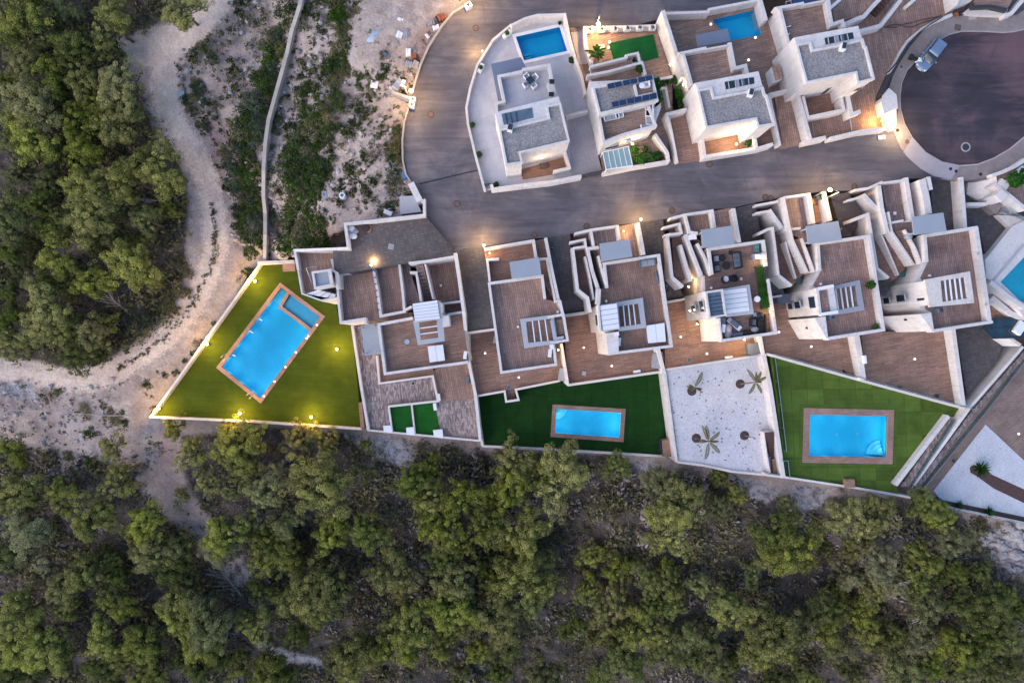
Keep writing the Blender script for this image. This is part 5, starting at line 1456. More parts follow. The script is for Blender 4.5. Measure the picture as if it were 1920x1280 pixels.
# brown driveways between the villas
mb = MB(); mb.slab(XY(b('138,832 300,800 385,1158 205,1188'), 0.22), [0.55, 0.55, 0.24, 0.24], -1); struct('driveway', mb, M['ramp_brown' if False else 'deck_a'], 'first brown driveway between the second and third villa')
mb = MB(); mb.slab(XY(b('890,702 1045,665 1112,1050 968,1078'), 0.22), [0.55, 0.55, 0.24, 0.24], -1); struct('driveway', mb, M['deck_b'], 'second brown driveway between the third and fourth villa')
manhole('square white cover on the second brown driveway', b('1020,785')[0], 0.42, 0.3, 'cushion_l', 'kerb', True)
# shed with brown top
T = thing('garden_shed', 'white shed with brown lid beside the tall villa wall', 'shed', (*XY(b('900,560'), 0)[0], 0.2))
top = b('880,488 932,468 960,572 905,592')
body(T, 'cabinet', top, 2.2, 2.2, 0.2, 'white'); sheet(T, 'lid', [p for p in top], 2.2, 2.28, 'deck_b', 0.07)
(x0, y0), (x1, y1) = XY(b('880,488 905,592'), 2.2)
for k in range(2):
    p0, p1 = lerp((x0, y0), (x1, y1), 0.06 + k * 0.48), lerp((x0, y0), (x1, y1), 0.46 + k * 0.48)
    mb = MB(); mb.wall([p0, p1], 0.06, 2.1, 0.35); mb.build('door', M['white'], T)
# ---- villa 4
U4 = b('830,160 930,50 1280,-20 1500,-60 1900,-200 2250,-60 2195,105 2062,170 1924,245 1812,395 1742,525 1690,660 1707,940 1300,1010 1160,1030 1050,640 920,660 850,200')
mb = MB(); mb.slab(XY(U4, 0.22), 0.22, -3); struct('patio', mb, M['deck_b'], 'brown boarded grounds of the fourth villa')
T = thing('villa', 'large white villa with grey gravel roof left of the turning circle', 'villa', (*XY(b('1330,420'), 0)[0], 0.2))
VILLA4 = T
villa_block(T, b('1040,275 1505,190 1545,290 1625,575 1510,612 1495,528 1135,605 1065,340'), b('1065,330 1160,308 1175,370 1380,330 1540,290 1555,340 1565,345 1622,572 1508,602 1495,528 1135,600'),
            b('930,60 1270,-5 1310,180 1395,150 1410,205 1010,320 1005,315'), [(b('1005,320 945,75 925,60 1115,25'), 0.35), (b('1115,35 1268,5'), 0.2), (b('1280,-20 1318,180 1395,155 1408,200'), 0.45)],
            b('1040,278 1508,192 1535,290 1175,365 1160,308 1062,330'), b('1262,282 1465,240 1475,285 1270,330'))
mb = MB(); xx, yy = XY(b('1405,340'), 7.0)[0]; mb.box(xx, yy, 6.4, 0.55, 0.7, 0.7, R(-12)); ch = mb.build('chimney', M['white'], T); mb = MB(); mb.box(xx, yy + 0.05, 7.12, 0.4, 0.6, 0.1, R(-12)); mb.build('chimney_cap', M['dark'], ch)
window(T, b('1110,705')[0], b('1180,690')[0], 0.4, 2.6, 0.5, 0.12); window(T, b('1225,682')[0], b('1310,662')[0], 0.4, 2.6, 0.5, 0.12)
window(T, b('1490,640')[0], b('1540,628')[0], 3.6, 4.6, 4.4, 0.14)
wl(T, 'court_wall', b('1108,700 1145,855 1405,800 1370,610'), 0.4, 1.9, 0)
wl(T, 'court_wall', b('1060,650 1160,1010'), 0.5, 2.0, 0)
wl(T, 'court_wall', b('1410,590 1462,835 1525,810'), 0.5, 1.9, 0)
wl(T, 'street_wall', b('1115,1035 1275,1000'), 0.5, 1.5, 0)
wl(T, 'street_wall', b('1305,1008 1530,955 1712,935'), 0.42, 1.4, 0)
sheet(T, 'court_floor', b('1110,720 1330,680 1350,800 1150,845'), 0.3, 0.28, 'deck_c', 0.05)
stairs(T, b('1455,860 1530,850'), b('1470,950 1535,940'), 4, 0.75, 0.3, 'deck_b')
wall_lamp('hidden amber lamp behind the corner post of the fourth villa', b('1690,880')[0], 1.2, 1.0, 110, off=(-0.6, 0.2), col=(1, 0.55, 0.15))
for k, txt in enumerate(('985,200 1020,190', '990,262 1012,245')):
    p0, p1 = XY(b(txt), 4.0); T2 = thing('wall_shower', ['upper white bracket on the fourth villa terrace', 'lower white bracket on the fourth villa terrace'][k], 'bracket', (*p0, 3.43)); mb = MB(); mb.tube([(*p0, 3.43), (*p0, 4.0), (*p1, 4.05)], 0.05, 6); mb.build('bracket_arm', M['white'], T2)
# ---- villa 5 garden, only partly in frame (top right)
mb = MB(); mb.slab(XY(m6('940,-60 1010,-60 1090,350 1260,330 1500,270 1800,-60 2100,-400 940,-400'), 0.6), 0.6, -2)
struct('patio', mb, M['deck_b'], 'brown patio at the top edge behind the fourth villa')
T2 = pool_flush('corner of a turquoise pool at the top edge', ccw(XY(m6('1030,95 1150,-10 1500,-500 900,-500'), 0.62)), 0.62 + 0.05, M['pool_turq'], 'white')
T2.location.z += 0.0
boundary('garden_wall', 'angled white wall beside the dark outdoor steps', m6('1260,395 1500,290 1570,275 1680,150 1840,-30'), 0.5, [1.9, 1.9, 1.9, 2.0, 2.2], -1)
boundary('garden_wall', 'angled white wall around the brown stair hollow', m6('1490,515 1850,420 1920,330 2180,0'), 0.5, [1.5, 1.5, 1.5, 1.6], -1)
staircase('dark outdoor steps at the top edge behind the fourth villa', m6('1730,160 1920,-60'), m6('1820,230 2010,0'), 6, 0.5, 2.0, 'strip')
boundary('garden_wall', 'short white wall fin at the top edge', n8('840,35 890,-10'), 0.45, 1.6, -1)
# blue canopy strip at very top of villa 4
mb = MB(); mb.slab(XY(m6('415,10 420,70 940,0 930,-60 420,-60'), 2.5), 2.5, 2.3, bottom=True); tag(mb.build('awning', mat_noise('navy_awning', (0.03, 0.07, 0.16), 0.1, 2, 0.7)), 'navy awning at the top edge over the fourth villa', 'awning')
T2 = thing('pipe_stand', 'small white pipe frame beside the navy awning', 'frame', (*XY(m6('300,60'), 1.0)[0], 0.3))
mb = MB(); mb.tube([(*XY(m6('295,80'), 0.3)[0], 0.3), (*XY(m6('295,30'), 1.2)[0], 1.2), (*XY(m6('375,15'), 1.2)[0], 1.2), (*XY(m6('380,60'), 0.3)[0], 0.3)], 0.05, 6); mb.build('pipe', M['white'], T2)
wall_lamp('amber lamp on the road face of the curved wall of the first villa', a('150,330')[0], 0.7, 0.9, 110, off=(-0.9, 0.4), size=0.14)
# --- lower row
# ---- communal house (left)
boundary('garden_wall', 'stepped white wall round the parking court and terrace', d('690,48 707,42 708,115 312,160 328,282 60,292 78,392'), 0.36, [0.8, 0.8, 0.8, 0.8, 0.7, -1.4, -1.6], -12, 'stucco')
boundary('garden_wall', 'thin white rim round the lower corner of the tower terrace', d('78,395 97,508 192,542 270,528'), 0.22, -1.7, -12, zref=-1.7)
boundary('garden_wall', 'white wall stub beside the lift tower', d('245,335 262,405'), 0.36, -1.0, -12)
gate('grey rail gate slanting across the parking court entry', d('718,122')[0], d('858,288')[0], 0.0, 0.5, 14, 'mid_grey')
gate('black slatted gate above the left sunken court', d('332,404')[0], d('456,390')[0], -2.5, 1.4, 8)
x, y = XY(d('190,430'), 0)[0]
T = thing('lift_tower', 'white lift tower with flat grey roof by the communal lawn', 'tower', (x, y, -9))
tw = d('142,398 240,382 262,440 256,482 160,488')
body(T, 'shaft', d('142,398 236,384 250,466 158,486'), 0.6, 0.5, -11)
wl(T, 'parapet', d('150,402 234,390 246,462 162,480'), 0.28, 0.85, 0.3, closed=True)
sheet(T, 'roof_sheet', d('158,410 224,398 232,458 168,472'), 0.6, 0.53, 'grey_panel', 0.02)
wl(T, 'side_wall', d('238,384 268,404 272,480'), 0.3, 0.3, -11)
mb = MB(); mb.wall(XY(d('190,490 262,510 268,492'), -1.2), 0.08, -1.2, -4); mb.build('glass_front', M['glass'], T)
slat_roof(T, d('112,508 190,486 268,508 262,536'), -1.9, 4, 'white', 'slatted_canopy', 1)
staircase('narrow plum steps on the left of the tower terrace', d('84,395 98,495'), d('112,390 130,490'), 7, -2.5, -4.5, 'deck_d')
T2 = thing('pipe_stand', 'thin grey pipe frame by the lift tower stair', 'frame', (*XY(d('118,380'), -1.5)[0], -2.6))
mb = MB(); mb.tube([(*XY(d('145,455'), -2.6)[0], -2.6), (*XY(d('118,380'), -1.6)[0], -1.6), (*XY(d('172,372'), -1.6)[0], -1.6), (*XY(d('175,385'), -2.6)[0], -2.6)], 0.04, 6); mb.build('pipe', M['steel'], T2)
for lab, pts_, z, t in (('white wall left of the sunken brown courts', d('268,408 280,560 290,652 416,632'), -1.3, 0.34), ('short white wall above the left sunken court', d('262,410 330,402'), -1.0, 0.34), ('white wall between the two sunken courts by the lamp', d('452,375 475,500 490,620 615,596'), -1.2, 0.36),
                        ('white wall right of the warm narrow court', d('582,352 600,500 608,592 645,572'), -1.2, 0.34), ('white wall hooking round the sunken stair', d('636,402 668,402 692,548'), -1.0, 0.34), ('white wall between stair and recessed court', d('712,360 752,535'), -0.6, 0.24),
                        ('white wall above the recessed brown court', d('630,355 722,345 860,322'), 0.2, 0.3), ('white wall below the recessed brown court', d('798,558 892,546'), -1.3, 0.3), ('white wall stub at the foot of the left court', d('410,628 416,660'), -1.2, 0.34)):
    boundary('garden_wall', lab, pts_, t, z, -12, zref=z)
staircase('sunken brown stair beside the recessed court', d('672,375 702,540'), d('708,368 742,535'), 10, -0.6, -3.2, 'deck_d')
x, y = XY(d('700,750'), 0)[0]
T = thing('house', 'communal house with white slatted roof and brown roof terrace', 'house', (x, y, ZC_DECK))
ZTC = -2.0
outl = d('478,662 650,632 658,560 785,540 800,620 835,612 892,600 930,848 512,912')
body(T, 'building_shell', outl, ZTC + 0.9, ZTC, -12)
sheet(T, 'roof_terrace_floor', outl, ZTC + 0.9, ZTC + 0.03, 'deck_a', 0.01)
wl(T, 'parapet', d('650,630 480,662 512,908 928,850'), 0.38, ZTC + 0.9, ZTC - 0.3)
wl(T, 'parapet', d('822,612 896,600'), 0.3, ZTC + 0.85, ZTC - 0.3)
body(T, 'stair_head', d('648,560 775,540 798,560 802,620 662,650'), 0.6, 0.5, -5)
slat_roof(T, d('650,558 772,540 786,634 662,646'), 0.75, 6, 'white', 'slatted_roof', 1)
pergola(T, d('652,645 800,624 810,745 676,766'), d('682,652 770,640 778,728 690,740'), 0.3, 2, 1)
body(T, 'chimney_block', d('800,620 830,614 834,668 802,676'), 0.4, 0.4, ZTC - 0.2, 'stucco')
canopy(T, d('390,672 470,656 496,806 412,818'), -2.6)
ac_unit('white air unit on the right parapet of the communal roof', d('913,815')[0], ZTC, 82)
manhole('round grey drain cover on the communal roof terrace', d('622,748')[0], ZTC + 0.06, 0.32, 'mid_grey', 'cushion')
def hot_tub(label, poly, z, halves=True):
    xy = ccw(XY(poly, z + 0.8))
    cx_, cy_ = sum(p[0] for p in xy) / 4, sum(p[1] for p in xy) / 4
    T = thing('hot_tub', label, 'hot tub', (cx_, cy_, z))
    mb = MB(); mb.slab(inset(xy, 0.1), z + 0.66, z); mb.build('tub_shell', M['cushion_l'], T, bevel=0.05)
    m1_, m2_ = lerp(xy[0], xy[1], 0.5), lerp(xy[3], xy[2], 0.5)
    for A in ([xy[0], m1_, m2_, xy[3]], [m1_, xy[1], xy[2], m2_]):
        mb = MB(); mb.slab(inset(A, 0.015), z + 0.82, z + 0.66); o = mb.build('cover', M['white'], T); bv = o.modifiers.new('soft_edges', 'BEVEL'); bv.width = 0.1; bv.segments = 3
    return T
hot_tub('white covered hot tub on the communal roof terrace', d('724,770 802,762 812,842 735,852'), ZTC)
mb = MB(); xx, yy = XY(d('806,610'), 0.8)[0]; mb.lathe(xx, yy, [(0.2, -1.9), (0.2, 0.7), (0.1, 0.8)], 10); T2 = mb.build('flue', M['skylight']); tag(T2, 'blue grey flue beside the slatted roof', 'flue')
ac_unit('grey unit on the brown deck right of the communal house', d('925,938')[0], ZC_DECK, 80, 'cushion')
manhole('dark drain cover on the ridged tile deck', d('652,956')[0], ZC_DECK + 0.06, 0.2, 'dark', 'mid_grey')
vent('white vent in the recessed brown court', d('792,468')[0], -3.3, 'white', 0.18, 0.3)
for lab, txt, z in (('square pale cover in the parking court', '542,273', -0.33),): manhole(lab, d(txt)[0], z, 0.3, 'cushion_l', 'kerb', True)
# rubble sacks and dark heap in the parking court corner
for k, (txt, s_, m_) in enumerate((('345,185', 0.55, 'white'), ('335,205', 0.45, 'cushion_l'), ('350,220', 0.5, 'white'), ('365,195', 0.4, 'cushion_l'))):
    x, y = XY(d(txt), 0)[0]; mb = MB(); mb.blob(x, y, -0.05, s_, s_ * 0.8, 0.35, 9, 6, 0.35)
    tag(mb.build('rubble_sack', M[m_], smooth=True), ('whitest sack in the corner of the parking court', 'grey sack against the court corner wall', 'lowest pale sack in the parking court corner', 'small grey sack beside the dark heap')[k], 'sack')
x, y = XY(d('398,182'), 0)[0]; mb = MB(); mb.blob(x, y, -0.2, 0.95, 0.75, 0.4, 12, 6, 0.3); tag(mb.build('charcoal_heap', M['pit'], smooth=True), 'dark heap on the court floor by the wall', 'heap')
x, y = XY(d('428,180'), 0)[0]; mb = MB(); mb.blob(x, y, -0.25, 0.35, 0.55, 0.25, 10, 5, 0.3); tag(mb.build('sand_heap', M['terracotta'], smooth=True), 'small reddish heap beside the dark heap', 'heap')
for k in range(7):
    p_ = lerp(d('458,395')[0], d('478,590')[0], k / 6); x, y = XY([p_], -1.1)[0]
    T2 = thing('wall_spike', 'small dark fixing along the wall beside the warm court', 'fixing', (x, y, -1.2), 'fixings along the court wall'); mb = MB(); mb.box(x, y, -1.2, 0.16, 0.12, 0.14); mb.build('bracket', M['dark'], T2)
# ---- three-storey houses stepping down the slope
_hn = [0]
def lower_house(label, zdeck, fr, outline, floor, parapets, canopy_px=None, zt=0.2, ztop=1.25):
    cx_, cy_ = XY([(sum(p[0] for p in outline) / len(outline), sum(p[1] for p in outline) / len(outline))], 0)[0]
    T = thing('house', label, 'house', (cx_, cy_, zdeck))
    body(T, 'building_shell', outline, ztop, zt, -12)
    mb = MB(); mb.slab(XY(floor, zt), zt + 0.03 + jit() * 0.3, zt + 0.02); mb.build('roof_terrace_floor', DECKS[_hn[0] % 5], T); _hn[0] += 1
    for p_, t in parapets: wl(T, 'parapet', p_, t, ztop, zt - 0.3)
    if canopy_px: canopy(T, canopy_px, 2.5)
    return T
# first house
T = lower_house('first house of the row with canopy and grey pergola frame', ZA, e, e('190,510 530,458 550,606 612,622 645,618 690,872 605,890 618,1018 270,1075'), e('200,520 528,468 545,610 612,625 650,720 680,870 600,890 608,1015 275,1062'),
                [(e('545,606 528,462 192,510 270,1072 615,1022 600,895'), 0.34), (e('605,622 640,622 662,720'), 0.34), (e('565,722 662,706 688,868 580,886'), 0.34)], e('320,376 508,344 523,455 336,481'))
pergola(T, e('388,735 600,708 628,888 415,920'), e('425,752 585,732 606,868 440,885'), 1.1, 3, 0)
wl(T, 'pergola_side', e('588,740 608,860 665,850'), 0.42, 1.14, 0.7, 'mid_grey')
sheet(T, 'side_roof', e('608,740 655,735 665,830 620,838'), 0.6, 0.6, 'deck_b', 0.05)
ac_unit('white air unit beside the pergola frame of the first house', e('577,950')[0], 0.2, 84)
T2 = thing('flue', 'dark glazed flue box by the first house pergola', 'flue', (*XY(e('588,910'), 1.3)[0], 0.2)); mb = MB(); mb.box(*XY(e('588,910'), 1.3)[0], 0.2, 0.45, 0.5, 1.1, R(10)); mb.build('casing', M['skylight'], T2); mb = MB(); mb.box(*XY(e('588,910'), 1.3)[0], 1.3, 0.5, 0.55, 0.08, R(10)); mb.build('cap', M['white'], T2)
for lab, p_, z, t in (('lamp lit front wall of the first house', '160,292 470,240', 1.2, 0.36), ('wall between entrance floor and step of the first house', '472,232 490,345', 1.2, 0.36), ('left wall of the entrance floor of the first house', '255,354 180,360 196,500', 1.0, 0.32), ('long white wall along the stair of the first house', '550,222 590,430 632,622', 1.1, 0.4),
                      ('second white wall along the stair of the first house', '515,355 558,352 585,500 612,622', 0.9, 0.28)):
    boundary('garden_wall', lab, e(p_), t, z, -8, zref=z)
staircase('narrow stair between the two long walls of the first house', e('562,360 606,600'), e('584,440 622,600'), 12, 0.0, -2.6)
potted('dark grey pot at the head of the driveway of the second house', e('590,297')[0], -0.1, 0.28, 0.5, 'mid_grey', 'spiky', 0.6)
ac_unit('pale unit on the left wall of the first house', e('228,865')[0], ZA + 1.5, 80, 'cushion_l', 0.9, 0.4, 1.2)
ac_unit('brown topped unit by the wall of the lower deck of the first house', e('655,1085')[0], ZA, 80, 'cushion_l', 1.6, 0.8, 1.3)
vent('white vent on the roof terrace of the first house', e('375,783')[0], 0.24)
vent('white vent beside the stair wall of the first house', e('625,690')[0], 0.24)
for lab, txt in (('round light on the left of the first house deck', '167,950'), ('round light below the first house', '380,1103')): floor_light(lab, e(txt)[0], ZA + 0.05)
manhole('grey cover at the head of the first house deck steps', e('318,1165')[0], ZA + 0.05, 0.25, 'cushion', 'mid_grey', True)
# second house
T = lower_house('second house of the row with ribbed white stair roof and hot tub', ZB, e, e('895,385 1268,328 1350,908 945,958 930,830 885,700 880,545 940,535'), e('935,390 1258,342 1335,898 1000,950 985,810 890,800 885,545 940,540'),
                [(e('938,538 920,385 1265,332 1345,905 948,955'), 0.36), (e('885,545 880,640'), 0.6)], e('890,258 1080,233 1098,340 902,372'))
body(T, 'stair_tower', e('878,648 1000,632 1018,798 905,815'), 2.6, 2.5, -12)
slat_roof(T, e('892,650 998,634 1014,792 912,808'), 2.75, 5, 'white', 'slatted_roof', 1)
wl(T, 'tower_parapet', e('882,640 896,812'), 0.3, 2.85, 2.3)
body(T, 'lower_tower', e('1008,815 1012,955 945,962 930,825'), 1.35, 1.35, -12)
pergola(T, e('990,630 1163,600 1186,790 1012,812'), e('1010,655 1135,637 1152,765 1020,785'), 1.15, 3, 0)
face_slot(T, e('855,710')[0], e('862,780')[0], -1.0, 0.6, -2.5); face_slot(T, e('878,705')[0], e('886,775')[0], -0.2, 1.4, 0.0)
hot_tub('white covered hot tub on the second house roof terrace', e('1185,775 1300,758 1310,878 1197,888'), 0.23)
for lab, p_, z, t in (('curved left wall along the second house steps', '720,285 752,550 815,600 832,690', 0.9, 0.42), ('hooked white planter wall before the second house', '702,252 798,232 803,275 722,288', 0.9, 0.3), ('front white wall of the second house', '735,195 835,172 1000,148', 1.0, 0.34), ('wall parting step and entrance of the second house', '835,168 852,275', 1.0, 0.36),
                      ('right front wall of the second house', '1002,142 1015,236', 1.0, 0.42), ('lamp lit white wall right of the second house canopy', '1132,128 1155,250 1168,328', 1.4, 0.5), ('first white wall beside the second house stairs', '798,340 830,480 852,612', 0.4, 0.3), ('second white wall beside the second house stairs', '885,282 815,290 845,430 885,550', 0.9, 0.42), ('third white wall beside the second house stairs', '882,335 910,450 936,535', 0.9, 0.3)):
    boundary('garden_wall', lab, e(p_), t, z, -9, zref=z)
deck('entry_floor', 'plum floor before the second house', e('840,175 1000,150 1132,126 1172,335 905,385 885,335 858,280'), 0.02, 'deck_d', -4)
deck('entry_floor', 'brown step floor left of the second house', e('700,205 838,172 855,280 815,285 800,340 830,600 752,550 720,290'), -1.2, 'deck_c', -9)
staircase('left brown stair of the second house', e('806,345 842,605'), e('825,335 868,590'), 14, -0.2, -3.6)
staircase('right brown stair of the second house', e('840,300 888,545'), e('880,300 925,535'), 14, 0.0, -3.0)
armchair('terrace_sofa', 'grey covered sofa in the corner of the second house terrace', *XY(e('1195,378'), 0.8)[0], 0.23, 188, 'cushion', 'cushion_l', 1.9, 0.85, cat='sofa', seats=2)
T2 = thing('folded_parasol', 'blue grey folded parasol by the east parapet of the second house', 'parasol', (*XY(e('1252,470'), 0.5)[0], 0.23))
mb = MB(); mb.tube([(*XY(e('1246,430'), 0.4)[0], 0.35), (*XY(e('1252,470'), 0.5)[0], 0.5), (*XY(e('1262,510'), 0.4)[0], 0.35)], [0.08, 0.18, 0.1], 8); mb.build('canopy_cloth', M['cushion'], T2); mb = MB(); mb.tube([(*XY(e('1244,420'), 0.4)[0], 0.33), (*XY(e('1265,525'), 0.4)[0], 0.33)], 0.035, 6); mb.build('pole', M['steel'], T2)
ac_unit('white air unit beside the second house pergola', e('1013,878')[0], 0.2, 84)
T2 = thing('flue', 'dark glazed flue box by the second house pergola', 'flue', (*XY(e('998,828'), 1.3)[0], 0.2)); mb = MB(); mb.box(*XY(e('998,828'), 1.3)[0], 0.2, 0.45, 0.4, 1.2, R(10)); mb.build('casing', M['skylight'], T2); mb = MB(); mb.box(*XY(e('998,828'), 1.3)[0], 1.4, 0.5, 0.45, 0.08, R(10)); mb.build('cap', M['white'], T2)
ac_unit('grey unit against the right wall of the second house deck', e('1255,1000')[0], ZB, 84, 'cushion_l', 1.9, 0.9, 1.4)
mb = MB(); mb.box(*XY(e('1128,1065'), ZB + 0.4)[0], ZB + 0.02, 0.9, 0.35, 0.4, R(8)); tag(mb.build('bench', M['white'], bevel=0.03), 'white bench block at the foot of the second house deck', 'bench')
for lab, txt in (('round light in the middle of the second house deck', '790,915'), ('round light at the foot of the second house deck', '967,1030')): floor_light(lab, e(txt)[0], ZB + 0.05)
vent('white vent in front of the second house tower', e('930,622')[0], 0.24)
manhole('grey square cover on the second house deck', e('792,1078')[0], ZB + 0.05, 0.28, 'mid_grey', 'cushion', True)
# bicycle-like clutter in the driveway right of the second house
T2 = thing('bicycle', 'dark bicycle leaning on the wall of the driveway right of the second house', 'bicycle', (*XY(e('1312,540'), -2.6)[0], -3.0))
bx0 = Vector((*XY(e('1300,490'), -2.6)[0], -2.6)); bx1 = Vector((*XY(e('1322,580'), -2.6)[0], -2.9))
dv_ = (bx1 - bx0); dv_.z = 0; dv_.normalize()
for wc in (bx0, bx0 + dv_ * 1.1):
    mb = MB(); mb.tube([(wc.x + dv_.x * 0.33 * math.cos(k * R(30)), wc.y + dv_.y * 0.33 * math.cos(k * R(30)), -2.55 + 0.33 * math.sin(k * R(30))) for k in range(13)], 0.04, 6); mb.build('wheel', M['rubber'], T2)
mb = MB(); B0, B1 = bx0, bx0 + dv_ * 1.1
mb.tube([(B0.x, B0.y, -2.55), ((B0 + dv_ * .4).x, (B0 + dv_ * .4).y, -2.05), ((B0 + dv_ * .85).x, (B0 + dv_ * .85).y, -2.0), (B1.x, B1.y, -2.55)], 0.035, 6); mb.build('frame', M['steel'], T2)
mb = MB(); mb.box((B0 + dv_ * .4).x, (B0 + dv_ * .4).y, -2.02, 0.12, 0.26, 0.07); mb.build('saddle', M['black'], T2)
mb = MB(); pp = B0 + dv_ * .85; mb.tube([(pp.x - dv_.y * 0.3, pp.y + dv_.x * 0.3, -1.9), (pp.x + dv_.y * 0.3, pp.y - dv_.x * 0.3, -1.9)], 0.025, 6); mb.build('handlebar', M['dark'], T2)
# third house (furnished roof terrace)
T = lower_house('third house of the row with furnished roof terrace and hedge', ZD, f, f('352,462 712,408 745,680 796,992 445,1045 430,900 345,735 340,625 392,622'), f('372,470 704,418 735,680 785,985 455,1035 440,880 345,735 340,625 390,622'),
                [(f('388,622 368,462 712,412 725,500'), 0.38), (f('742,650 792,990 448,1040'), 0.38), (f('717,480 728,570'), 0.5)], f('318,340 514,314 531,430 327,455'))
x, y = XY(f('330,800'), 0)[0]
body(T, 'stair_tower', f('345,728 455,712 480,880 365,902'), 2.6, 2.5, -12)
wl(T, 'tower_parapet', f('350,735 452,720 474,878 374,894'), 0.24, 2.85, 2.3, closed=True)
sheet(T, 'roof_light', f('362,742 448,730 464,870 380,884'), 2.6, 2.56, 'skylight', 0.04)
for k in range(5):
    t = (k + 1) / 6; wl(T, 'roof_light_bar', [lerp(f('362,742')[0], f('380,884')[0], t), lerp(f('448,730')[0], f('464,870')[0], t)], 0.07, 2.63, 2.5, 'glass')
body(T, 'lower_tower', f('430,900 440,895 455,1040 448,1045'), 1.3, 1.28, -12)
pergola(T, f('448,715 625,685 652,872 480,890'), f('462,728 600,708 622,850 488,868'), 1.2, 0, 0)
slat_roof(T, f('458,722 604,704 624,852 482,870'), 1.3, 5, 'white', 'slatted_roof', 1)
for p0, p1, z0, z1 in (('268,815', '276,862', -2.2, -0.4), ('318,785', '330,860', 0.2, 1.9)): face_slot(T, f(p0)[0], f(p1)[0], z0, z1, (z0 + z1) / 2)
for lab, p_, z, t in (('left wall along the third house steps', '128,368 105,375 135,640 205,700', 0.6, 0.45), ('hooked white planter wall before the third house', '78,328 182,302 195,360 90,375', 0.8, 0.32), ('front white wall of the third house', '122,270 215,245 385,220', 1.0, 0.34), ('wall parting step and entrance of the third house', '215,238 245,355 298,362', 1.0, 0.4), ('right front wall of the third house', '385,212 402,325', 1.0, 0.5),
                      ('white wall right of the third house canopy', '522,205 560,420', 1.2, 0.5), ('first white wall beside the third house stairs', '188,435 255,665', 0.3, 0.42), ('second white wall beside the third house stairs', '225,368 240,420 322,630', 0.7, 0.42), ('third white wall beside the third house stairs', '295,425 345,520 380,628', 0.9, 0.32)):
    boundary('garden_wall', lab, f(p_), t, z, -9, zref=z)
deck('entry_floor', 'brown floor behind the third house front wall', f('225,250 385,222 518,200 560,425 340,458 318,350 300,365 250,350'), 0.02, 'deck_b', -4)
deck('entry_floor', 'brown step floor left of the third house', f('65,275 210,245 240,360 225,400 245,660 150,630 130,372'), -1.2, 'deck_c', -9)
staircase('left brown stair of the third house', f('205,435 270,660'), f('232,430 300,640'), 14, -0.2, -3.6)
staircase('right brown stair of the third house', f('255,395 328,620'), f('305,430 375,615'), 14, 0.0, -3.0)
wall_lamp('amber lamp in the stair pit of the third house', f('238,700')[0], -3.0, -3.0, 22, off=(0, 0.6))
wall_lamp('lit lamp high on the west face of the third house tower', f('246,850')[0], -2.0, -2.0, 9, off=(-0.5, 0), mat='lamp_white', col=(1, 0.8, 0.5), size=0.2)
wall_lamp('lit lamp on the lower west face of the third house', f('350,985')[0], -1.5, -1.5, 9, off=(-0.5, 0), mat='lamp_white', col=(1, 0.8, 0.5), size=0.2)
wall_lamp('hidden amber lamp over the third house deck by the tower', f('300,935')[0], -4, -4.6, 70, off=(-0.3, -0.5))
wall_lamp('hidden amber lamp over the deck under the third house', f('600,1032')[0], -4, -4.6, 130, off=(0, -0.6))
wall_lamp('amber parapet lamp at the head of the hedge', f('712,538')[0], 1.2, 1.25, 22, off=(-0.4, 0))
wall_lamp('amber parapet lamp at the foot of the hedge', f('756,860')[0], 1.2, 1.25, 22, off=(-0.4, 0))
zt = 0.24
armchair('terrace_sofa', 'dark grey three seat sofa on the third house terrace', *XY(m4('445,290'), 0.7)[0], zt, 97, 'black', 'cushion', 1.9, 0.9, cat='sofa', seats=3)
armchair('terrace_armchair', 'upper grey armchair facing the black tables', *XY(m4('195,275'), 0.7)[0], zt, -82, 'black', 'cushion_l', 0.9, 0.8, 'armchairs on the third house terrace')
armchair('terrace_armchair', 'lower grey armchair facing the black tables', *XY(m4('205,385'), 0.7)[0], zt, -82, 'black', 'cushion', 0.9, 0.8, 'armchairs on the third house terrace')
def round_table(label, p, z, r, hgt, mat, name='terrace_table'):
    x, y = XY([p], z + hgt)[0]
    T = thing(name, label, 'table', (x, y, z))
    mb = MB(); mb.lathe(x, y, [(r * 0.96, z + hgt - 0.05), (r, z + hgt - 0.03), (r, z + hgt - 0.01), (r * 0.97, z + hgt)], 18); mb.build('tabletop', M[mat], T)
    mb = MB(); mb.lathe(x, y, [(r * 0.55, z), (r * 0.4, z + 0.03), (r * 0.3, z + hgt - 0.05)], 12); mb.build('pedestal', M[mat], T)
    return T
round_table('upper black round table on the third house terrace', m4('270,265')[0], zt, 0.42, 0.42, 'black')
round_table('larger black round table on the third house terrace', m4('315,352')[0], zt, 0.5, 0.45, 'black')
round_table('small black side table at the end of the dark sofa', m4('367,203')[0], zt, 0.26, 0.5, 'black')
round_table('white round table beside the hedge', m4('672,735')[0], zt, 0.36, 0.72, 'white')
def tub_chair(label, p, z, mat, seat, rot):
    x, y = XY([p], z + 0.5)[0]
    T = thing('tub_chair', label, 'chair', (x, y, z))
    mb = MB(); mb.lathe(x, y, [(0.3, z + 0.05), (0.38, z + 0.2), (0.38, z + 0.4), (0.3, z + 0.44)], 14); mb.build('seat', M[seat], T)
    mb = MB(); mb.wall([(x + 0.42 * math.cos(R(rot + k)), y + 0.42 * math.sin(R(rot + k))) for k in range(-110, 111, 20)], 0.08, z + 0.75, z + 0.08); mb.build('backrest', M[mat], T)
    for k in range(4): mb = MB(); mb.box(x + 0.26 * math.cos(R(45 + 90 * k)), y + 0.26 * math.sin(R(45 + 90 * k)), z, 0.05, 0.05, 0.06); mb.build('leg', M['dark'], T)
    return T
tub_chair('round chair with white cushion near the tower', m4('312,508')[0], zt, 'black', 'white', 250)
tub_chair('black round chair with a white back near the tower', m4('402,500')[0], zt, 'black', 'black', 60)
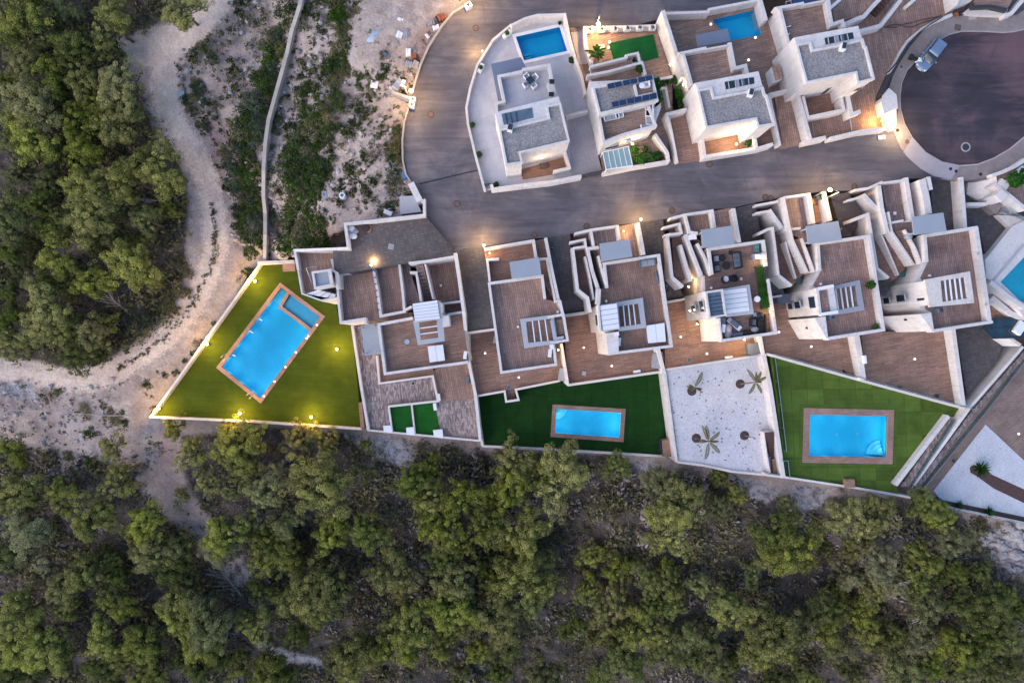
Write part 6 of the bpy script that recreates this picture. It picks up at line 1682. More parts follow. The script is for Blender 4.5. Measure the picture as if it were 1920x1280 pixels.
mb = MB(); mb.box(*XY(m4('486,503'), 0.5)[0], zt, 0.3, 0.34, 0.3); tag(mb.build('side_block', M['pink_cloth'], bevel=0.03), 'small pink block on the third house terrace', 'stool')
T2 = thing('toy_chest', 'turquoise topped cupboard at the terrace corner', 'cupboard', (*XY(m4('668,155'), 1.0)[0], zt)); xx, yy = XY(m4('668,155'), 1.0)[0]
mb = MB(); mb.box(xx, yy, zt, 0.5, 0.95, 0.75, R(5)); mb.build('cabinet', M['cushion'], T2); mb = MB(); mb.box(xx - 0.0, yy + 0.2, zt + 0.75, 0.42, 0.4, 0.1, R(5)); mb.build('tray', M['green_cloth'], T2); mb = MB(); mb.box(xx + 0.02, yy - 0.22, zt + 0.75, 0.42, 0.38, 0.08, R(5)); mb.build('lid', M['skylight'], T2)
T2 = thing('bar_cabinet', 'grey and white bar cabinet above the hedge lamp', 'cabinet', (*XY(m4('672,245'), 1.0)[0], zt)); xx, yy = XY(m4('672,245'), 1.0)[0]
mb = MB(); mb.box(xx, yy, zt, 0.85, 0.65, 0.85, R(8)); mb.build('cabinet', M['cushion_l'], T2); mb = MB(); mb.box(xx + 0.1, yy - 0.05, zt + 0.85, 0.8, 0.5, 0.06, R(8)); mb.build('worktop', M['white'], T2)
boundary('white_screen', 'white overhanging screen on the parapet above the hedge', f('690,500 730,488'), 0.25, 1.5, 0.3, cat='screen')
# hedge along the parapet: a run of clipped bushes in troughs
for k in range(8):
    p_ = lerp(m4('705,400')[0], m4('765,800')[0], k / 7)
    x, y = XY([p_], 1.0)[0]
    T2 = thing('hedge_bush', '%s bush of the hedge along the third house parapet' % ('topmost', 'second', 'third', 'fourth', 'fifth', 'sixth', 'seventh', 'lowest')[k], 'hedge', (x, y, zt), 'clipped hedge along the parapet')
    mb = MB(); mb.box(x, y, zt, 0.7, 0.98, 0.4, R(8)); mb.build('trough', M['dark'], T2)
    foliage(T2, 'box', (x, y, zt + 0.25), (1.0, 1.15, 0.8), R(8) + k * 1.57)
# lounge clutter at the foot of the terrace
T2 = thing('sun_lounger', 'white and grey lounger near the foot of the terrace', 'sun lounger', (*XY(m4('410,1020'), 0.5)[0], zt)); xx, yy = XY(m4('410,1020'), 0.5)[0]
mb = MB(); mb.box(xx, yy, zt + 0.15, 1.9, 0.62, 0.1, R(-40)); mb.build('frame', M['white'], T2, bevel=0.02); mb = MB(); mb.box(xx + 0.02, yy - 0.0, zt + 0.25, 1.1, 0.5, 0.08, R(-40)); mb.build('mattress', M['cushion'], T2, bevel=0.03)
mb = MB(); mb.box(xx - 0.6, yy + 0.5, zt + 0.25, 0.45, 0.5, 0.16, R(-40)); mb.build('pillow', M['cushion_l'], T2, bevel=0.04)
for sx_ in (-0.7, 0.7): mb = MB(); mb.box(xx + sx_ * 0.77, yy - sx_ * 0.64, zt, 0.08, 0.4, 0.16, R(-40)); mb.build('leg', M['white'], T2)
ac_unit('white air unit in the lower left corner of the furnished terrace', m4('285,1070')[0], zt, 84)
ac_unit('grey storage unit below the tower on the furnished terrace', m4('275,990')[0], zt, 84, 'cushion', 0.9, 0.6, 0.6)
for k, (txt, rx_, ry_, m_, lab) in enumerate((('340,1075', 0.42, 0.6, 'pink_cloth', 'upper pale pink beanbag on the furnished terrace'), ('340,1140', 0.5, 0.5, 'cushion_l', 'lower grey beanbag on the furnished terrace'), ('550,1125', 0.7, 0.4, 'black', 'dark covered heap along the foot parapet'), ('640,1080', 0.45, 0.35, 'cushion_l', 'pale covered stool near the dark grill'))):
    xx, yy = XY(m4(txt), 0.5)[0]; mb = MB(); mb.blob(xx, yy, zt + 0.25, rx_, ry_, 0.35, 12, 6, 0.15); tag(mb.build('beanbag' if k < 2 else 'covered_stool', M[m_], smooth=True), lab, 'beanbag' if k < 2 else 'cover')
armchair('terrace_sofa', 'black rattan bench along the foot parapet', *XY(m4('440,1145'), 0.6)[0], zt, 8, 'black', 'cushion', 1.6, 0.6, cat='sofa', seats=2)
armchair('terrace_sofa', 'long dark sofa by the foot hedge lamp', *XY(m4('718,1020'), 0.6)[0], zt, 92, 'black', 'black', 2.2, 0.9, cat='sofa', seats=3)
armchair('terrace_armchair', 'black armchair left of the long dark sofa', *XY(m4('620,1000'), 0.6)[0], zt, -90, 'black', 'cushion', 0.95, 0.75)
T2 = thing('barbecue', 'dark barbecue with side shelf below the hedge', 'barbecue', (*XY(m4('700,915'), 1.0)[0], zt)); xx, yy = XY(m4('700,915'), 1.0)[0]
mb = MB(); mb.box(xx, yy, zt + 0.1, 0.8, 0.55, 0.75, R(8)); mb.build('cart', M['dark'], T2); mb = MB(); mb.blob(xx, yy, zt + 0.9, 0.4, 0.28, 0.2, 12, 6); mb.build('lid', M['black'], T2, smooth=True); mb = MB(); mb.box(xx - 0.6, yy + 0.02, zt + 0.8, 0.4, 0.45, 0.04, R(8)); mb.build('shelf', M['steel'], T2)
for s_ in (-0.35, 0.35): mb = MB(); mb.lathe(xx + s_, yy, [(0.07, zt), (0.07, zt + 0.12)], 8); mb.build('wheel', M['rubber'], T2)
T2 = thing('easel', 'small wooden easel at the end of the stair wall', 'easel', (*XY(m4('140,505'), 1.0)[0], zt)); xx, yy = XY(m4('140,505'), 1.0)[0]
mb = MB(); mb.box(xx, yy, zt + 0.3, 0.5, 0.06, 0.5, R(30)); mb.build('board', M['terracotta'], T2)
for s_ in (-0.2, 0.2): mb = MB(); mb.box(xx + s_, yy + 0.1, zt, 0.04, 0.04, 0.9); mb.build('leg', M['trunk'], T2)
vent('white vent before the third house tower', f('380,707')[0], 0.24)
for lab, txt, zz in (('round light left on the third house deck', '190,1015', ZD), ('round light at the foot of the third house deck', '355,1122', ZD)): floor_light(lab, f(txt)[0], zz + 0.05)
manhole('grey square cover on the third house deck', f('245,1160')[0], ZD + 0.05, 0.25, 'cushion', 'mid_grey', True)
mb = MB(); mb.box(*XY(f('495,1145'), ZD + 0.4)[0], ZD + 0.02, 0.95, 0.35, 0.4, R(6)); tag(mb.build('bench', M['white'], bevel=0.03), 'white bench block at the foot of the third house deck', 'bench')
T2 = thing('storage_box', 'dark grey storage box in the corner of the third house deck', 'storage box', (*XY(f('655,1090'), ZD + 1.2)[0], ZD)); xx, yy = XY(f('655,1090'), ZD + 1.2)[0]
mb = MB(); mb.box(xx, yy, ZD, 1.45, 1.35, 1.1, R(6)); mb.build('chest', M['cushion'], T2); mb = MB(); mb.box(xx, yy, ZD + 1.1, 1.55, 1.45, 0.1, R(6)); mb.build('lid', M['cushion'], T2, bevel=0.03)
ac_unit('white unit by the stair walls of the third house', f('265,385')[0], 0.0, 8, 'white', 0.9, 0.6, 0.7)
# fourth house
T = lower_house('fourth house of the row with slatted pergola and lamp lit drive', Z7, g, g('368,380 645,335 720,832 418,878 405,760 345,705 340,610 385,522'), g('382,385 638,345 712,825 422,870 412,760 385,750 360,610 345,600 385,525'),
                [(g('382,522 372,380 640,342 715,830 425,876'), 0.42)], g('310,290 478,262 498,360 322,384'))
body(T, 'stair_tower', g('362,614 455,598 478,738 388,752'), 2.6, 2.5, -12)
wl(T, 'tower_parapet', g('368,612 385,752'), 0.36, 2.85, 2.3)
sheet(T, 'tower_floor', g('378,628 420,620 438,735 392,742'), 2.6, 2.55, 'deck_b', 0.03)
wl(T, 'pergola_beam', g('375,616 455,600'), 0.42, 2.9, 2.2, 'white'); wl(T, 'pergola_beam', g('388,750 478,736'), 0.42, 2.9, 2.2, 'white')
pergola(T, g('420,610 590,570 615,728 438,758'), g('440,622 570,598 585,706 455,730'), 1.3, 4, 0, 'cushion_l')
sheet(T, 'pergola_panel', g('412,615 440,612 458,732 428,738'), 1.35, 1.35, 'white', 0.1)
body(T, 'lower_tower', g('355,768 412,760 425,872 418,878'), 1.3, 1.3, -12)
for p0, p1, z0, z1 in (('262,680', '270,720', -2.6, -1.0), ('338,655', '348,718', 0.2, 1.9)): face_slot(T, g(p0)[0], g(p1)[0], z0, z1, (z0 + z1) / 2)
face_slot(T, g('225,690')[0], g('230,725')[0], -5.4, -4.0, -4.8)
wl(T, 'vent_hole', g('317,815 319,825'), 0.3, -2.0, -2.3, 'dark')
potted('round green plant on the right parapet of the fourth house', g('640,597')[0], 0.24, 0.3, 0.55, 'dark', 'round', 1.05)
potted('small plant in the lower right corner of the fourth house terrace', g('668,812')[0], 0.24, 0.24, 0.4, 'dark', 'round', 0.7)
T2 = thing('flue', 'dark glazed flue box below the fourth house pergola', 'flue', (*XY(g('448,765'), 1.3)[0], 0.2)); mb = MB(); mb.box(*XY(g('448,765'), 1.3)[0], 0.2, 0.5, 0.5, 1.1, R(20)); mb.build('casing', M['skylight'], T2); mb = MB(); mb.box(*XY(g('448,765'), 1.3)[0], 1.3, 0.3, 0.3, 0.2, R(20)); mb.build('cap', M['dark'], T2)
for lab, p_, z, t in (('front white wall of the fourth house', '48,182 165,160', 1.0, 0.3), ('hooked white wall before the fourth house', '50,222 130,208', 0.9, 0.3), ('sloping white wall left of the fourth house steps', '118,205 185,300', [0.9, 0.4], 0.5), ('left white wall of the fourth house entrance', '62,330 110,306 135,300 165,545', 0.6, 0.4), ('white wall curving into the fourth house stair pit', '165,545 235,600', 0.2, 0.4),
                      ('wall parting steps and entrance of the fourth house', '188,138 200,200 222,310', 1.1, 0.55), ('top white wall of the fourth house entrance', '195,140 330,122', 1.0, 0.34), ('right white wall of the fourth house entrance', '322,118 348,275', 1.0, 0.6), ('lamp lit white wall right of the fourth house', '400,110 435,262', 1.4, 0.65), ('first white wall beside the fourth house stairs', '202,370 230,470 257,562', [-0.4,-0.9,-1.4], 0.24), ('second white wall beside the fourth house stairs', '222,285 240,362 318,528', [1.0,0.9,0.0], 0.28), ('third white wall beside the fourth house stairs', '288,352 318,430 355,528', [1.0,0.9,0.6], 0.2), ('white sill below the fourth house canopy', '230,305 282,300', 0.8, 0.3)):
    boundary('garden_wall', lab, g(p_), t, z, -9, zref=z if not isinstance(z, list) else z[0])
deck('entry_floor', 'plum floor inside the fourth house entrance walls', g('200,150 325,128 345,275 500,300 470,350 380,375 315,385 280,355 232,330'), 0.0, 'deck_d', -4)
deck('entry_floor', 'brown step floor left of the fourth house', g('45,185 165,162 195,200 225,330 205,370 260,575 240,600 165,545 128,305 185,300'), -2.0, 'deck_c', -9)
deck('entry_floor', 'brown strip beside the lamp lit wall of the fourth house', g('345,140 400,118 430,265 360,275'), 0.03, 'deck_c', -4)
staircase('left brown stair of the fourth house', g('204,372 262,562'), g('232,366 300,548'), 14, -0.7, -1.8)
staircase('right brown stair of the fourth house', g('242,362 320,526'), g('285,352 352,526'), 14, 0.5, -0.3)
for lab, txt in (('green glass landing at the foot of the left stair of the fourth house', '202,578 232,572 236,604 206,608'), ('green glass landing at the foot of the right stair of the fourth house', '255,560 285,554 290,590 260,596')):
    mb = MB(); mb.slab(XY(g(txt), -2.2), -2.2, -4.5); tag(mb.build('glass_landing', mat_noise('green_glass', (0.03, 0.10, 0.09), 0.2, 2, 0.15, spec=0.6) if 'green_glass' not in bpy.data.materials else bpy.data.materials['green_glass'], bevel=0.01), lab, 'landing')
T2 = thing('storage_box', 'dark grey storage box beside the fourth house tower', 'storage box', (*XY(g('195,668'), -3.4)[0], Z7)); xx, yy = XY(g('195,668'), -3.4)[0]
mb = MB(); mb.box(xx, yy, -5.5, 1.5, 1.0, 2.0, R(6)); mb.build('chest', M['cushion'], T2); mb = MB(); mb.box(xx, yy, -3.5, 1.6, 1.1, 0.1, R(6)); mb.build('lid', M['cushion'], T2, bevel=0.03)
mb = MB(); mb.box(xx, yy, Z7, 0.2, 0.2, 1.0); mb.build('leg', M['dark'], T2)
street_lamp('tall lit street lamp before the fourth house', px('1556,356')[0], px('1548,372')[0], 3.6, 380)
potted('urn with dry plant at the foot of the street lamp', g('388,135')[0], 0.3, 0.35, 0.9, 'cushion', 'spiky', 0.9)
x, y = XY(g('352,160'), 0.3)[0]; mb = MB(); mb.lathe(x, y, [(0.3, 0.0), (0.42, 0.2), (0.34, 0.3), (0.3, 0.22)], 12); tag(mb.build('clay_bowl', M['terracotta']), 'shallow clay bowl beside the urn', 'bowl')
for lab, txt, zz in (('round light on the triangular deck', '337,917', Z7), ('round light on the wide lower deck', '877,982', Z8), ('small round light left of the triangular deck', '168,842', Z7)): floor_light(lab, g(txt)[0], zz + 0.05)
vent('white vent before the fourth house tower', g('383,592')[0], 0.24)
for lab, txt in (('left dark floor box at the edge of the wide lower deck', '800,1135'), ('right dark floor box at the edge of the wide lower deck', '995,1174')):
    mb = MB(); mb.box(*XY(g(txt), Z8 + 0.2)[0], Z8 + 0.02, 0.45, 0.35, 0.18, R(-15)); tag(mb.build('floor_box', M['dark']), lab, 'box')
mb = MB(); mb.box(*XY(g('622,985'), -4.0)[0], -4.7, 0.35, 1.0, 0.6, R(6)); tag(mb.build('wall_box', M['white'], bevel=0.03), 'white meter box on the dividing wall', 'meter box')
# fifth (last) house
T = lower_house('last house of the row with wide roof terrace and white pergola', Z8, g, g('925,340 1218,292 1288,790 972,838 960,740 905,680 900,575 942,478'), g('935,345 1210,302 1280,785 978,830 965,740 930,720 915,570 905,560 942,480'),
                [(g('940,476 930,340 1205,296'), 0.42), (g('1198,294 1270,792'), 0.55), (g('1285,788 975,836'), 0.4)], g('862,242 1026,218 1044,315 874,336'))
body(T, 'stair_tower', g('932,575 1010,560 1025,682 952,702'), 2.6, 2.5, -12)
sheet(T, 'tower_roof', g('945,582 1008,572 1022,680 962,694'), 2.6, 2.56, 'white', 0.05)
pergola(T, g('930,568 1165,525 1188,690 955,712'), g('1012,575 1140,555 1155,665 1022,685'), 2.75, 4, 0, 'stucco_warm')
body(T, 'lower_tower', g('905,748 962,740 978,830 972,838'), 1.3, 1.3, -12)
for p0, p1, z0, z1 in (('802,645', '808,685', -2.4, -0.6), ('905,615', '912,680', 0.4, 2.0)): face_slot(T, g(p0)[0], g(p1)[0], z0, z1, (z0 + z1) / 2)
face_slot(T, g('730,660')[0], g('736,695')[0], -5.6, -4.2, -4.8); wl(T, 'vent_hole', g('832,772 834,782'), 0.3, -2.0, -2.3, 'dark')
T2 = thing('flue', 'dark glazed flue box below the white pergola', 'flue', (*XY(g('1012,728'), 1.3)[0], 0.2)); mb = MB(); mb.box(*XY(g('1012,728'), 1.3)[0], 0.2, 0.5, 0.5, 1.2, R(10)); mb.build('casing', M['skylight'], T2); mb = MB(); mb.box(*XY(g('1012,728'), 1.3)[0], 1.4, 0.3, 0.3, 0.2, R(20)); mb.build('cap', M['dark'], T2)
vent('white vent before the last house tower', g('950,548')[0], 0.24)
for k, txt in enumerate(('1208,432', '1248,697')):
    x, y = XY(g(txt), 1.28)[0]; mb = MB(); mb.box(x, y, 1.2, 0.2, 0.28, 0.12); tag(mb.build('parapet_light', M['mid_grey']), ('upper grey fitting on the wide parapet of the last house', 'lower grey fitting on the wide parapet of the last house')[k], 'fitting')
for lab, p_, z, t in (('front white wall of the last house', '565,102 635,92 710,58', 1.0, 0.34), ('hooked white wall before the last house', '530,155 590,140 620,122', 0.9, 0.3), ('sloping white wall left of the last house steps', '612,130 692,215', [0.9, 0.4], 0.6), ('left white wall of the last house entrance', '545,262 632,228 650,330', 0.9, 0.45), ('wall parting steps and entrance of the last house', '690,78 705,190 735,325', 1.1, 0.55),
                      ('top white wall of the last house entrance', '700,66 840,48', 1.0, 0.3), ('right white wall of the last house entrance', '832,36 868,262', 1.0, 0.6), ('pale thick wall left of the last driveway', '915,45 935,130 950,225', 1.5, 0.95), ('pale wall stub on the thick wall', '948,32 962,100', 1.45, 0.5), ('pale wall right of the last driveway', '1120,34 1130,160 1140,300', 0.5, 0.5),
                      ('first white wall beside the last house stairs', '700,325 748,440 792,545', [-0.4,-0.9,-1.4], 0.24), ('second white wall beside the last house stairs', '738,215 758,318 872,490', [1.0,0.9,0.0], 0.28), ('third white wall beside the last house stairs', '825,308 880,400 912,485', [1.0,0.9,0.6], 0.2), ('white sill below the last house canopy', '735,275 818,260', 0.8, 0.3), ('white wall curving into the last house stair pit', '650,330 680,510 740,560', 0.3, 0.4)):
    boundary('garden_wall', lab, g(p_), t, z, -9, zref=z if not isinstance(z, list) else z[0])
deck('entry_floor', 'plum floor inside the last house entrance walls', g('705,72 835,52 865,262 900,330 820,330 775,330 740,280'), 0.0, 'deck_d', -4)
deck('entry_floor', 'brown step floor left of the last house', g('522,112 640,96 700,120 740,320 700,330 795,550 760,575 690,520 640,232 690,215'), -2.0, 'deck_c', -9)
staircase('left brown stair of the last house', g('702,327 795,545'), g('738,318 840,512'), 14, -0.7, -1.8)
staircase('right brown stair of the last house', g('762,318 875,488'), g('822,308 910,483'), 14, 0.5, -0.3)
for lab, txt in (('green glass landing at the foot of the left stair of the last house', '712,545 748,540 752,572 716,576'), ('green glass landing at the foot of the right stair of the last house', '788,528 828,522 832,552 792,558')):
    mb = MB(); mb.slab(XY(g(txt), -2.2), -2.2, -4.5); tag(mb.build('glass_landing', bpy.data.materials['green_glass'], bevel=0.01), lab, 'landing')
T2 = thing('storage_box', 'dark grey storage box beside the last house tower', 'storage box', (*XY(g('725,632'), -3.4)[0], Z8)); xx, yy = XY(g('725,632'), -3.4)[0]
mb = MB(); mb.box(xx, yy, -5.4, 1.3, 1.0, 1.9, R(6)); mb.build('chest', M['cushion'], T2); mb = MB(); mb.box(xx, yy, -3.5, 1.4, 1.1, 0.1, R(6)); mb.build('lid', M['cushion'], T2, bevel=0.03)
mb = MB(); mb.box(xx, yy, Z8, 0.2, 0.2, 0.9); mb.build('leg', M['dark'], T2)
x, y = XY(g('850,340'), 1.0)[0]; mb = MB(); mb.lathe(x, y, [(0.35, 0.0), (0.42, 0.9), (0.35, 1.05), (0.1, 1.12)], 14); tag(mb.build('water_tank', M['grey_panel'], smooth=True), 'pale blue round tank below the last canopy', 'tank')
manhole('white square cover in the last house entrance', g('773,222')[0], 0.06, 0.18, 'white', 'kerb', True)
# ---- far right: white terraces, turquoise pool, glazed roof, steps
mb = MB(); mb.slab(XY(q('1228,290 1390,225 1465,225 1480,360 1565,430 1510,520 1380,555 1232,455'), 0.2), [-1.5, 0.0, 0.6, 0.6, 0.5, -0.6, -1.5, -1.8], -8)
tag(mb.build('bank_wall', M['stucco']), 'sloping white bank wall at the corner of the pavement', 'wall')
boundary('garden_wall', 'white wall curving along the east pavement', q('1440,235 1600,180 1780,100 1960,-20'), 0.5, 0.9, -3)
boundary('garden_wall', 'white wall below the potted shrub terrace', q('1480,360 1640,480 1800,610 1960,740'), 0.5, 0.9, -6)
deck('terrace', 'reddish brown terrace with the potted shrub', q('1475,240 1620,190 1960,20 1960,740 1800,610 1565,430 1485,360'), 0.2, 'deck_b', -5)
T2 = potted('round green shrub in a white tub at the right edge', q('1730,310')[0], 0.2, 0.5, 0.6, 'white', 'round', 1.9)
mb = MB(); mb.box(*XY(q('1620,365'), 0.9)[0], 0.2, 1.2, 0.9, 0.7, R(-35)); tag(mb.build('planter_box', M['stucco']), 'white planter block beside the green shrub', 'planter')
potted('white box planter at the far right edge', q('1890,160')[0], 0.2, hgt=0.6, box=(0.8, 0.8, 40), kind='loose', s_=0.6)
boundary('garden_wall', 'white rail wall across the dark sloping yard', q('1055,665 1340,662 1480,590'), 0.5, -0.5, -6)
mb = MB(); mb.slab(XY(q('1485,530 1590,435 1685,520 1590,625'), 1.2), 1.2, -6); tag(mb.build('gate_pillar', M['stucco']), 'square white pillar block at the head of the right steps', 'pillar')
deck('terrace', 'pale landing above the right hand steps', q('1345,670 1480,605 1590,690 1500,810'), -0.8, 'pave', -6)
staircase('pale outdoor steps with steel rail at the right edge', q('1500,800 1920,990'), q('1580,690 1960,860'), 12, -0.8, -2.8, 'pave_new')
railing('steel rail down the right hand outdoor steps', q('1580,770 1940,920'), -1.0, 0.9, 4)
mb = MB(); mb.slab(XY(q('1520,820 1720,1010 1960,930 1960,850'), -1.2), -1.3, -7); tag(mb.build('bank_wall', M['stucco_warm']), 'pale wall under the right hand steps', 'wall')
# raised pool terrace
mb = MB(); mb.slab(XY(g('1245,465 1385,290 1447,262 1560,200 1560,760 1447,760 1275,575 1250,560'), -1.0), -1.0, -8, holes=[ccw(XY(g('1325,580 1500,395 1540,420 1540,640 1447,690 1420,672'), -1.0))])
struct('pool_terrace', mb, M['stucco'], 'raised white terrace round the turquoise pool at the right edge')
quad = ccw(XY(g('1322,580 1510,380 1545,700 1447,692'), -1.0))
T2 = thing('swimming_pool', 'turquoise pool cut by the right edge', 'pool', (*quad[0], -2.4))
mb = MB(); mb.slab(ccw(XY(g('1318,578 1500,388 1550,415 1550,650 1447,698 1420,678'), -1.0)), -1.9, -2.4); mb.build('basin', M['pool_turq'], T2)
mb = MB(); mb.slab(ccw(XY(g('1322,580 1500,393 1545,418 1545,643 1447,692 1420,674'), -1.0)), -1.1, -1.12, sides=False); mb.build('water_surface', M['water'], T2)
boundary('garden_wall', 'grey gutter line along the white pool terrace', g('1285,575 1447,385'), 0.35, -0.93, -1.5, 'mid_grey', zref=-0.93)
boundary('garden_wall', 'white wall below the turquoise pool', g('1272,580 1370,660 1450,712'), 0.6, -0.4, -7)
boundary('garden_wall', 'second white wall below the turquoise pool', g('1280,660 1380,745 1450,770'), 0.7, -1.6, -7)
deck('terrace', 'narrow brown terrace below the turquoise pool', g('1278,700 1375,755 1450,775 1450,800 1290,770'), -2.6, 'deck_a', -8)
# glazed roof
Q4 = XY(g('1288,770 1450,765 1450,870 1285,875 1236,825'), -2.0)
T2 = thing('glazed_roof', 'dark glazed roof poking out at the right edge', 'glass roof', (*Q4[4], -4))
mb = MB(); mb.slab(Q4, -2.05, -2.25, bottom=True); mb.build('pane', mat_noise('teal_glass', (0.02, 0.055, 0.075), 0.4, 0.6, 0.1, spec=0.7), T2)
for p_ in ('1288,770 1236,825 1285,875 1450,870', '1288,770 1450,765', '1240,825 1450,815', '1330,770 1370,872'):
    mb = MB(); mb.wall(XY(g(p_), -1.98), 0.1, -1.96 - jit() * 0.3, -2.3); mb.build('frame', M['dark'], T2)
x, y = XY(g('1432,820'), -1.5)[0]; mb = MB(); mb.box(x, y, -2.0, 1.0, 1.6, 0.5, R(-35)); tag(mb.build('roof_block', M['white'], bevel=0.05), 'white block on the dark glazed roof', 'block')
boundary('garden_wall', 'white corner strut below the glazed roof', g('1370,870 1430,910'), 0.4, -3.0, -8)
# lower right garden plants
def shrub(label, p, z, kind, s_, name='garden_shrub', cat='shrub'):
    x, y = XY([p], z + s_ * 0.5)[0]
    T = thing(name, label, cat, (x, y, z)); foliage(T, kind, (x, y, z - 0.05), s_, random.random() * 6)
    mb = MB(); mb.tube([(x, y, z - 0.1), (x, y, z + 0.4 * s_)], 0.04, 5); mb.build('stem', M['trunk'], T); return T
strip = XY(n6('1100,690 1108,678 1125,672 1145,678 1210,720 1450,830 1450,900 1396,880 1230,800 1140,735 1105,715'), -8.28)
mb = MB(); mb.slab(strip, -8.28, -8.6); struct('planting_strip', mb, M['strip'], 'brown mulch tongue in the white gravel bed')
shrub('spiky green palm shrub at the tip of the mulch tongue', n6('1182,698')[0], -8.28, 'spiky', 2.2)
shrub('small yellowish plant in the left of the boundary strip', n6('1050,898')[0], -8.3, 'spiky', 1.4)
shrub('small yellowish plant further right in the boundary strip', n6('1215,935')[0], -8.3, 'spiky', 1.5)
mb = MB(); mb.box(*XY(n6('1012,652'), -8.2)[0], -8.33, 0.16, 0.3, 0.3); tag(mb.build('garden_spot', M['dark']), 'small dark garden light at the edge of the gravel triangle', 'garden light')
floor_light('white light on the lower right deck', n6('1367,503')[0], -8.35, group=None)
# ---- top right: white building corner and low planters on the north pavement
mb = MB(); mb.slab(XY(n8('1120,-120 1260,-120 1480,-60 1360,60 1255,95 1160,145'), 0), [3.6, 3.6, 1.0, 0.9, 0.9, 2.4], -1); tag(mb.build('white_annex', M['stucco']), 'white sloping annex wall at the top edge of the pavement', 'annex')
boundary('garden_wall', 'white curved wall along the north pavement', n8('640,690 700,600 760,480 830,380 950,280 1080,205 1240,140'), 0.4, 0.6, -1)
boundary('garden_wall', 'dark fence rail inside the curved north wall', n8('640,680 720,590 765,510 830,410 940,300 1040,225 1150,160'), 0.14, 0.9, -0.2, 'dark', 'fence')
mb = MB(); mb.slab(XY(c('415,640 470,690 480,790 375,830 360,740 372,690'), 1.6), 1.6, -0.5); tag(mb.build('corner_house', M['stucco']), 'small white flat block beside the turning circle', 'block')
mb = MB(); mb.slab(XY(c('378,832 470,782 468,900 440,950 390,920'), 0.9), 0.9, -0.5); tag(mb.build('corner_block', M['stucco_warm']), 'lamp lit white corner post of the fourth villa', 'post')
gate('black slatted side gate by the turning circle', c('440,520')[0], c('365,690')[0], 0.3, 1.5, 7)
mb = MB(); mb.wall(XY(c('365,715 372,690 430,665'), 1.4), 0.3, 1.4, -0.5); tag(mb.build('gate_housing', M['dark']), 'dark gate housing above the corner post', 'gate post')
mb = MB(); mb.slab(XY(n8('1345,125 1420,60 1770,85 1745,150 1480,140'), 0.7), 0.7, -0.3); tag(mb.build('planter_wall', M['stucco_warm']), 'white raised bed wall on the north pavement', 'wall')
deck('terrace', 'orange brown terrace at the top right edge', n8('1440,60 1460,-40 1840,-60 1780,60 1760,80'), 0.9, 'coping_b', -0.5)
boundary('garden_wall', 'dark railing edge of the orange terrace', n8('1425,35 1445,68 1600,60 1760,95'), 0.4, 1.25, 0.3, 'dark', 'railing')
boundary('garden_wall', 'white slanting wall at the top right corner', n8('1735,150 1800,130 1930,-20'), 0.5, 1.0, -0.3)
for lab, txt in (('left small tree pit post on the north pavement', '1275,140'), ('right dark box on the north pavement', '1330,130')):
    x, y = XY(n8(txt), 0.3)[0]; mb = MB(); mb.box(x, y, 0.1, 0.45, 0.4, 0.35, R(10)); tag(mb.build('utility_box', M['dark' if 'right' in lab else 'rust']), lab, 'utility box')
mb = MB(); mb.slab(XY(n8('1395,150 1465,140 1468,185 1400,190'), 0.14), 0.148, 0.05); tag(mb.build('pavement_hatch', M['kerb']), 'pale square hatch in the north pavement', 'hatch')
for lab, txt in (('manhole square on the north pavement', '1293,262'),): manhole(lab, n8(txt)[0], 0.15, 0.3, 'iron', 'pit', True)
manhole('round brass cover on the pavement behind the car', n8('760,635')[0], 0.15, 0.22, 'iron', 'pave_new')
manhole('white ringed cover in the dark turning circle', c('972,1070')[0], 0.014, 0.42, 'dark', 'kerb')
for lab, txt in (('left tree guard hole in the south pavement', '862,1228'), ('middle tree guard hole in the south pavement', '902,1245'), ('right tree guard hole in the south pavement', '1080,1268'), ('dark hole by the lit corner post', '476,948')): manhole(lab, c(txt)[0], 0.16, 0.14, 'black', 'pit')
manhole('reddish cover on the southwest pavement', c('545,1030')[0], 0.16, 0.26, 'iron', 'pave')
mb = MB(); mb.box(*XY(c('362,1000'), 0.1)[0], -0.02, 0.75, 0.45, 0.2, R(5)); tag(mb.build('white_crate', M['white'], bevel=0.02), 'white crate on the street by the corner post', 'crate')
wall_lamp('blazing lamp on the corner post of the fourth villa', c('435,918')[0], 1.0, 1.4, 260, off=(0.7, -0.7), mat='lamp_white', col=(1, 0.7, 0.35), size=0.4)
# street covers and lamps
for k, (txt, r_) in enumerate((('857,382', 0.3), ('808,215', 0.3), ('892,53', 0.28), ('978,1145', 0.0), ('1002,440', 0.25), ('1100,424', 0.28), ('1260,395', 0.28), ('1435,370', 0.28), ('1445,372', 0.28), ('1602,350', 0.28), ('1330,308', 0.3))):
    if r_: manhole(('round cover at the fork of the street', 'rusty cover on the road bend', 'orange cover near the top of the bend', '', 'small cover before the first house', 'cover before the second house', 'cover before the third house', 'left of two covers before the fourth house', 'right of two covers before the fourth house', 'cover before the last house', 'cover below the warm court villa')[k], px(txt)[0], 0.0, r_, 'iron', 'pit')
floor_light('white reflector on the street below the third villa', px('1276,298')[0], 0.0, 'white', None)
street_lamp('lit street lamp at the foot of the road bend', px('771,171')[0], px('765,178')[0], 3.4, 430)
street_lamp('lit street lamp at the top of the road bend', px('880,-14')[0], px('872,-6')[0], 3.6, 430)
street_lamp('dazzling street lamp behind the row of planters', px('1122,46')[0], px('1118,54')[0], 3.6, 430)
wall_lamp('lit lamp on the front wall end of the first house', e('160,270')[0], 1.3, 1.4, 240, off=(-0.5, 0.5), size=0.3)
wall_lamp('lit lamp on the wall right of the second house', e('1148,108')[0], 1.5, 1.6, 240, off=(-0.2, 0.6), size=0.3)
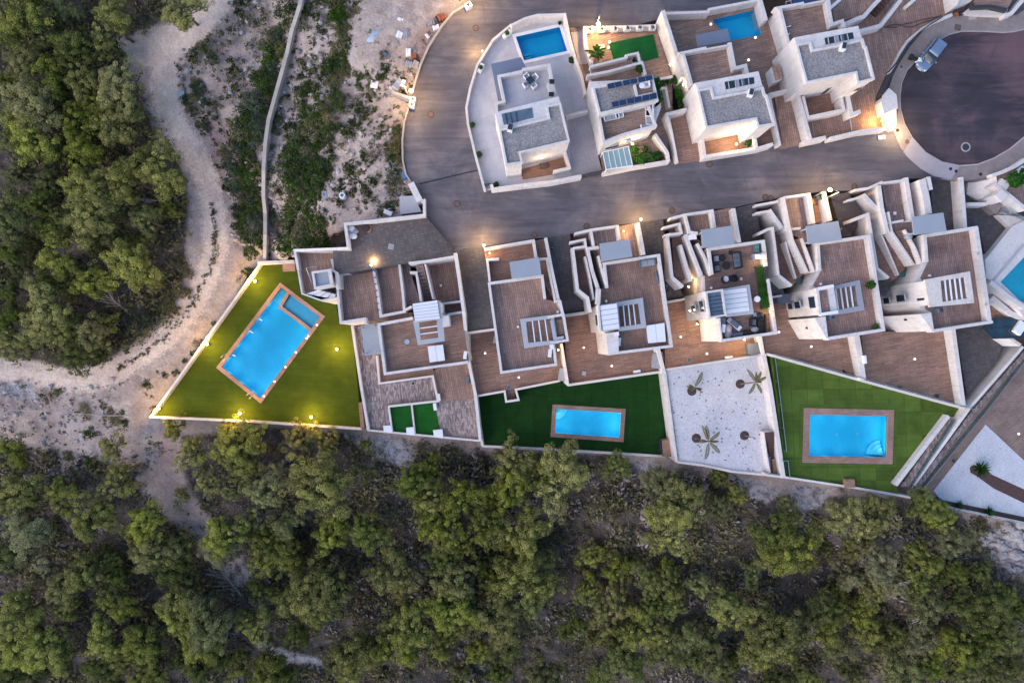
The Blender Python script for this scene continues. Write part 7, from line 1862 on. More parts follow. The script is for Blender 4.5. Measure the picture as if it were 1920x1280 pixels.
wall_lamp('lit lamp between the sunken courts of the communal house', d('446,367')[0], -0.6, -0.4, 75, off=(0.3, 0.5), size=0.28)
wall_lamp('hidden amber lamp over the first house entrance floor', e('195,318')[0], 0.8, 0.7, 30, off=(0.2, -0.3), size=0.14)
wall_lamp('hidden amber lamp over the entrance of the second house', e('1040,180')[0], 0.8, 0.8, 45, off=(0.2, 0), size=0.14)
wall_lamp('hidden amber lamp in the gap beside the first house deck', e('630,930')[0], -4, -4.5, 90, off=(0.1, 0), size=0.16)
wall_lamp('amber lamp in the garden corner behind the planters', m2('330,240')[0], 1.0, 1.15, 40, off=(0, -0.5), size=0.2)
for k, txt in enumerate(('755,232', '445,640', '130,1058', '655,1090', '1120,1112', '1285,672')):
    x, y = XY(h(txt), ZL + 0.6)[0]
    T2 = thing('garden_lamp', ('topmost lamp of the communal lawn', 'lamp halfway down the track wall of the communal lawn', 'lamp in the sharp west corner of the communal lawn', 'left lamp at the foot of the communal lawn', 'right lamp at the foot of the communal lawn', 'lone lamp in the east of the communal lawn')[k], 'garden lamp', (x, y, ZL), 'lamps round the communal lawn')
    mb = MB(); mb.tube([(x, y, ZL - 0.05), (x, y, ZL + 0.55)], 0.05, 8); mb.build('post', M['dark'], T2)
    mb = MB(); mb.lathe(x, y, [(0.09, ZL + 0.55), (0.16, ZL + 0.6), (0.17, ZL + 0.68), (0.09, ZL + 0.76)], 12); mb.build('lamp_head', M['lamp'], T2)
    light_pt(T2, (x, y, ZL + 1.9), 330, (1.0, 0.60, 0.16), 0.25)
# lamps in the pool walls just under the water line
for T2, corners, z, n_, pw in ((POOL_L, XY(h('880,345 1085,565 800,965 545,790'), ZL), ZL - 0.35, 5, 5.0), (POOL_M, inset(XY(POOL_M_OUT, ZLM), 1.0), ZLM - 0.35, 4, 3.0), (POOL_R, inset(XY(POOL_R_OUT, ZLR), 1.3), ZLR - 0.35, 4, 3.5)):
    c0 = ccw(corners)
    for i in range(4):
        for k in range(n_ if i % 2 else 3):
            t = (k + 0.5) / (n_ if i % 2 else 3); x, y = lerp(c0[i], c0[(i + 1) % 4], t)
            light_pt(T2, (x, y, z), pw, (0.8, 0.95, 1.0), 0.5)
# --- trees
def crown_puffs(seed, n=100, flat=0.68):
    """clump centres over the upper side of an uneven, lobed crown with a few gaps"""
    rg = np.random.default_rng(seed)
    lob = rg.uniform(0, 6.28, 6); amp = rg.uniform(0.05, 0.17, 6)
    nb = int(rg.integers(6, 9)); ba = np.sort(rg.uniform(0, 6.28, nb))
    # big lobes first, the small clumps sit on them
    lobes = [(0.0, 0.0, flat, 0.5)]
    for k in range(nb + 3):
        an = ba[k % nb] + rg.normal(0, 0.2); r = rg.uniform(0.42, 0.72)
        lobes.append((r * math.cos(an), r * math.sin(an), flat * (0.25 + 0.5 * (1 - r)) + rg.normal(0, 0.05), rg.uniform(0.26, 0.40)))
    out = []
    for i in range(n):
        lx, ly, lz, lr = lobes[rg.integers(len(lobes))]
        d_ = rg.normal(size=3); d_ /= np.linalg.norm(d_); d_[2] = abs(d_[2]) * 0.9 - 0.12
        an = math.atan2(ly + d_[1] * lr, lx + d_[0] * lr)
        e_ = 1 + sum(amp[k] * math.sin((k + 2) * an + lob[k]) for k in range(6))
        c_ = (np.array([lx, ly, lz]) + d_ * lr * np.array([1, 1, 0.8])) * np.array([e_, e_, 1.0])
        out.append((tuple(c_), 0.075 + 0.06 * rg.random(), float(np.clip(0.42 + rg.normal(0, 0.26) + 0.25 * d_[2] + 0.25 * (c_[2] - 0.3), 0, 1))))  # higher clumps tinted lighter: lit crown tops put into the leaf colour
    return out, ba
def pine_proto(seed, mat, n_leaf=17000, size=0.036, npuff=190, trunk_h=1.2):
    puffs, ba = crown_puffs(seed, npuff)
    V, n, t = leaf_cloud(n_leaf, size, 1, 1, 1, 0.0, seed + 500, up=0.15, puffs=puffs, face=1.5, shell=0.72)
    # a sparser, darker inner filling keeps the ground from showing straight through
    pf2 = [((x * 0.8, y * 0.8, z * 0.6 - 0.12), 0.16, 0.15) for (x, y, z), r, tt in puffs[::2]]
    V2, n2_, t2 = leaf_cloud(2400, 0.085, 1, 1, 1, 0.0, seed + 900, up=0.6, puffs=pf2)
    V = np.concatenate([V, V2]); n = n + n2_; t = np.concatenate([t, t2])
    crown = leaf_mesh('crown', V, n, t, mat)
    mb = MB()
    rg = random.Random(seed)
    mb.tube([(0, 0, -0.25), (0.04, 0.02, trunk_h * 0.5), (0.0, 0.05, trunk_h), (0.02, 0.03, trunk_h + 0.25)], [0.075, 0.055, 0.04, 0.02], 7)
    for k in range(len(ba)):
        an = ba[k]; z0 = trunk_h * (0.6 + 0.35 * rg.random()); L = 0.7 + 0.2 * rg.random()
        mb.tube([(0.02, 0.03, z0), (math.cos(an) * L * 0.5, math.sin(an) * L * 0.5, z0 + 0.18), (math.cos(an) * L, math.sin(an) * L, z0 + 0.32)], [0.028, 0.02, 0.008], 5)
        a2 = an + rg.uniform(-0.7, 0.7)
        mb.tube([(math.cos(an) * L * 0.5, math.sin(an) * L * 0.5, z0 + 0.18), (math.cos(an) * L * 0.5 + math.cos(a2) * 0.35, math.sin(an) * L * 0.5 + math.sin(a2) * 0.35, z0 + 0.34)], [0.016, 0.006], 5)
    tm = bpy.data.meshes.new('trunk'); tm.from_pydata(mb.v, [], mb.f); tm.materials.append(M['trunk'])
    return crown, tm, trunk_h + 0.1
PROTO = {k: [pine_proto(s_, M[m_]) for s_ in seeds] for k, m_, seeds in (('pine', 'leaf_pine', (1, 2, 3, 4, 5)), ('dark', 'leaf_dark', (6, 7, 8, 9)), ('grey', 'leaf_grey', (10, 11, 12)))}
TREES = []
def tree(cx_, cy_, rpx, kind, label, group, rg):
    """crown centre and radius in photograph pixels; the trunk stands straight below it on the hillside"""
    z = -14.0
    for _ in range(6):
        k = (H - z) / H * M_PX
        Rm = rpx * k
        pv = P(cx_, cy_, z)
        gz = ground_z(pv.x, pv.y)
        z = gz + Rm * 1.5 + 0.4
    k = (H - z) / H * M_PX; Rm = rpx * k
    pv = P(cx_, cy_, z)
    gz = ground_z(pv.x, pv.y)
    crown, tm, hc = PROTO[kind][rg.randrange(len(PROTO[kind]))]
    T = thing('pine_tree', label, 'tree', (pv.x, pv.y, gz), group)
    T.rotation_euler = (0, 0, rg.random() * 6.28)
    o = bpy.data.objects.new('trunk', tm); COL.objects.link(o); o.parent = T; o.scale = (Rm, Rm, Rm)
    c_ = bpy.data.objects.new('crown', crown); COL.objects.link(c_); c_.parent = T
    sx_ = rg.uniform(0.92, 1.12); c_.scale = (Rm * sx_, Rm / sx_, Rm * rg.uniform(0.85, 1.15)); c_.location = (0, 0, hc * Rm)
    TREES.append((cx_, cy_, rpx))
    return T
rg_t = random.Random(5)
GW = 'pines of the western wood'; GS = 'pines on the southern slope'
WEST_1 = '110,50,120,p 270,90,60,d 550,120,95,p 900,35,90,p 60,190,75,d 120,320,85,p 240,380,85,p 370,240,90,d 420,400,85,p 600,420,105,p 150,520,120,p 60,600,70,d 180,690,110,p 400,610,85,p 560,630,90,p 420,790,95,p 660,900,115,p 820,850,110,p 240,900,65,d 430,940,95,p 470,1080,110,p 200,1020,75,d 40,1010,70,d 70,1140,95,d 640,1030,60,p 740,1110,75,d 830,1050,45,p 230,1140,60,d 320,1090,65,d 640,570,70,d 30,420,65,d 480,520,60,p 560,250,55,d 330,30,60,g 250,210,60,d 320,520,55,d 60,760,60,g 300,760,60,d 100,870,65,d 580,1190,60,d 500,690,50,d'
WEST_V = '110,400,70,d 360,335,115,p 240,490,90,d 60,300,70,d 830,390,130,p 590,500,100,p 320,640,135,p 270,790,110,p 420,800,90,p 60,720,85,d 60,880,95,p 580,830,95,p 480,980,95,d 620,970,60,d 660,770,60,p 40,540,70,d 960,500,55,p 600,300,60,d 900,250,60,d 150,250,60,d 440,560,60,p 170,900,60,p'
SOUTH_1 = '40,180,80,p 535,150,70,p 835,55,58,p 910,190,80,p 1150,120,115,p 1160,230,85,p 1075,85,70,p 1440,100,80,p 1560,110,70,p 1530,330,135,p 1280,360,100,g 1000,320,70,p 1100,355,55,g 80,380,110,p 110,450,90,p 555,330,90,p 430,470,110,p 300,390,85,p 860,395,48,p 700,510,90,p 650,580,60,p 110,600,110,g 30,690,80,g 380,740,85,p 300,820,70,p 510,680,60,d 560,760,60,d 570,910,70,p 520,840,60,d 750,650,95,p 850,620,70,d 820,740,85,d 900,790,65,d 1080,570,110,p 1060,640,85,g 1280,650,95,p 1360,590,75,p 1320,710,80,p 1345,490,80,g 860,900,85,p 880,980,90,p 1010,1000,115,g 950,1080,90,p 975,890,55,g 1500,850,120,p 1560,920,100,p 1260,840,65,d 1370,860,60,d 1230,1000,75,p 1420,1060,60,d 80,960,95,p 310,930,50,p 120,1100,110,p 230,1100,95,p 60,1140,80,p 510,1070,85,p 690,1090,90,p 300,1170,60,d 600,1160,70,p 480,1210,70,d 690,1250,80,p 540,1260,60,d 960,1200,75,d 1150,1190,65,p 1040,1180,50,d 870,1170,50,d 1290,1230,85,p 1370,1250,60,d 1600,1180,60,d 40,1230,80,d 180,1250,65,d 1590,560,75,p 1530,700,60,d 1180,300,60,d 1420,700,55,d'
SOUTH_2 = '540,190,70,p 480,290,95,d 960,190,110,p 960,290,95,p 1200,250,150,p 1110,230,90,p 1480,210,80,d 560,360,85,p 730,370,95,p 890,390,65,p 620,480,105,p 600,550,70,p 800,500,85,p 1000,520,115,p 980,590,70,p 710,590,60,p 240,540,90,d 90,550,45,p 380,730,105,p 400,800,60,p 20,840,110,p 600,650,70,d 640,750,95,p 690,810,80,g 830,770,70,p 850,670,50,d 1020,750,125,p 1050,830,100,g 1060,650,85,d 650,900,105,p 720,950,80,p 880,950,105,p 900,1020,80,p 430,990,115,p 400,1090,105,p 590,1080,70,p 320,1070,75,d 180,1150,110,p 170,1210,70,p 800,1120,60,p 1360,640,60,p 1500,720,75,p 1350,790,55,p 1340,860,60,g 1470,890,80,p 1270,1000,65,d 1430,980,65,p 1370,1080,45,d 1480,1070,55,d 1620,1010,95,p 1680,900,60,d 1660,770,70,d 1730,710,45,p 1700,1070,65,p 1500,1200,105,d 1130,1260,95,d 900,1240,60,d 700,1260,60,d 940,1110,65,d 1400,1260,60,d 1690,270,60,p 220,240,50,d 230,100,40,p'
SOUTH_3 = '60,190,90,g 170,290,110,p 100,400,115,p 30,470,60,p 350,145,50,p 450,240,50,p 350,310,60,d 620,420,105,d 720,500,125,p 650,570,85,p 780,560,70,p 710,340,70,p 1030,370,105,p 1180,350,95,p 1420,290,85,d 1060,510,65,p 1030,640,70,g 1390,590,85,p 1200,590,90,g 1540,480,95,g 1490,370,70,p 1560,660,75,d 1570,790,60,d 1420,800,85,d 1380,690,60,d 1150,740,65,p 900,530,40,d 430,860,105,p 380,760,80,g 620,970,130,p 560,1040,80,p 690,1000,75,p 900,830,95,d 880,930,95,p 950,770,60,p 1060,840,85,p 1110,930,75,p 1000,1060,85,g 1400,980,85,g 1560,1000,85,p 1720,830,105,d 1800,760,75,p 1640,850,60,d 1660,1060,75,d 1750,980,70,d 1850,980,80,d 1700,640,60,d 1880,830,55,d 80,700,75,p 120,800,65,d 230,990,80,g 90,980,75,p 60,1060,90,d 330,1100,80,d 380,1160,60,d 230,1090,60,d 450,1080,55,d 1300,1130,95,g 1450,1110,75,d 1180,1000,55,d 1260,960,60,d 800,1180,60,d 1030,1160,60,d 650,1190,60,d 1850,1120,75,d 1750,1170,60,d 1600,1170,70,d 1260,700,60,g 520,640,60,d 250,700,60,g'
SPECIAL = {('n1', 660, 900): 'big dense pine bulging toward the dirt track bend', ('n1', 900, 35): 'pine at the top edge beside the track fork', ('n1', 550, 120): 'pine standing at the corner of the bare clearing',
           ('v4', 830, 390): 'bright round pine above the fallen dead tree', ('v4', 320, 640): 'large bright pine left of the fallen dead tree', ('v4', 480, 980): 'pine leaning over the lower edge of the dirt track',
           ('s1', 535, 150): 'lone yellow green pine on the bare western slope', ('s1', 860, 395): 'small lone pine in the pale gully', ('s1', 835, 55): 'small pine right under the west corner of the communal lawn', ('s1', 1150, 120): 'broad pine just below the communal lawn foot wall',
           ('s2', 1200, 250): 'widest pine below the dark lawn foot wall', ('s3', 100, 400): 'large bright pine below the gravel garden', ('s3', 1420, 290): 'pine overlapping the wall corner of the lower right garden', ('s1', 1530, 330): 'largest pale green pine below the communal house'}
PEND = []
for fn, F_, lst, grp in (('n1', n1, WEST_1, GW), ('v4', v4, WEST_V, GW), ('s1', s1, SOUTH_1, GS), ('s2', s2, SOUTH_2, GS), ('s3', s3, SOUTH_3, GS)):
    for t_ in lst.split():
        x, y, r, k_ = t_.split(',')
        X_, Y_ = F_('%s,%s' % (x, y))[0]
        sp = SPECIAL.get((fn, int(x), int(y)))
        kind = {'p': 'pine', 'd': 'dark', 'g': 'grey'}[k_]
        PEND.append((X_, Y_, float(r) / F_.k * (1.27 if grp == GW else (1.1 if (Y_ < 900 or (X_ < 520 and Y_ < 1010) or (X_ > 1770 and Y_ < 1120)) else 1.26)), kind, sp, grp))
def pine_label(X_, Y_, r, kind, grp):
    size = 'small' if r < 32 else ('large' if r > 50 else 'middling')
    hue = {'pine': 'yellow green', 'dark': 'dark green', 'grey': 'greyish'}[kind]
    if grp == GW:
        row = 'top edge' if Y_ < 110 else ('upper part' if Y_ < 270 else ('middle' if Y_ < 430 else ('lower part' if Y_ < 560 else 'lower edge')))
        col = 'at left edge' if X_ < 90 else ('inside the wood' if X_ < 210 else 'on the track side')
        return '%s %s pine %s, %s of western wood' % (size, hue, col, row)
    col = 'communal lawn' if X_ < 690 and X_ >= 290 else ('western slope' if X_ < 290 else ('tile deck' if X_ < 900 else ('dark lawn' if X_ < 1250 else ('gravel garden' if X_ < 1460 else ('bright lawn' if X_ < 1720 else 'right corner')))))
    dy = Y_ - (800 if X_ < 690 else (830 if X_ < 900 else (860 if X_ < 1300 else (910 if X_ < 1720 else 960))))
    row = 'in the first row below' if dy < 75 else ('in the second row below' if dy < 165 else ('half way down below' if dy < 285 else ('far below' if dy < 390 else 'at the bottom, below')))
    return '%s %s pine %s the %s' % (size, hue, row, col)
byl = {}
for it in PEND:
    if not it[4]: byl.setdefault(pine_label(it[0], it[1], it[2], it[3], it[5]), []).append(it)
LAB = {}
ORD = ('first', 'second', 'third', 'fourth', 'fifth', 'sixth', 'seventh', 'eighth', 'ninth', 'tenth')
for lab, its in byl.items():
    its.sort(key=lambda i: i[0])
    for k, it in enumerate(its):
        LAB[id(it)] = lab if len(its) == 1 else (('western of ' if k == 0 else 'eastern of ') + 'two ' + lab.replace(' pine ', ' pines ') if len(its) == 2 else '%s from west of ' % ORD[min(k, 9)] + lab.replace(' pine ', ' pines '))
for it in PEND:
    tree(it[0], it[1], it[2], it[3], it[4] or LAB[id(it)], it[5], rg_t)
# --- bushes on the slope (individual), tufts and brush (masses)
BUSH = {}
for k_, m_ in (('bush', 'leaf_bush'), ('sage', 'leaf_sage'), ('olive', 'leaf_olive'), ('dry', 'leaf_dry')):
    BUSH[k_] = []
    for s_ in range(3):
        rgp = np.random.default_rng(900 + s_)
        pf = []
        for i in range(22):
            an = rgp.random() * 6.28; r = math.sqrt(rgp.random()) * 0.85
            pf.append(((r * math.cos(an), r * math.sin(an), 0.15 + 0.45 * (1 - r) + 0.15 * rgp.random()), 0.2 + 0.12 * rgp.random(), float(np.clip(0.5 + rgp.normal(0, 0.25), 0, 1))))
        V, n, t = leaf_cloud(1100, 0.12, 1, 1, 0.8, 0.0, 70 + s_, up=0.4, puffs=pf)
        BUSH[k_].append(leaf_mesh('foliage', V, n, t, M[m_]))
mbs = MB()
for k in range(5):
    an = k * 1.26; mbs.tube([(0, 0, -0.1), (math.cos(an) * 0.3, math.sin(an) * 0.3, 0.3), (math.cos(an) * 0.6, math.sin(an) * 0.6, 0.45)], [0.04, 0.025, 0.01], 5)
STEM = bpy.data.meshes.new('stem'); STEM.from_pydata(mbs.v, [], mbs.f); STEM.materials.append(M['trunk'])
def bush(x, y, rpx, kind, label, group, rg):
    z = float(terrain_px(x, y)[0])
    for _ in range(2): pv = P(x, y, z + 0.3)
    gz = ground_z(pv.x, pv.y)
    Rm = rpx * (H - gz) / H * M_PX
    T = thing('bush', label, 'bush', (pv.x, pv.y, gz + 0.02), group); T.rotation_euler = (0, 0, rg.random() * 6.28)
    o = bpy.data.objects.new('foliage', BUSH[kind][rg.randrange(3)]); COL.objects.link(o); o.parent = T
    o.scale = (Rm * rg.uniform(0.85, 1.2), Rm * rg.uniform(0.85, 1.2), Rm * rg.uniform(0.7, 1.1))
    if rpx > 9:
        s_ = bpy.data.objects.new('stem', STEM); COL.objects.link(s_); s_.parent = T; s_.scale = (Rm, Rm, Rm)
    return T
rg_b = random.Random(21)
def band(poly, n, rlo, rhi, kinds, label, group, mind=0.44):
    xs = [p[0] for p in poly]; ys = [p[1] for p in poly]
    got = []; tries = 0
    while len(got) < n and tries < n * 60:
        tries += 1
        x, y = rg_b.uniform(min(xs), max(xs)), rg_b.uniform(min(ys), max(ys))
        if psd(np.array([x]), np.array([y]), poly)[0] > -1: continue
        r = rg_b.uniform(rlo, rhi)
        if any((x - a_) ** 2 + (y - b_) ** 2 < ((r + c_) * mind) ** 2 for a_, b_, c_ in got): continue
        if pld(np.array([x]), np.array([y]), LW)[0] < r * 0.75: continue
        got.append((x, y, r))
        kd = rg_b.choice(kinds)
        part_ = ('upper part of ', 'middle of ', 'lower part of ')[min(2, int(3 * (y - min(ys)) / (max(ys) - min(ys) + 1e-6)))] if n > 25 and any(w_ in label for w_ in ('thicket', 'narrow belt', 'the rubble')) else ''
        lb_ = label.replace('the thicket', part_ + 'the thicket').replace('the narrow belt', part_ + 'the narrow belt').replace('the rubble', part_ + 'the rubble')
        bush(x, y, r, kd, {'bush': 'green', 'sage': 'grey green', 'olive': 'olive', 'dry': 'dry brown'}[kd] + ' ' + lb_, group + ', ' + part_ + kd, rg_b)
B1 = n2('430,30 490,40 455,170 400,330 365,470 330,590 315,700 310,900 315,1000 320,1270 210,1270 180,1120 150,1040 165,930 130,880 90,750 180,640 215,560 260,470 270,380 300,290 330,180 380,120')
B2 = n2('480,440 560,420 600,520 650,600 640,700 590,720 560,770 610,850 600,960 560,1060 620,1120 640,1200 600,1270 400,1270 420,1150 430,1000 420,850 420,720 480,650')
B3 = n2('650,-40 740,-40 760,80 740,200 720,350 690,480 670,580 630,560 620,420 630,280 645,120')
B4 = n2('760,-40 940,-40 960,130 970,260 900,370 850,470 790,500 740,420 800,330 850,250 760,140')
B5 = n2('930,620 980,640 990,800 990,960 950,1000 930,900 940,760')
B6 = n2('330,380 420,480 380,600 345,760 360,950 430,1180 340,1200 325,900 330,620')
GB = 'bushes on the scrubby slope'
band(B1, 84, 11, 26, ['bush', 'bush', 'bush', 'sage', 'olive'], 'bush in the thicket left of the long slope wall', GB + ' left of the wall')
band(B2, 66, 11, 25, ['bush', 'bush', 'bush', 'olive'], 'bush in the thicket above the communal house', GB + ' above the court')
band(B3, 28, 10, 21, ['bush', 'bush', 'olive'], 'bush in the narrow belt right of the slope wall', GB + ' in the belt')
band(B4, 28, 7, 15, ['bush', 'olive', 'bush'], 'bush among the rubble near the road bend', GB + ' by the rubble')
band(B5, 14, 7, 13, ['bush', 'olive'], 'bush under the road bend kerb', GB + ' under the kerb')
band(B6, 12, 6, 11, ['dry', 'olive', 'sage'], 'bush along the foot of the slope wall', GB + ' along the wall foot')
B7 = px('470,505 480,540 440,600 400,655 360,700 320,750 290,775 262,745 270,700 330,690 390,610 430,550')
band(B7, 20, 6, 13, ['bush', 'sage', 'dry', 'olive'], 'bush below the track wall of the communal lawn', GB + ' under the lawn wall')
B8 = px('60,735 110,730 180,755 240,770 240,800 200,795 130,780 60,760')
band(B8, 10, 6, 11, ['bush', 'olive'], 'bush in the row below the dirt track', GB + ' below the track')
B9 = px('335,95 370,70 440,40 430,60 400,100 390,120'); band(B9, 6, 7, 12, ['olive', 'sage'], 'bush on the spit between the two tracks', GB + ' on the spit')
B10 = px('340,145 370,140 390,190 395,250 370,240 345,200'); band(B10, 9, 8, 14, ['olive', 'bush', 'sage'], 'bush on the island beside the track', GB + ' on the island')
B11 = px('330,480 360,500 355,560 320,600 290,640 240,655 270,610 310,540'); band(B11, 10, 9, 16, ['olive', 'sage', 'olive'], 'bush at the inner edge of the track bend', GB + ' inside the bend')
for txt, r, kd, lab in (('530,680', 13, 'bush', 'round green bush on the bare slope west of the lone pine'), ('550,850', 16, 'bush', 'dark green bush right of the lone pine clearing'), ('410,810', 11, 'olive', 'oval bush in the middle of the bare western slope'), ('690,600', 14, 'olive', 'low bush just below the thin pipe line'), ('740,545', 10, 'bush', 'small bush near the west tip of the lawn wall')):
    x, y = n3(txt)[0]; bush(x, y, r, kd, lab, None, rg_b)
for txt, r, kd, lab in (('360,145', 14, 'bush', 'bright green bush under the gravel garden wall'), ('990,225', 8, 'olive', 'small bush under the bright lawn wall'), ('1700,380', 12, 'olive', 'olive bush below the lower right boundary strip'), ('870,240', 13, 'dry', 'dry bush on the pale rocks under the bright lawn')):
    x, y = s3(txt)[0]; bush(x, y, r, kd, lab, None, rg_b)
x, y = v4('940,720')[0]; bush(x, y, 24, 'sage', 'pale feathery shrub beside the fallen dead tree', None, rg_b)
def masses(name, label, mat, n, sampler, size, leafs, leaf_size, flat=0.7, seed=0):
    """many small plants as one mass: each a few leaf-sized faces"""
    rg = np.random.default_rng(seed)
    pts_ = sampler(rg, n)
    Vs, Ts = [], []
    for (x, y) in pts_:
        z = float(terrain_px(x, y)[0]); pv = P(x, y, z)
        s_ = size[0] + (size[1] - size[0]) * rg.random() ** 2
        dv_ = rg.normal(size=(leafs, 3)); dv_ /= np.linalg.norm(dv_, axis=1)[:, None]; dv_[:, 2] = np.abs(dv_[:, 2]) * flat
        c_ = dv_ * (s_ * (0.4 + 0.6 * rg.random(leafs)))[:, None] + np.array([pv.x, pv.y, z + 0.02])
        nv = dv_ + rg.normal(0, 0.5, (leafs, 3)); nv /= np.linalg.norm(nv, axis=1)[:, None]
        u = np.cross(nv, rg.normal(size=(leafs, 3))); u /= np.linalg.norm(u, axis=1)[:, None]; v = np.cross(nv, u)
        L = (leaf_size * s_ * (0.6 + 0.8 * rg.random(leafs)))[:, None]
        Vs.append(np.stack([c_ - u * L, c_ + v * L * 0.5, c_ + u * L, c_ - v * L * 0.5], 1).reshape(-1, 3))
        Ts.append(np.clip(rg.random() * 0.7 + rg.normal(0.15, 0.12, leafs), 0, 1))
    V = np.concatenate(Vs); t = np.concatenate(Ts)
    me = leaf_mesh(name, V, len(t), t, mat)
    o = bpy.data.objects.new(name, me); COL.objects.link(o); o['kind'] = 'stuff'; o['label'] = label
    return o
GULLY = px('285,800 340,810 345,880 400,960 470,1040 490,1085 440,1095 370,1020 300,950 260,900')
def in_poly_sampler(polys, avoid_track=14.0, keep_dev=3.0, clump=0.0, clear=False):
    def f_(rg, n):
        out = []
        bb = [(min(p[0] for p in pl), max(p[0] for p in pl), min(p[1] for p in pl), max(p[1] for p in pl)) for pl in polys]
        ar = np.array([abs(area2(pl)) for pl in polys]); ar = ar / ar.sum()
        ctr = 0
        while len(out) < n and ctr < 60:
            ctr += 1
            k = rg.choice(len(polys), p=ar); m = n
            x = rg.uniform(bb[k][0], bb[k][1], m); y = rg.uniform(bb[k][2], bb[k][3], m)
            ok = (psd(x, y, polys[k]) < 0) & (psd(x, y, DEV) > keep_dev) & (pld(x, y, TRACK) > avoid_track) & (pld(x, y, TRACK_B) > avoid_track)
            if clear:
                for pl in [GULLY] + ROCKS: ok &= psd(x, y, pl) > -4
            if clump:
                f1 = np.sin(x * 0.043 + 1.3) * np.sin(y * 0.05 + 0.4) + 0.6 * np.sin(x * 0.11 + y * 0.07) + 0.4 * np.sin(x * 0.23 - y * 0.19)
                ok &= rg.random(m) < np.clip(0.45 + clump * f1, 0.05, 1)
            out += list(zip(x[ok], y[ok]))[:max(1, int(n * ar[k] + 1))]
        return out[:n]
    return f_
NW = px('340,-60 900,-60 860,20 800,80 770,180 755,250 760,340 790,395 650,410 550,465 490,490 420,480 440,400 400,300 350,200 330,120')
SW = px('-60,690 240,700 280,790 330,830 330,900 480,1000 400,1020 250,900 100,890 -60,860')
UNDER = px('-60,830 300,880 640,820 900,850 1250,880 1480,930 1900,990 1960,1340 -60,1340')
WOODS = px('-60,-60 400,-60 250,80 240,160 300,260 340,340 350,460 330,580 250,650 100,690 -60,660')
masses('scrub_tufts', 'scattered dark green tufts on the bare slope', M['leaf_bush'], 1100, in_poly_sampler([NW], 22, 4, 0.5), (0.15, 0.62), 22, 0.42, 0.7, 1)
masses('scrub_tufts', 'scattered olive and grey tufts on the bare slope', M['leaf_olive'], 1300, in_poly_sampler([NW, SW], 20, 4, 0.3), (0.12, 0.5), 18, 0.42, 0.7, 2)
masses('scrub_tufts', 'pale dry tufts on the bare slope', M['leaf_dry'], 1500, in_poly_sampler([NW, SW], 20, 4, 0.3), (0.1, 0.42), 16, 0.4, 0.6, 3)
masses('underbrush', 'dry grey brown brush under the slope pines', M['leaf_dry'], 2600, in_poly_sampler([UNDER], 22, 8, 0.3, True), (0.4, 1.6), 36, 0.24, 0.8, 4)
masses('underbrush', 'olive brush under the slope pines', M['leaf_olive'], 6400, in_poly_sampler([UNDER, UNDER, WOODS, WOODS], 24, 10, 0.25, True), (0.6, 2.1), 42, 0.17, 0.8, 5)
masses('scrub_tufts', 'small plants in the middle of the dirt track', M['leaf_olive'], 260, lambda rg, n: [(p[0] + rg.normal(0, 3), p[1] + rg.normal(0, 3)) for p in (lerp(TRACK[i], TRACK[i + 1], rg.random()) for i in rg.integers(10, 17, n))], (0.1, 0.32), 12, 0.45, 0.6, 6)
masses('scrub_tufts', 'grey brown tufts in the bare western gully', M['leaf_dry'], 330, in_poly_sampler([GULLY], 20, 3), (0.15, 0.8), 24, 0.36, 0.7, 7)
masses('scrub_tufts', 'olive tufts in the bare western gully', M['leaf_olive'], 200, in_poly_sampler([GULLY], 20, 3), (0.15, 0.8), 24, 0.36, 0.7, 8)
# rocks and pebbles
def rocks(name, label, n, sampler, size, mat, seed):
    rg = np.random.default_rng(seed); mb = MB()
    for (x, y) in sampler(rg, n):
        z = float(terrain_px(x, y)[0]); pv = P(x, y, z); s_ = size[0] + (size[1] - size[0]) * rg.random() ** 3
        o = len(mb.v); an = rg.random() * 6.28; q_ = rg.uniform(0.6, 1.0)
        for zz, rr in ((-0.5, 1.0), (0.25, 0.9), (0.6, 0.45)):
            for k in range(6):
                t = an + k * 1.047; r_ = s_ * rr * rg.uniform(0.7, 1.2)
                mb.v.append((pv.x + r_ * math.cos(t), pv.y + r_ * q_ * math.sin(t), z + zz * s_ + rg.normal(0, 0.06 * s_)))
        for L in range(2):
            for k in range(6):
                j = (k + 1) % 6; mb.f.append((o + L * 6 + k, o + L * 6 + j, o + L * 6 + 6 + j, o + L * 6 + 6 + k)); mb.mi.append(0)
        mb.f.append(tuple(o + 12 + k for k in range(6))); mb.mi.append(0)
    ob = mb.build(name, mat); ob['kind'] = 'stuff'; ob['label'] = label
M['rock'] = mat_noise('pale_limestone', (0.47, 0.43, 0.42), 0.25, 1.2, 0.95, 0.25, 0.4)
M['rock_d'] = mat_noise('grey_stone', (0.25, 0.225, 0.22), 0.3, 1.2, 0.95, 0.25, 0.4)
rocks('loose_stones', 'pale loose stones on the bare slope', 1500, in_poly_sampler([NW, SW], 10, 3), (0.06, 0.42), M['rock'], 31)
rocks('loose_stones', 'grey loose stones on the slope', 1200, in_poly_sampler([NW, SW, UNDER], 10, 6), (0.06, 0.45), M['rock_d'], 32)
rocks('loose_stones', 'grey stones in the western gully', 260, in_poly_sampler([GULLY], 10, 3), (0.1, 0.6), M['rock_d'], 34)
rocks('rock_outcrop', 'pale craggy rocks under the garden walls', 300, in_poly_sampler(ROCKS, 10, 2), (0.25, 1.1), M['rock'], 33)
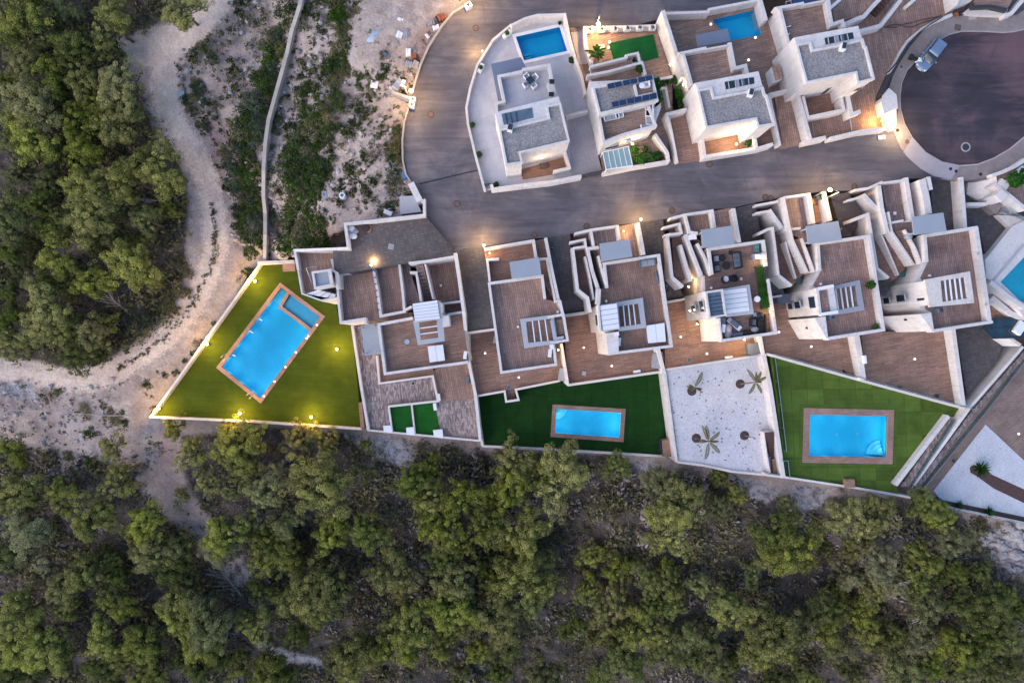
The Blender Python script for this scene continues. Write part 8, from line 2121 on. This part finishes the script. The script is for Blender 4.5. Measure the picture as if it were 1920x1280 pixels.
# dead trees
def dead_tree(label, p0, p1, n_br, L, seed, zup=0.6):
    rg = random.Random(seed); (x0, y0), (x1, y1) = p0, p1
    za = float(terrain_px(x0, y0)[0]) + 0.3; zb_ = float(terrain_px(x1, y1)[0]) + zup
    A, B = P(x0, y0, za), P(x1, y1, zb_)
    T = thing('dead_tree', label, 'tree', A)
    mb = MB(); mb.tube([A, lerp(A, B, 0.5), B], [0.16, 0.11, 0.05], 7); mb.build('trunk', M['dead_wood'], T)
    dv_ = (B - A).normalized(); sd_ = Vector((-dv_.y, dv_.x, 0))
    for k in range(n_br):
        s_ = Vector(lerp(A, B, 0.25 + 0.75 * k / n_br)); si = 1 if k % 2 else -1
        e_ = s_ + dv_ * L * rg.uniform(0.4, 1.0) + sd_ * si * L * rg.uniform(0.3, 1.0) + Vector((0, 0, rg.uniform(0.2, 1.2)))
        mb = MB(); m_ = s_.lerp(e_, 0.5) + Vector((0, 0, 0.25)); mb.tube([s_, m_, e_], [0.05, 0.035, 0.012], 5)
        for q_ in range(3):
            b0 = s_.lerp(e_, 0.4 + 0.2 * q_); mb.tube([b0, b0 + dv_ * rg.uniform(0.2, 0.7) + sd_ * rg.uniform(-0.6, 0.6) + Vector((0, 0, 0.3))], [0.02, 0.006], 4)
        mb.build('branch', M['dead_wood'], T)
dead_tree('fallen dead tree with bare crown at the wood edge', v4('790,672')[0], v4('690,600')[0], 12, 2.0, 1, 2.2)
dead_tree('bare grey tree beneath the big track bend pine', n1('800,1000')[0], n1('730,1010')[0], 9, 1.6, 2, 2.5)
dead_tree('pale dead brush tree in the southern gully', s1('1160,860')[0], s1('1060,740')[0], 14, 2.2, 3, 1.5)
dead_tree('bare forked tree on the lower right slope', s3('1340,940')[0], s3('1350,880')[0], 9, 2.0, 4, 5.0)
dead_tree('leafless grey tree among the eastern pines', s3('1230,720')[0], s3('1290,690')[0], 10, 2.4, 5, 5.0)
# --- palms of the gravel garden
def palm(label, pit, crown, n_fr, L, z0, hgt, seed, angles=None):
    rg = random.Random(seed)
    (xp, yp) = XY([pit], z0)[0]
    mb = MB(); mb.lathe(xp, yp, [(0.62, z0 - 0.05), (0.60, z0 + 0.03), (0.4, z0 + 0.05)], 18)
    tag(mb.build('tree_pit', M['pit']), 'dark round soil pit, ' + label.split(' in the ')[-1].replace(' of the gravel garden', '') + ' of the gravel garden', 'tree pit')
    T = thing('palm_tree', label, 'palm', (xp, yp, z0))
    (xc, yc) = XY([crown], z0 + hgt)[0]
    top = Vector((xc, yc, z0 + hgt))
    base = Vector((xp, yp, z0))
    mb = MB(); mb.tube([base - Vector((0, 0, 0.1)), base.lerp(top, 0.5) + Vector((0, 0, 0.15)), top], [0.12, 0.085, 0.07], 8); mb.build('trunk', M['trunk'], T)
    for k in range(n_fr):
        an = R(angles[k]) if angles else 2 * math.pi * k / n_fr + rg.uniform(-0.25, 0.25)
        Lk = L[k] if isinstance(L, (list, tuple)) else L * rg.uniform(0.8, 1.15)
        dv_ = Vector((math.cos(an), math.sin(an), 0)); sd_ = Vector((-dv_.y, dv_.x, 0))
        pts_ = [top + dv_ * Lk * t + Vector((0, 0, 0.55 * Lk * t * (1 - t * 1.15))) for t in (0, 0.2, 0.4, 0.6, 0.8, 1.0)]
        mb = MB(); mb.tube(pts_, [0.035, 0.03, 0.025, 0.02, 0.012, 0.005], 4)
        mb.mi = [0] * len(mb.f)
        for i in range(30):
            t = 0.12 + 0.86 * i / 29; b0 = top + dv_ * Lk * t + Vector((0, 0, 0.55 * Lk * t * (1 - t * 1.15)))
            w_ = 0.42 * Lk * (0.25 + 0.9 * math.sin(math.pi * min(1, t * 0.85 + 0.1))) * 0.29
            for s_ in (-1, 1):
                tip = b0 + sd_ * s_ * w_ + dv_ * w_ * 0.8 + Vector((0, 0, -0.12 + rg.uniform(-0.05, 0.05)))
                o = len(mb.v); ww = dv_ * 0.028
                mb.v += [tuple(b0 - ww), tuple(b0.lerp(tip, 0.5) - ww * 1.3), tuple(tip), tuple(b0.lerp(tip, 0.5) + ww * 1.3)]
                mb.f.append((o, o + 1, o + 2, o + 3)); mb.mi.append(1)
        mb.build('frond', [M['trunk'], M['leaf_palm']], T)
palm('five armed palm in the lower left of the gravel garden', n5('322,757')[0], n5('408,780')[0], 7, [2.0, 2.1, 1.9, 2.1, 1.3, 2.3, 1.5], ZG, 1.9, 1, [97, 110, 38, -45, 0, -98, 182])
palm('leaning palm in the upper right of the gravel garden', n5('632,375')[0], n5('742,362')[0], 7, [1.9, 1.3, 1.5, 1.5, 1.6, 0.8, 1.7], ZG, 2.0, 2, [122, 85, 60, 25, -60, 0, -118])
palm('stubby palm in the upper left of the gravel garden', n5('290,425')[0], n5('310,402')[0], 6, [1.0, 0.9, 1.0, 1.0, 0.8, 2.2], ZG, 0.9, 3, [170, 190, -10, -25, 150, 62])
palm('cut palm stump in the lower right of the gravel garden', n5('662,738')[0], n5('728,754')[0], 2, [0.35, 0.3], ZG, 1.4, 4, [-20, -60])
rg_g = np.random.default_rng(8)
GG = n5('110,300 790,200 830,700 820,1000 570,975 200,905')
mb = MB()
for _ in range(150):
    x, y = rg_g.uniform(1250, 1450), rg_g.uniform(675, 890)
    if psd(np.array([x]), np.array([y]), GG)[0] > -1: continue
    pv = P(x, y, ZG); r = rg_g.uniform(0.04, 0.15); mb.lathe(pv.x, pv.y, [(r, ZG - 0.02), (r * 0.8, ZG + r * 0.5), (r * 0.2, ZG + r * 0.7)], 5)
o = mb.build('garden_pebbles', M['rock_d']); o['kind'] = 'stuff'; o['label'] = 'dark pebbles scattered on the white gravel'
mb = MB()
for t in np.linspace(0, 1, 60):
    p_ = lerp(n5('112,310')[0], n5('195,905')[0], t); pv = P(p_[0] + rg_g.uniform(-1.5, 1.5), p_[1], ZG); r = rg_g.uniform(0.06, 0.16); mb.lathe(pv.x, pv.y, [(r, ZG - 0.02), (r * 0.8, ZG + r * 0.5), (r * 0.2, ZG + r * 0.7)], 5)
o = mb.build('edge_stones', M['concrete']); o['kind'] = 'stuff'; o['label'] = 'row of tan stones along the left edge of the gravel garden'
# leafy palm of the narrow villa garden
p_ = m2('350,600')[0]; x, y = XY([p_], 1.6)[0]
T = thing('leafy_palm', 'leafy green palm in the corner of the emerald lawn garden', 'palm', (x, y, 0.3))
mb = MB(); mb.tube([(x, y, 0.2), (x + 0.05, y, 0.8), (x, y, 1.3)], [0.14, 0.11, 0.08], 8); mb.build('trunk', M['trunk'], T)
rgp = random.Random(4)
for k in range(26):
    an = rgp.random() * 6.28; el = rgp.uniform(0.1, 1.0); L = rgp.uniform(0.9, 1.5)
    dv_ = Vector((math.cos(an) * math.cos(el), math.sin(an) * math.cos(el), math.sin(el))); sd_ = Vector((-math.sin(an), math.cos(an), 0)) * 0.13
    b0 = Vector((x, y, 1.2)); mb = MB()
    p1 = b0 + dv_ * L * 0.45; p2 = b0 + dv_ * L * 0.8 - Vector((0, 0, 0.12 * L)); p3 = b0 + dv_ * L - Vector((0, 0, 0.35 * L))
    mb.add([b0, p1 - sd_, p1 + sd_, p2 - sd_ * 0.8, p2 + sd_ * 0.8, p3], [(0, 1, 2), (1, 3, 4, 2), (3, 5, 4)])
    mb.build('leaf', M['leaf_garden'], T)
# --- parked car
def car(label, front, rear, z):
    fx, fy = XY([front], z + 0.8)[0]; rx_, ry_ = XY([rear], z + 0.8)[0]
    L = 4.35; W = 1.82; ks = 0.93
    cx_, cy_ = (fx + rx_) / 2, (fy + ry_) / 2; an = math.atan2(fy - ry_, fx - rx_)
    T = thing('parked_car', label, 'car', (cx_, cy_, z)); T.rotation_euler = (0, 0, an); T.scale = (ks, ks, ks)
    def loft(secs, name, mat, parent=T, cap=True, smooth=True):
        """secs: (x, half width, z low, z high) stations; rounded shoulders"""
        vs, fs = [], []; m = 10
        for (x, hw, z0, z1) in secs:
            prof = [(-hw * 0.94, z0), (-hw, z0 + (z1 - z0) * 0.35), (-hw * 0.99, z0 + (z1 - z0) * 0.68), (-hw * 0.9, z0 + (z1 - z0) * 0.93), (-hw * 0.6, z1), (hw * 0.6, z1), (hw * 0.9, z0 + (z1 - z0) * 0.93), (hw * 0.99, z0 + (z1 - z0) * 0.68), (hw, z0 + (z1 - z0) * 0.35), (hw * 0.94, z0)]
            vs += [(x, yy, zz) for yy, zz in prof]
        for i in range(len(secs) - 1):
            for k in range(m):
                j = (k + 1) % m; fs.append((i * m + k, (i + 1) * m + k, (i + 1) * m + j, i * m + j))
        if cap: fs.append(tuple(range(m))); fs.append(tuple((len(secs) - 1) * m + k for k in reversed(range(m))))
        me = bpy.data.meshes.new(name); me.from_pydata(vs, [], fs); me.materials.append(M[mat])
        if smooth: me.polygons.foreach_set('use_smooth', [True] * len(me.polygons))
        o = bpy.data.objects.new(name, me); COL.objects.link(o); o.parent = parent; return o
    loft([(-2.17, 0.62, 0.45, 0.85), (-2.1, 0.8, 0.32, 0.98), (-1.7, 0.9, 0.25, 1.02), (-0.8, 0.91, 0.22, 1.0), (0.5, 0.91, 0.22, 0.98), (1.2, 0.9, 0.25, 0.93), (1.75, 0.84, 0.28, 0.86), (2.05, 0.7, 0.32, 0.78), (2.18, 0.5, 0.4, 0.66)], 'body', 'car_paint')
    loft([(-2.0, 0.70, 0.96, 1.08), (-1.75, 0.76, 0.96, 1.38), (-1.2, 0.78, 0.96, 1.5), (-0.2, 0.78, 0.96, 1.5), (0.35, 0.76, 0.95, 1.42), (1.1, 0.72, 0.93, 0.98)], 'windows', 'glass')
    loft([(-1.9, 0.62, 1.28, 1.36), (-1.6, 0.68, 1.40, 1.48), (-1.1, 0.7, 1.47, 1.54), (-0.2, 0.7, 1.47, 1.54), (0.25, 0.67, 1.41, 1.48)], 'roof', 'car_paint')
    def bx(nm, x, y, zz, sx, sy, sz, m, rot=0, par=T):
        mb = MB(); mb.box(x, y, zz, sx, sy, sz, rot); me = bpy.data.meshes.new(nm); me.from_pydata(mb.v, [], mb.f); me.materials.append(M[m]); o = bpy.data.objects.new(nm, me); COL.objects.link(o); o.parent = par; bv = o.modifiers.new('soft_edges', 'BEVEL'); bv.width = 0.02; return o
    for s_ in (-1, 1):
        bx('door_mirror', 0.55, s_ * 1.0, 0.92, 0.18, 0.22, 0.15, 'car_paint')
        bx('headlight', 1.95, s_ * 0.6, 0.66, 0.3, 0.26, 0.12, 'white', s_ * -0.35)
        bx('tail_light', -2.08, s_ * 0.66, 0.8, 0.12, 0.26, 0.14, 'rust')
        bx('roof_rail', -0.7, s_ * 0.66, 1.53, 1.6, 0.05, 0.05, 'dark')
        bx('window_pillar', -0.45, s_ * 0.79, 0.98, 0.1, 0.04, 0.46, 'car_paint')
    bx('number_plate', 2.2, 0, 0.45, 0.03, 0.5, 0.12, 'white'); bx('front_bumper', 2.12, 0, 0.3, 0.2, 1.3, 0.18, 'dark'); bx('rear_bumper', -2.15, 0, 0.36, 0.18, 1.4, 0.2, 'dark')
    for sx_ in (1.35, -1.3):
        for s_ in (-1, 1):
            mb = MB(); mb.tube([(sx_, s_ * 0.93, 0.33), (sx_, s_ * 0.7, 0.33)], 0.33, 18); me = bpy.data.meshes.new('wheel'); me.from_pydata(mb.v, [], mb.f); me.materials.append(M['rubber']); wv = bpy.data.objects.new('wheel', me); COL.objects.link(wv); wv.parent = T
            mb = MB(); mb.tube([(sx_, s_ * 0.945, 0.33), (sx_, s_ * 0.9, 0.33)], 0.21, 12); me = bpy.data.meshes.new('rim'); me.from_pydata(mb.v, [], mb.f); me.materials.append(M['steel']); o = bpy.data.objects.new('rim', me); COL.objects.link(o); o.parent = wv
    return T
car('silver blue car parked at the edge of the dark turning circle', n8('950,640')[0], n8('1140,395')[0], 0.012)
# small white and black motor scooter between kerb and car
sx0, sy0 = XY(n8('915,570')[0:1], 0.6)[0]
T = thing('motor_scooter', 'white and black motor scooter between the pavement and the car', 'scooter', (sx0, sy0, 0.13))
dv_ = Vector((math.cos(R(-20)), math.sin(R(-20)), 0)); sd_ = Vector((-dv_.y, dv_.x, 0)); O = Vector((sx0, sy0, 0.02))
for k in (-0.75, 0.65):
    wc = O + dv_ * k; mb = MB(); mb.tube([tuple(wc + sd_ * 0.07 + Vector((0, 0, 0.28))), tuple(wc - sd_ * 0.07 + Vector((0, 0, 0.28)))], 0.28, 16); mb.build('wheel', M['rubber'], T)
mb = MB(); c_ = O + dv_ * 0.3; mb.box(c_.x, c_.y, 0.35, 1.0, 0.62, 0.5, R(-20), 0.75); mb.build('fairing', M['white'], T, bevel=0.06)
mb = MB(); c_ = O - dv_ * 0.4; mb.box(c_.x, c_.y, 0.5, 0.9, 0.42, 0.3, R(-20), 0.85); mb.build('seat', M['black'], T, bevel=0.05)
mb = MB(); c_ = O - dv_ * 0.95; mb.box(c_.x, c_.y, 0.75, 0.42, 0.45, 0.3, R(-20), 0.9); mb.build('top_box', M['black'], T, bevel=0.05)
mb = MB(); c_ = O + dv_ * 0.45; mb.tube([tuple(c_ + sd_ * 0.38 + Vector((0, 0, 1.0))), tuple(c_ + Vector((0, 0, 1.05))), tuple(c_ - sd_ * 0.38 + Vector((0, 0, 1.0)))], 0.035, 6); mb.build('handlebar', M['dark'], T)
# --- builders' rubble above the bend and odds and ends
def at_ground(p, lift=0.0):
    z = float(terrain_px(p[0], p[1])[0]); v = P(p[0], p[1], z); gz = ground_z(v.x, v.y); return v.x, v.y, gz + lift
def pallet(label, txt, sx, sy, hgt, rot, mat, n=4, lean=0.0):
    """a stack of boards or blocks: runners below, pieces side by side on top"""
    x, y, z = at_ground(m5(txt)[0], 0.1)
    T = thing('material_stack', label, 'building material', (x, y, z)); cr, sr = math.cos(R(rot)), math.sin(R(rot))
    for s_ in (-0.4, 0.4):
        mb = MB(); mb.box(x - s_ * sy * sr, y + s_ * sy * cr, z - 0.25, sx, 0.1, 0.37, R(rot)); mb.build('runner', M['trunk'], T)
    rg = random.Random(hash(txt) % 1000 if False else sum(map(ord, txt)))
    for i in range(n):
        u = -sx / 2 + sx * (i + 0.5) / n
        mb = MB(); mb.box(x + u * cr, y + u * sr, z + 0.12, sx / n * 0.9, sy * rg.uniform(0.85, 1.05), hgt * rg.uniform(0.7, 1.1), R(rot + rg.uniform(-6, 6))); mb.build('block', M[mat], T)
    return T
for lab, txt, sx, sy, hg, rot, mt, n in (('white sheet pile with a red edge on the rubble ground', '468,270', 0.9, 0.5, 0.4, -20, 'white', 2), ('red board behind the white sheet pile', '478,232', 0.9, 0.25, 0.2, -18, 'rust', 2), ('stack of white slats beside the rubble path', '450,440', 0.75, 0.8, 0.35, -25, 'white', 5), ('pale stack beside the white slats', '530,440', 0.6, 0.8, 0.35, -10, 'cushion_l', 4),
                                  ('pale broken block heap by the bushes', '398,555', 0.7, 0.8, 0.4, 30, 'rock', 3), ('pallet of white posts with red bricks', '555,650', 0.6, 0.9, 0.4, 2, 'white', 3), ('red brick heap on the pallet ground', '620,690', 0.6, 0.55, 0.45, 15, 'rust', 3), ('grey pallet above the bend lamp', '560,790', 0.75, 0.7, 0.4, -15, 'cushion_l', 4), ('light pallet stack close to the bend kerb', '645,795', 0.7, 0.8, 0.45, -20, 'kerb', 4),
                                  ('dark slatted pallet near the bend lamp', '430,1030', 1.4, 0.9, 0.2, 50, 'mid_grey', 6), ('white plank leaning beside the dark pallet', '490,1015', 0.45, 0.9, 0.25, -25, 'white', 2), ('square white sheet lying alone on the slope', '145,1025', 1.0, 0.85, 0.1, -10, 'white', 1), ('white box by the kerb', '830,305', 0.8, 0.5, 0.45, 10, 'cushion_l', 3), ('second white box close to the kerb', '885,360', 0.8, 0.55, 0.45, 15, 'white', 3), ('small white tube crate by the kerb', '782,455', 0.35, 0.6, 0.3, 35, 'white', 2),
                                  ('rusty red brick heap against the kerb', '955,240', 0.9, 0.8, 0.6, 30, 'rust', 4), ('dark heap beside the red bricks', '915,245', 0.6, 0.9, 0.4, 30, 'pit', 3), ('grey wrapped pallet at the top of the rubble', '750,75', 0.7, 0.7, 0.4, 10, 'rock', 3), ('twin pale posts at the top of the rubble', '655,80', 0.6, 0.7, 0.3, 5, 'cushion_l', 3), ('large flat grey slab at the top of the rubble', '970,50', 1.8, 1.0, 0.15, -5, 'kerb', 2), ('pale slab half buried by the bushes', '370,275', 0.8, 0.8, 0.12, 0, 'rock', 2), ('flat pale sheet in the middle of the rubble ground', '715,285', 0.8, 0.8, 0.08, 35, 'rock', 1), ('greyish plank pile lower on the slope', '295,680', 0.9, 0.35, 0.2, -35, 'skylight', 2)):
    pallet(lab, txt, sx, sy, hg, rot, mt, n)
x, y, z = at_ground(m5('185,445')[0], 0.25); mb = MB(); mb.blob(x, y, z, 1.35, 0.75, 0.3, 14, 6, 0.2)
for i in range(len(mb.v)):
    vx, vy, vz = mb.v[i]; dx, dy = vx - x, vy - y; cr, sr = math.cos(R(28)), math.sin(R(28)); mb.v[i] = (x + dx * cr - dy * sr, y + dx * sr + dy * cr, vz)
tag(mb.build('tarpaulin', mat_noise('pale_blue_tarp', (0.33, 0.42, 0.52), 0.12, 2, 0.6), smooth=True), 'pale blue tarpaulin bundle on the scrubby slope', 'tarpaulin')
x, y, z = at_ground(n2('706,985')[0], 0.1); T = thing('barrel', 'white barrel standing on the slope above the communal house', 'barrel', (x, y, z)); mb = MB(); mb.lathe(x, y, [(0.36, z - 0.2), (0.4, z + 0.3), (0.4, z + 0.6), (0.36, z + 0.85)], 16); mb.build('drum', M['white'], T, smooth=False); mb = MB(); mb.lathe(x, y, [(0.2, z + 0.84), (0.2, z + 0.89)], 12); mb.build('lid', M['skylight'], T)
x, y, z = at_ground(n2('612,980')[0], 0.1); mb = MB(); mb.box(x, y, z - 0.2, 0.6, 1.1, 0.3, 0.2); tag(mb.build('sheet_metal', M['cushion_l']), 'pale grey sheet left of the white barrel', 'sheet')
x, y, z = at_ground(n2('928,1065')[0], 0.1); mb = MB(); mb.box(x, y, z - 0.2, 1.0, 0.5, 0.4, -0.4); tag(mb.build('broken_slab', M['white']), 'white broken slab above the court wall', 'slab')
mb = MB(); xy_ = XY(n2('985,982 1055,980 1095,1060 990,1072'), -0.6); mb.slab(xy_, -0.5, -4); tag(mb.build('concrete_pad', M['mid_grey']), 'grey concrete pad beside the white court stub wall', 'pad')
x, y, z = at_ground(n2('1013,880')[0], 0.1); mb = MB(); mb.box(x, y, z - 0.2, 0.35, 0.8, 0.7, 0.3); tag(mb.build('plastic_bin', M['blue_bin'], bevel=0.03), 'blue plastic bin at the kerb below the bend', 'bin')
rg_l = np.random.default_rng(41); mb = MB()
for _ in range(90):
    x0, y0 = n2('%f,%f' % (rg_l.uniform(905, 985), rg_l.uniform(780, 985)))[0]; x, y, z = at_ground((x0, y0), 0.12); mb.box(x, y, z, rg_l.uniform(0.08, 0.35), rg_l.uniform(0.06, 0.2), 0.06, rg_l.uniform(0, 3))
o = mb.build('litter', M['cushion_l']); o['kind'] = 'stuff'; o['label'] = 'pale litter strewn below the road kerb'
mb = MB()
for _ in range(60):
    x0, y0 = m5('%f,%f' % (rg_l.uniform(350, 900), rg_l.uniform(30, 1100)))[0]
    if x0 > 690 and psd(np.array([x0]), np.array([y0]), ROAD)[0] < 4: continue
    x, y, z = at_ground((x0, y0), 0.1); mb.box(x, y, z - 0.1, rg_l.uniform(0.1, 0.5), rg_l.uniform(0.06, 0.3), 0.16, rg_l.uniform(0, 3))
o = mb.build('rubble', M['rock']); o['kind'] = 'stuff'; o['label'] = 'broken stones and mortar scattered over the building waste ground'
for lab, txt in (('grey bin pair by the bend lamp, upper box', '1050,495'), ('grey bin pair by the bend lamp, lower box', '1045,522')):
    x, y = XY(n2(txt), 0.9)[0]; T = thing('utility_cabinet', lab, 'cabinet', (x, y, 0)); mb = MB(); mb.box(x, y, -0.1, 0.62, 0.55, 0.95, R(-10)); mb.build('cabinet', M['white'], T, bevel=0.02); mb = MB(); mb.box(x, y, 0.85, 0.32, 0.3, 0.06, R(-10)); mb.build('hatch', M['dark'], T)
x, y = XY(n2('1328,22'), 0.9)[0]; T = thing('utility_cabinet', 'white cabinet at the top of the bend kerb', 'cabinet', (x, y, 0)); mb = MB(); mb.box(x, y, -0.1, 0.8, 0.6, 0.9, R(30)); mb.build('cabinet', M['white'], T, bevel=0.02); mb = MB(); mb.box(x, y, 0.8, 0.3, 0.3, 0.06, R(30)); mb.build('hatch', M['dark'], T)
# cable on the brown deck west of the turning circle, thin pipe on the west slope
def cable(label, pts_, z, r, mat, name='cable'):
    xy = XY(pts_, z); mb = MB(); mb.tube([(x, y, z) for x, y in xy], r, 5); tag(mb.build(name, M[mat]), label, name)
cable('black cable looping over the brown deck of the fourth villa', n8('600,260 660,240 730,232 790,255 860,260 960,215 1040,195 1130,150'), 0.3, 0.04, 'rope')
cable('second black cable crossing the first on the brown deck', n8('590,262 700,262 760,238 860,215 960,190 1100,160'), 0.32, 0.035, 'rope')
pipe_px = n3('0,530 140,540 330,545 500,560 640,570 768,570'); mb = MB()
mb.tube([(*at_ground(p_, 0.35)[:2], at_ground(p_, 0.35)[2]) for p_ in pipe_px], 0.06, 6); tag(mb.build('water_pipe', M['kerb']), 'thin pale pipe running over the western slope', 'pipe')
x, y, z = at_ground(n1('908,485')[0], 0.1); mb = MB(); mb.box(x, y, z - 0.2, 0.9, 1.4, 0.25, 0.1); tag(mb.build('metal_sheet', M['grey_panel']), 'pale blue sheet beside the island bushes', 'sheet')
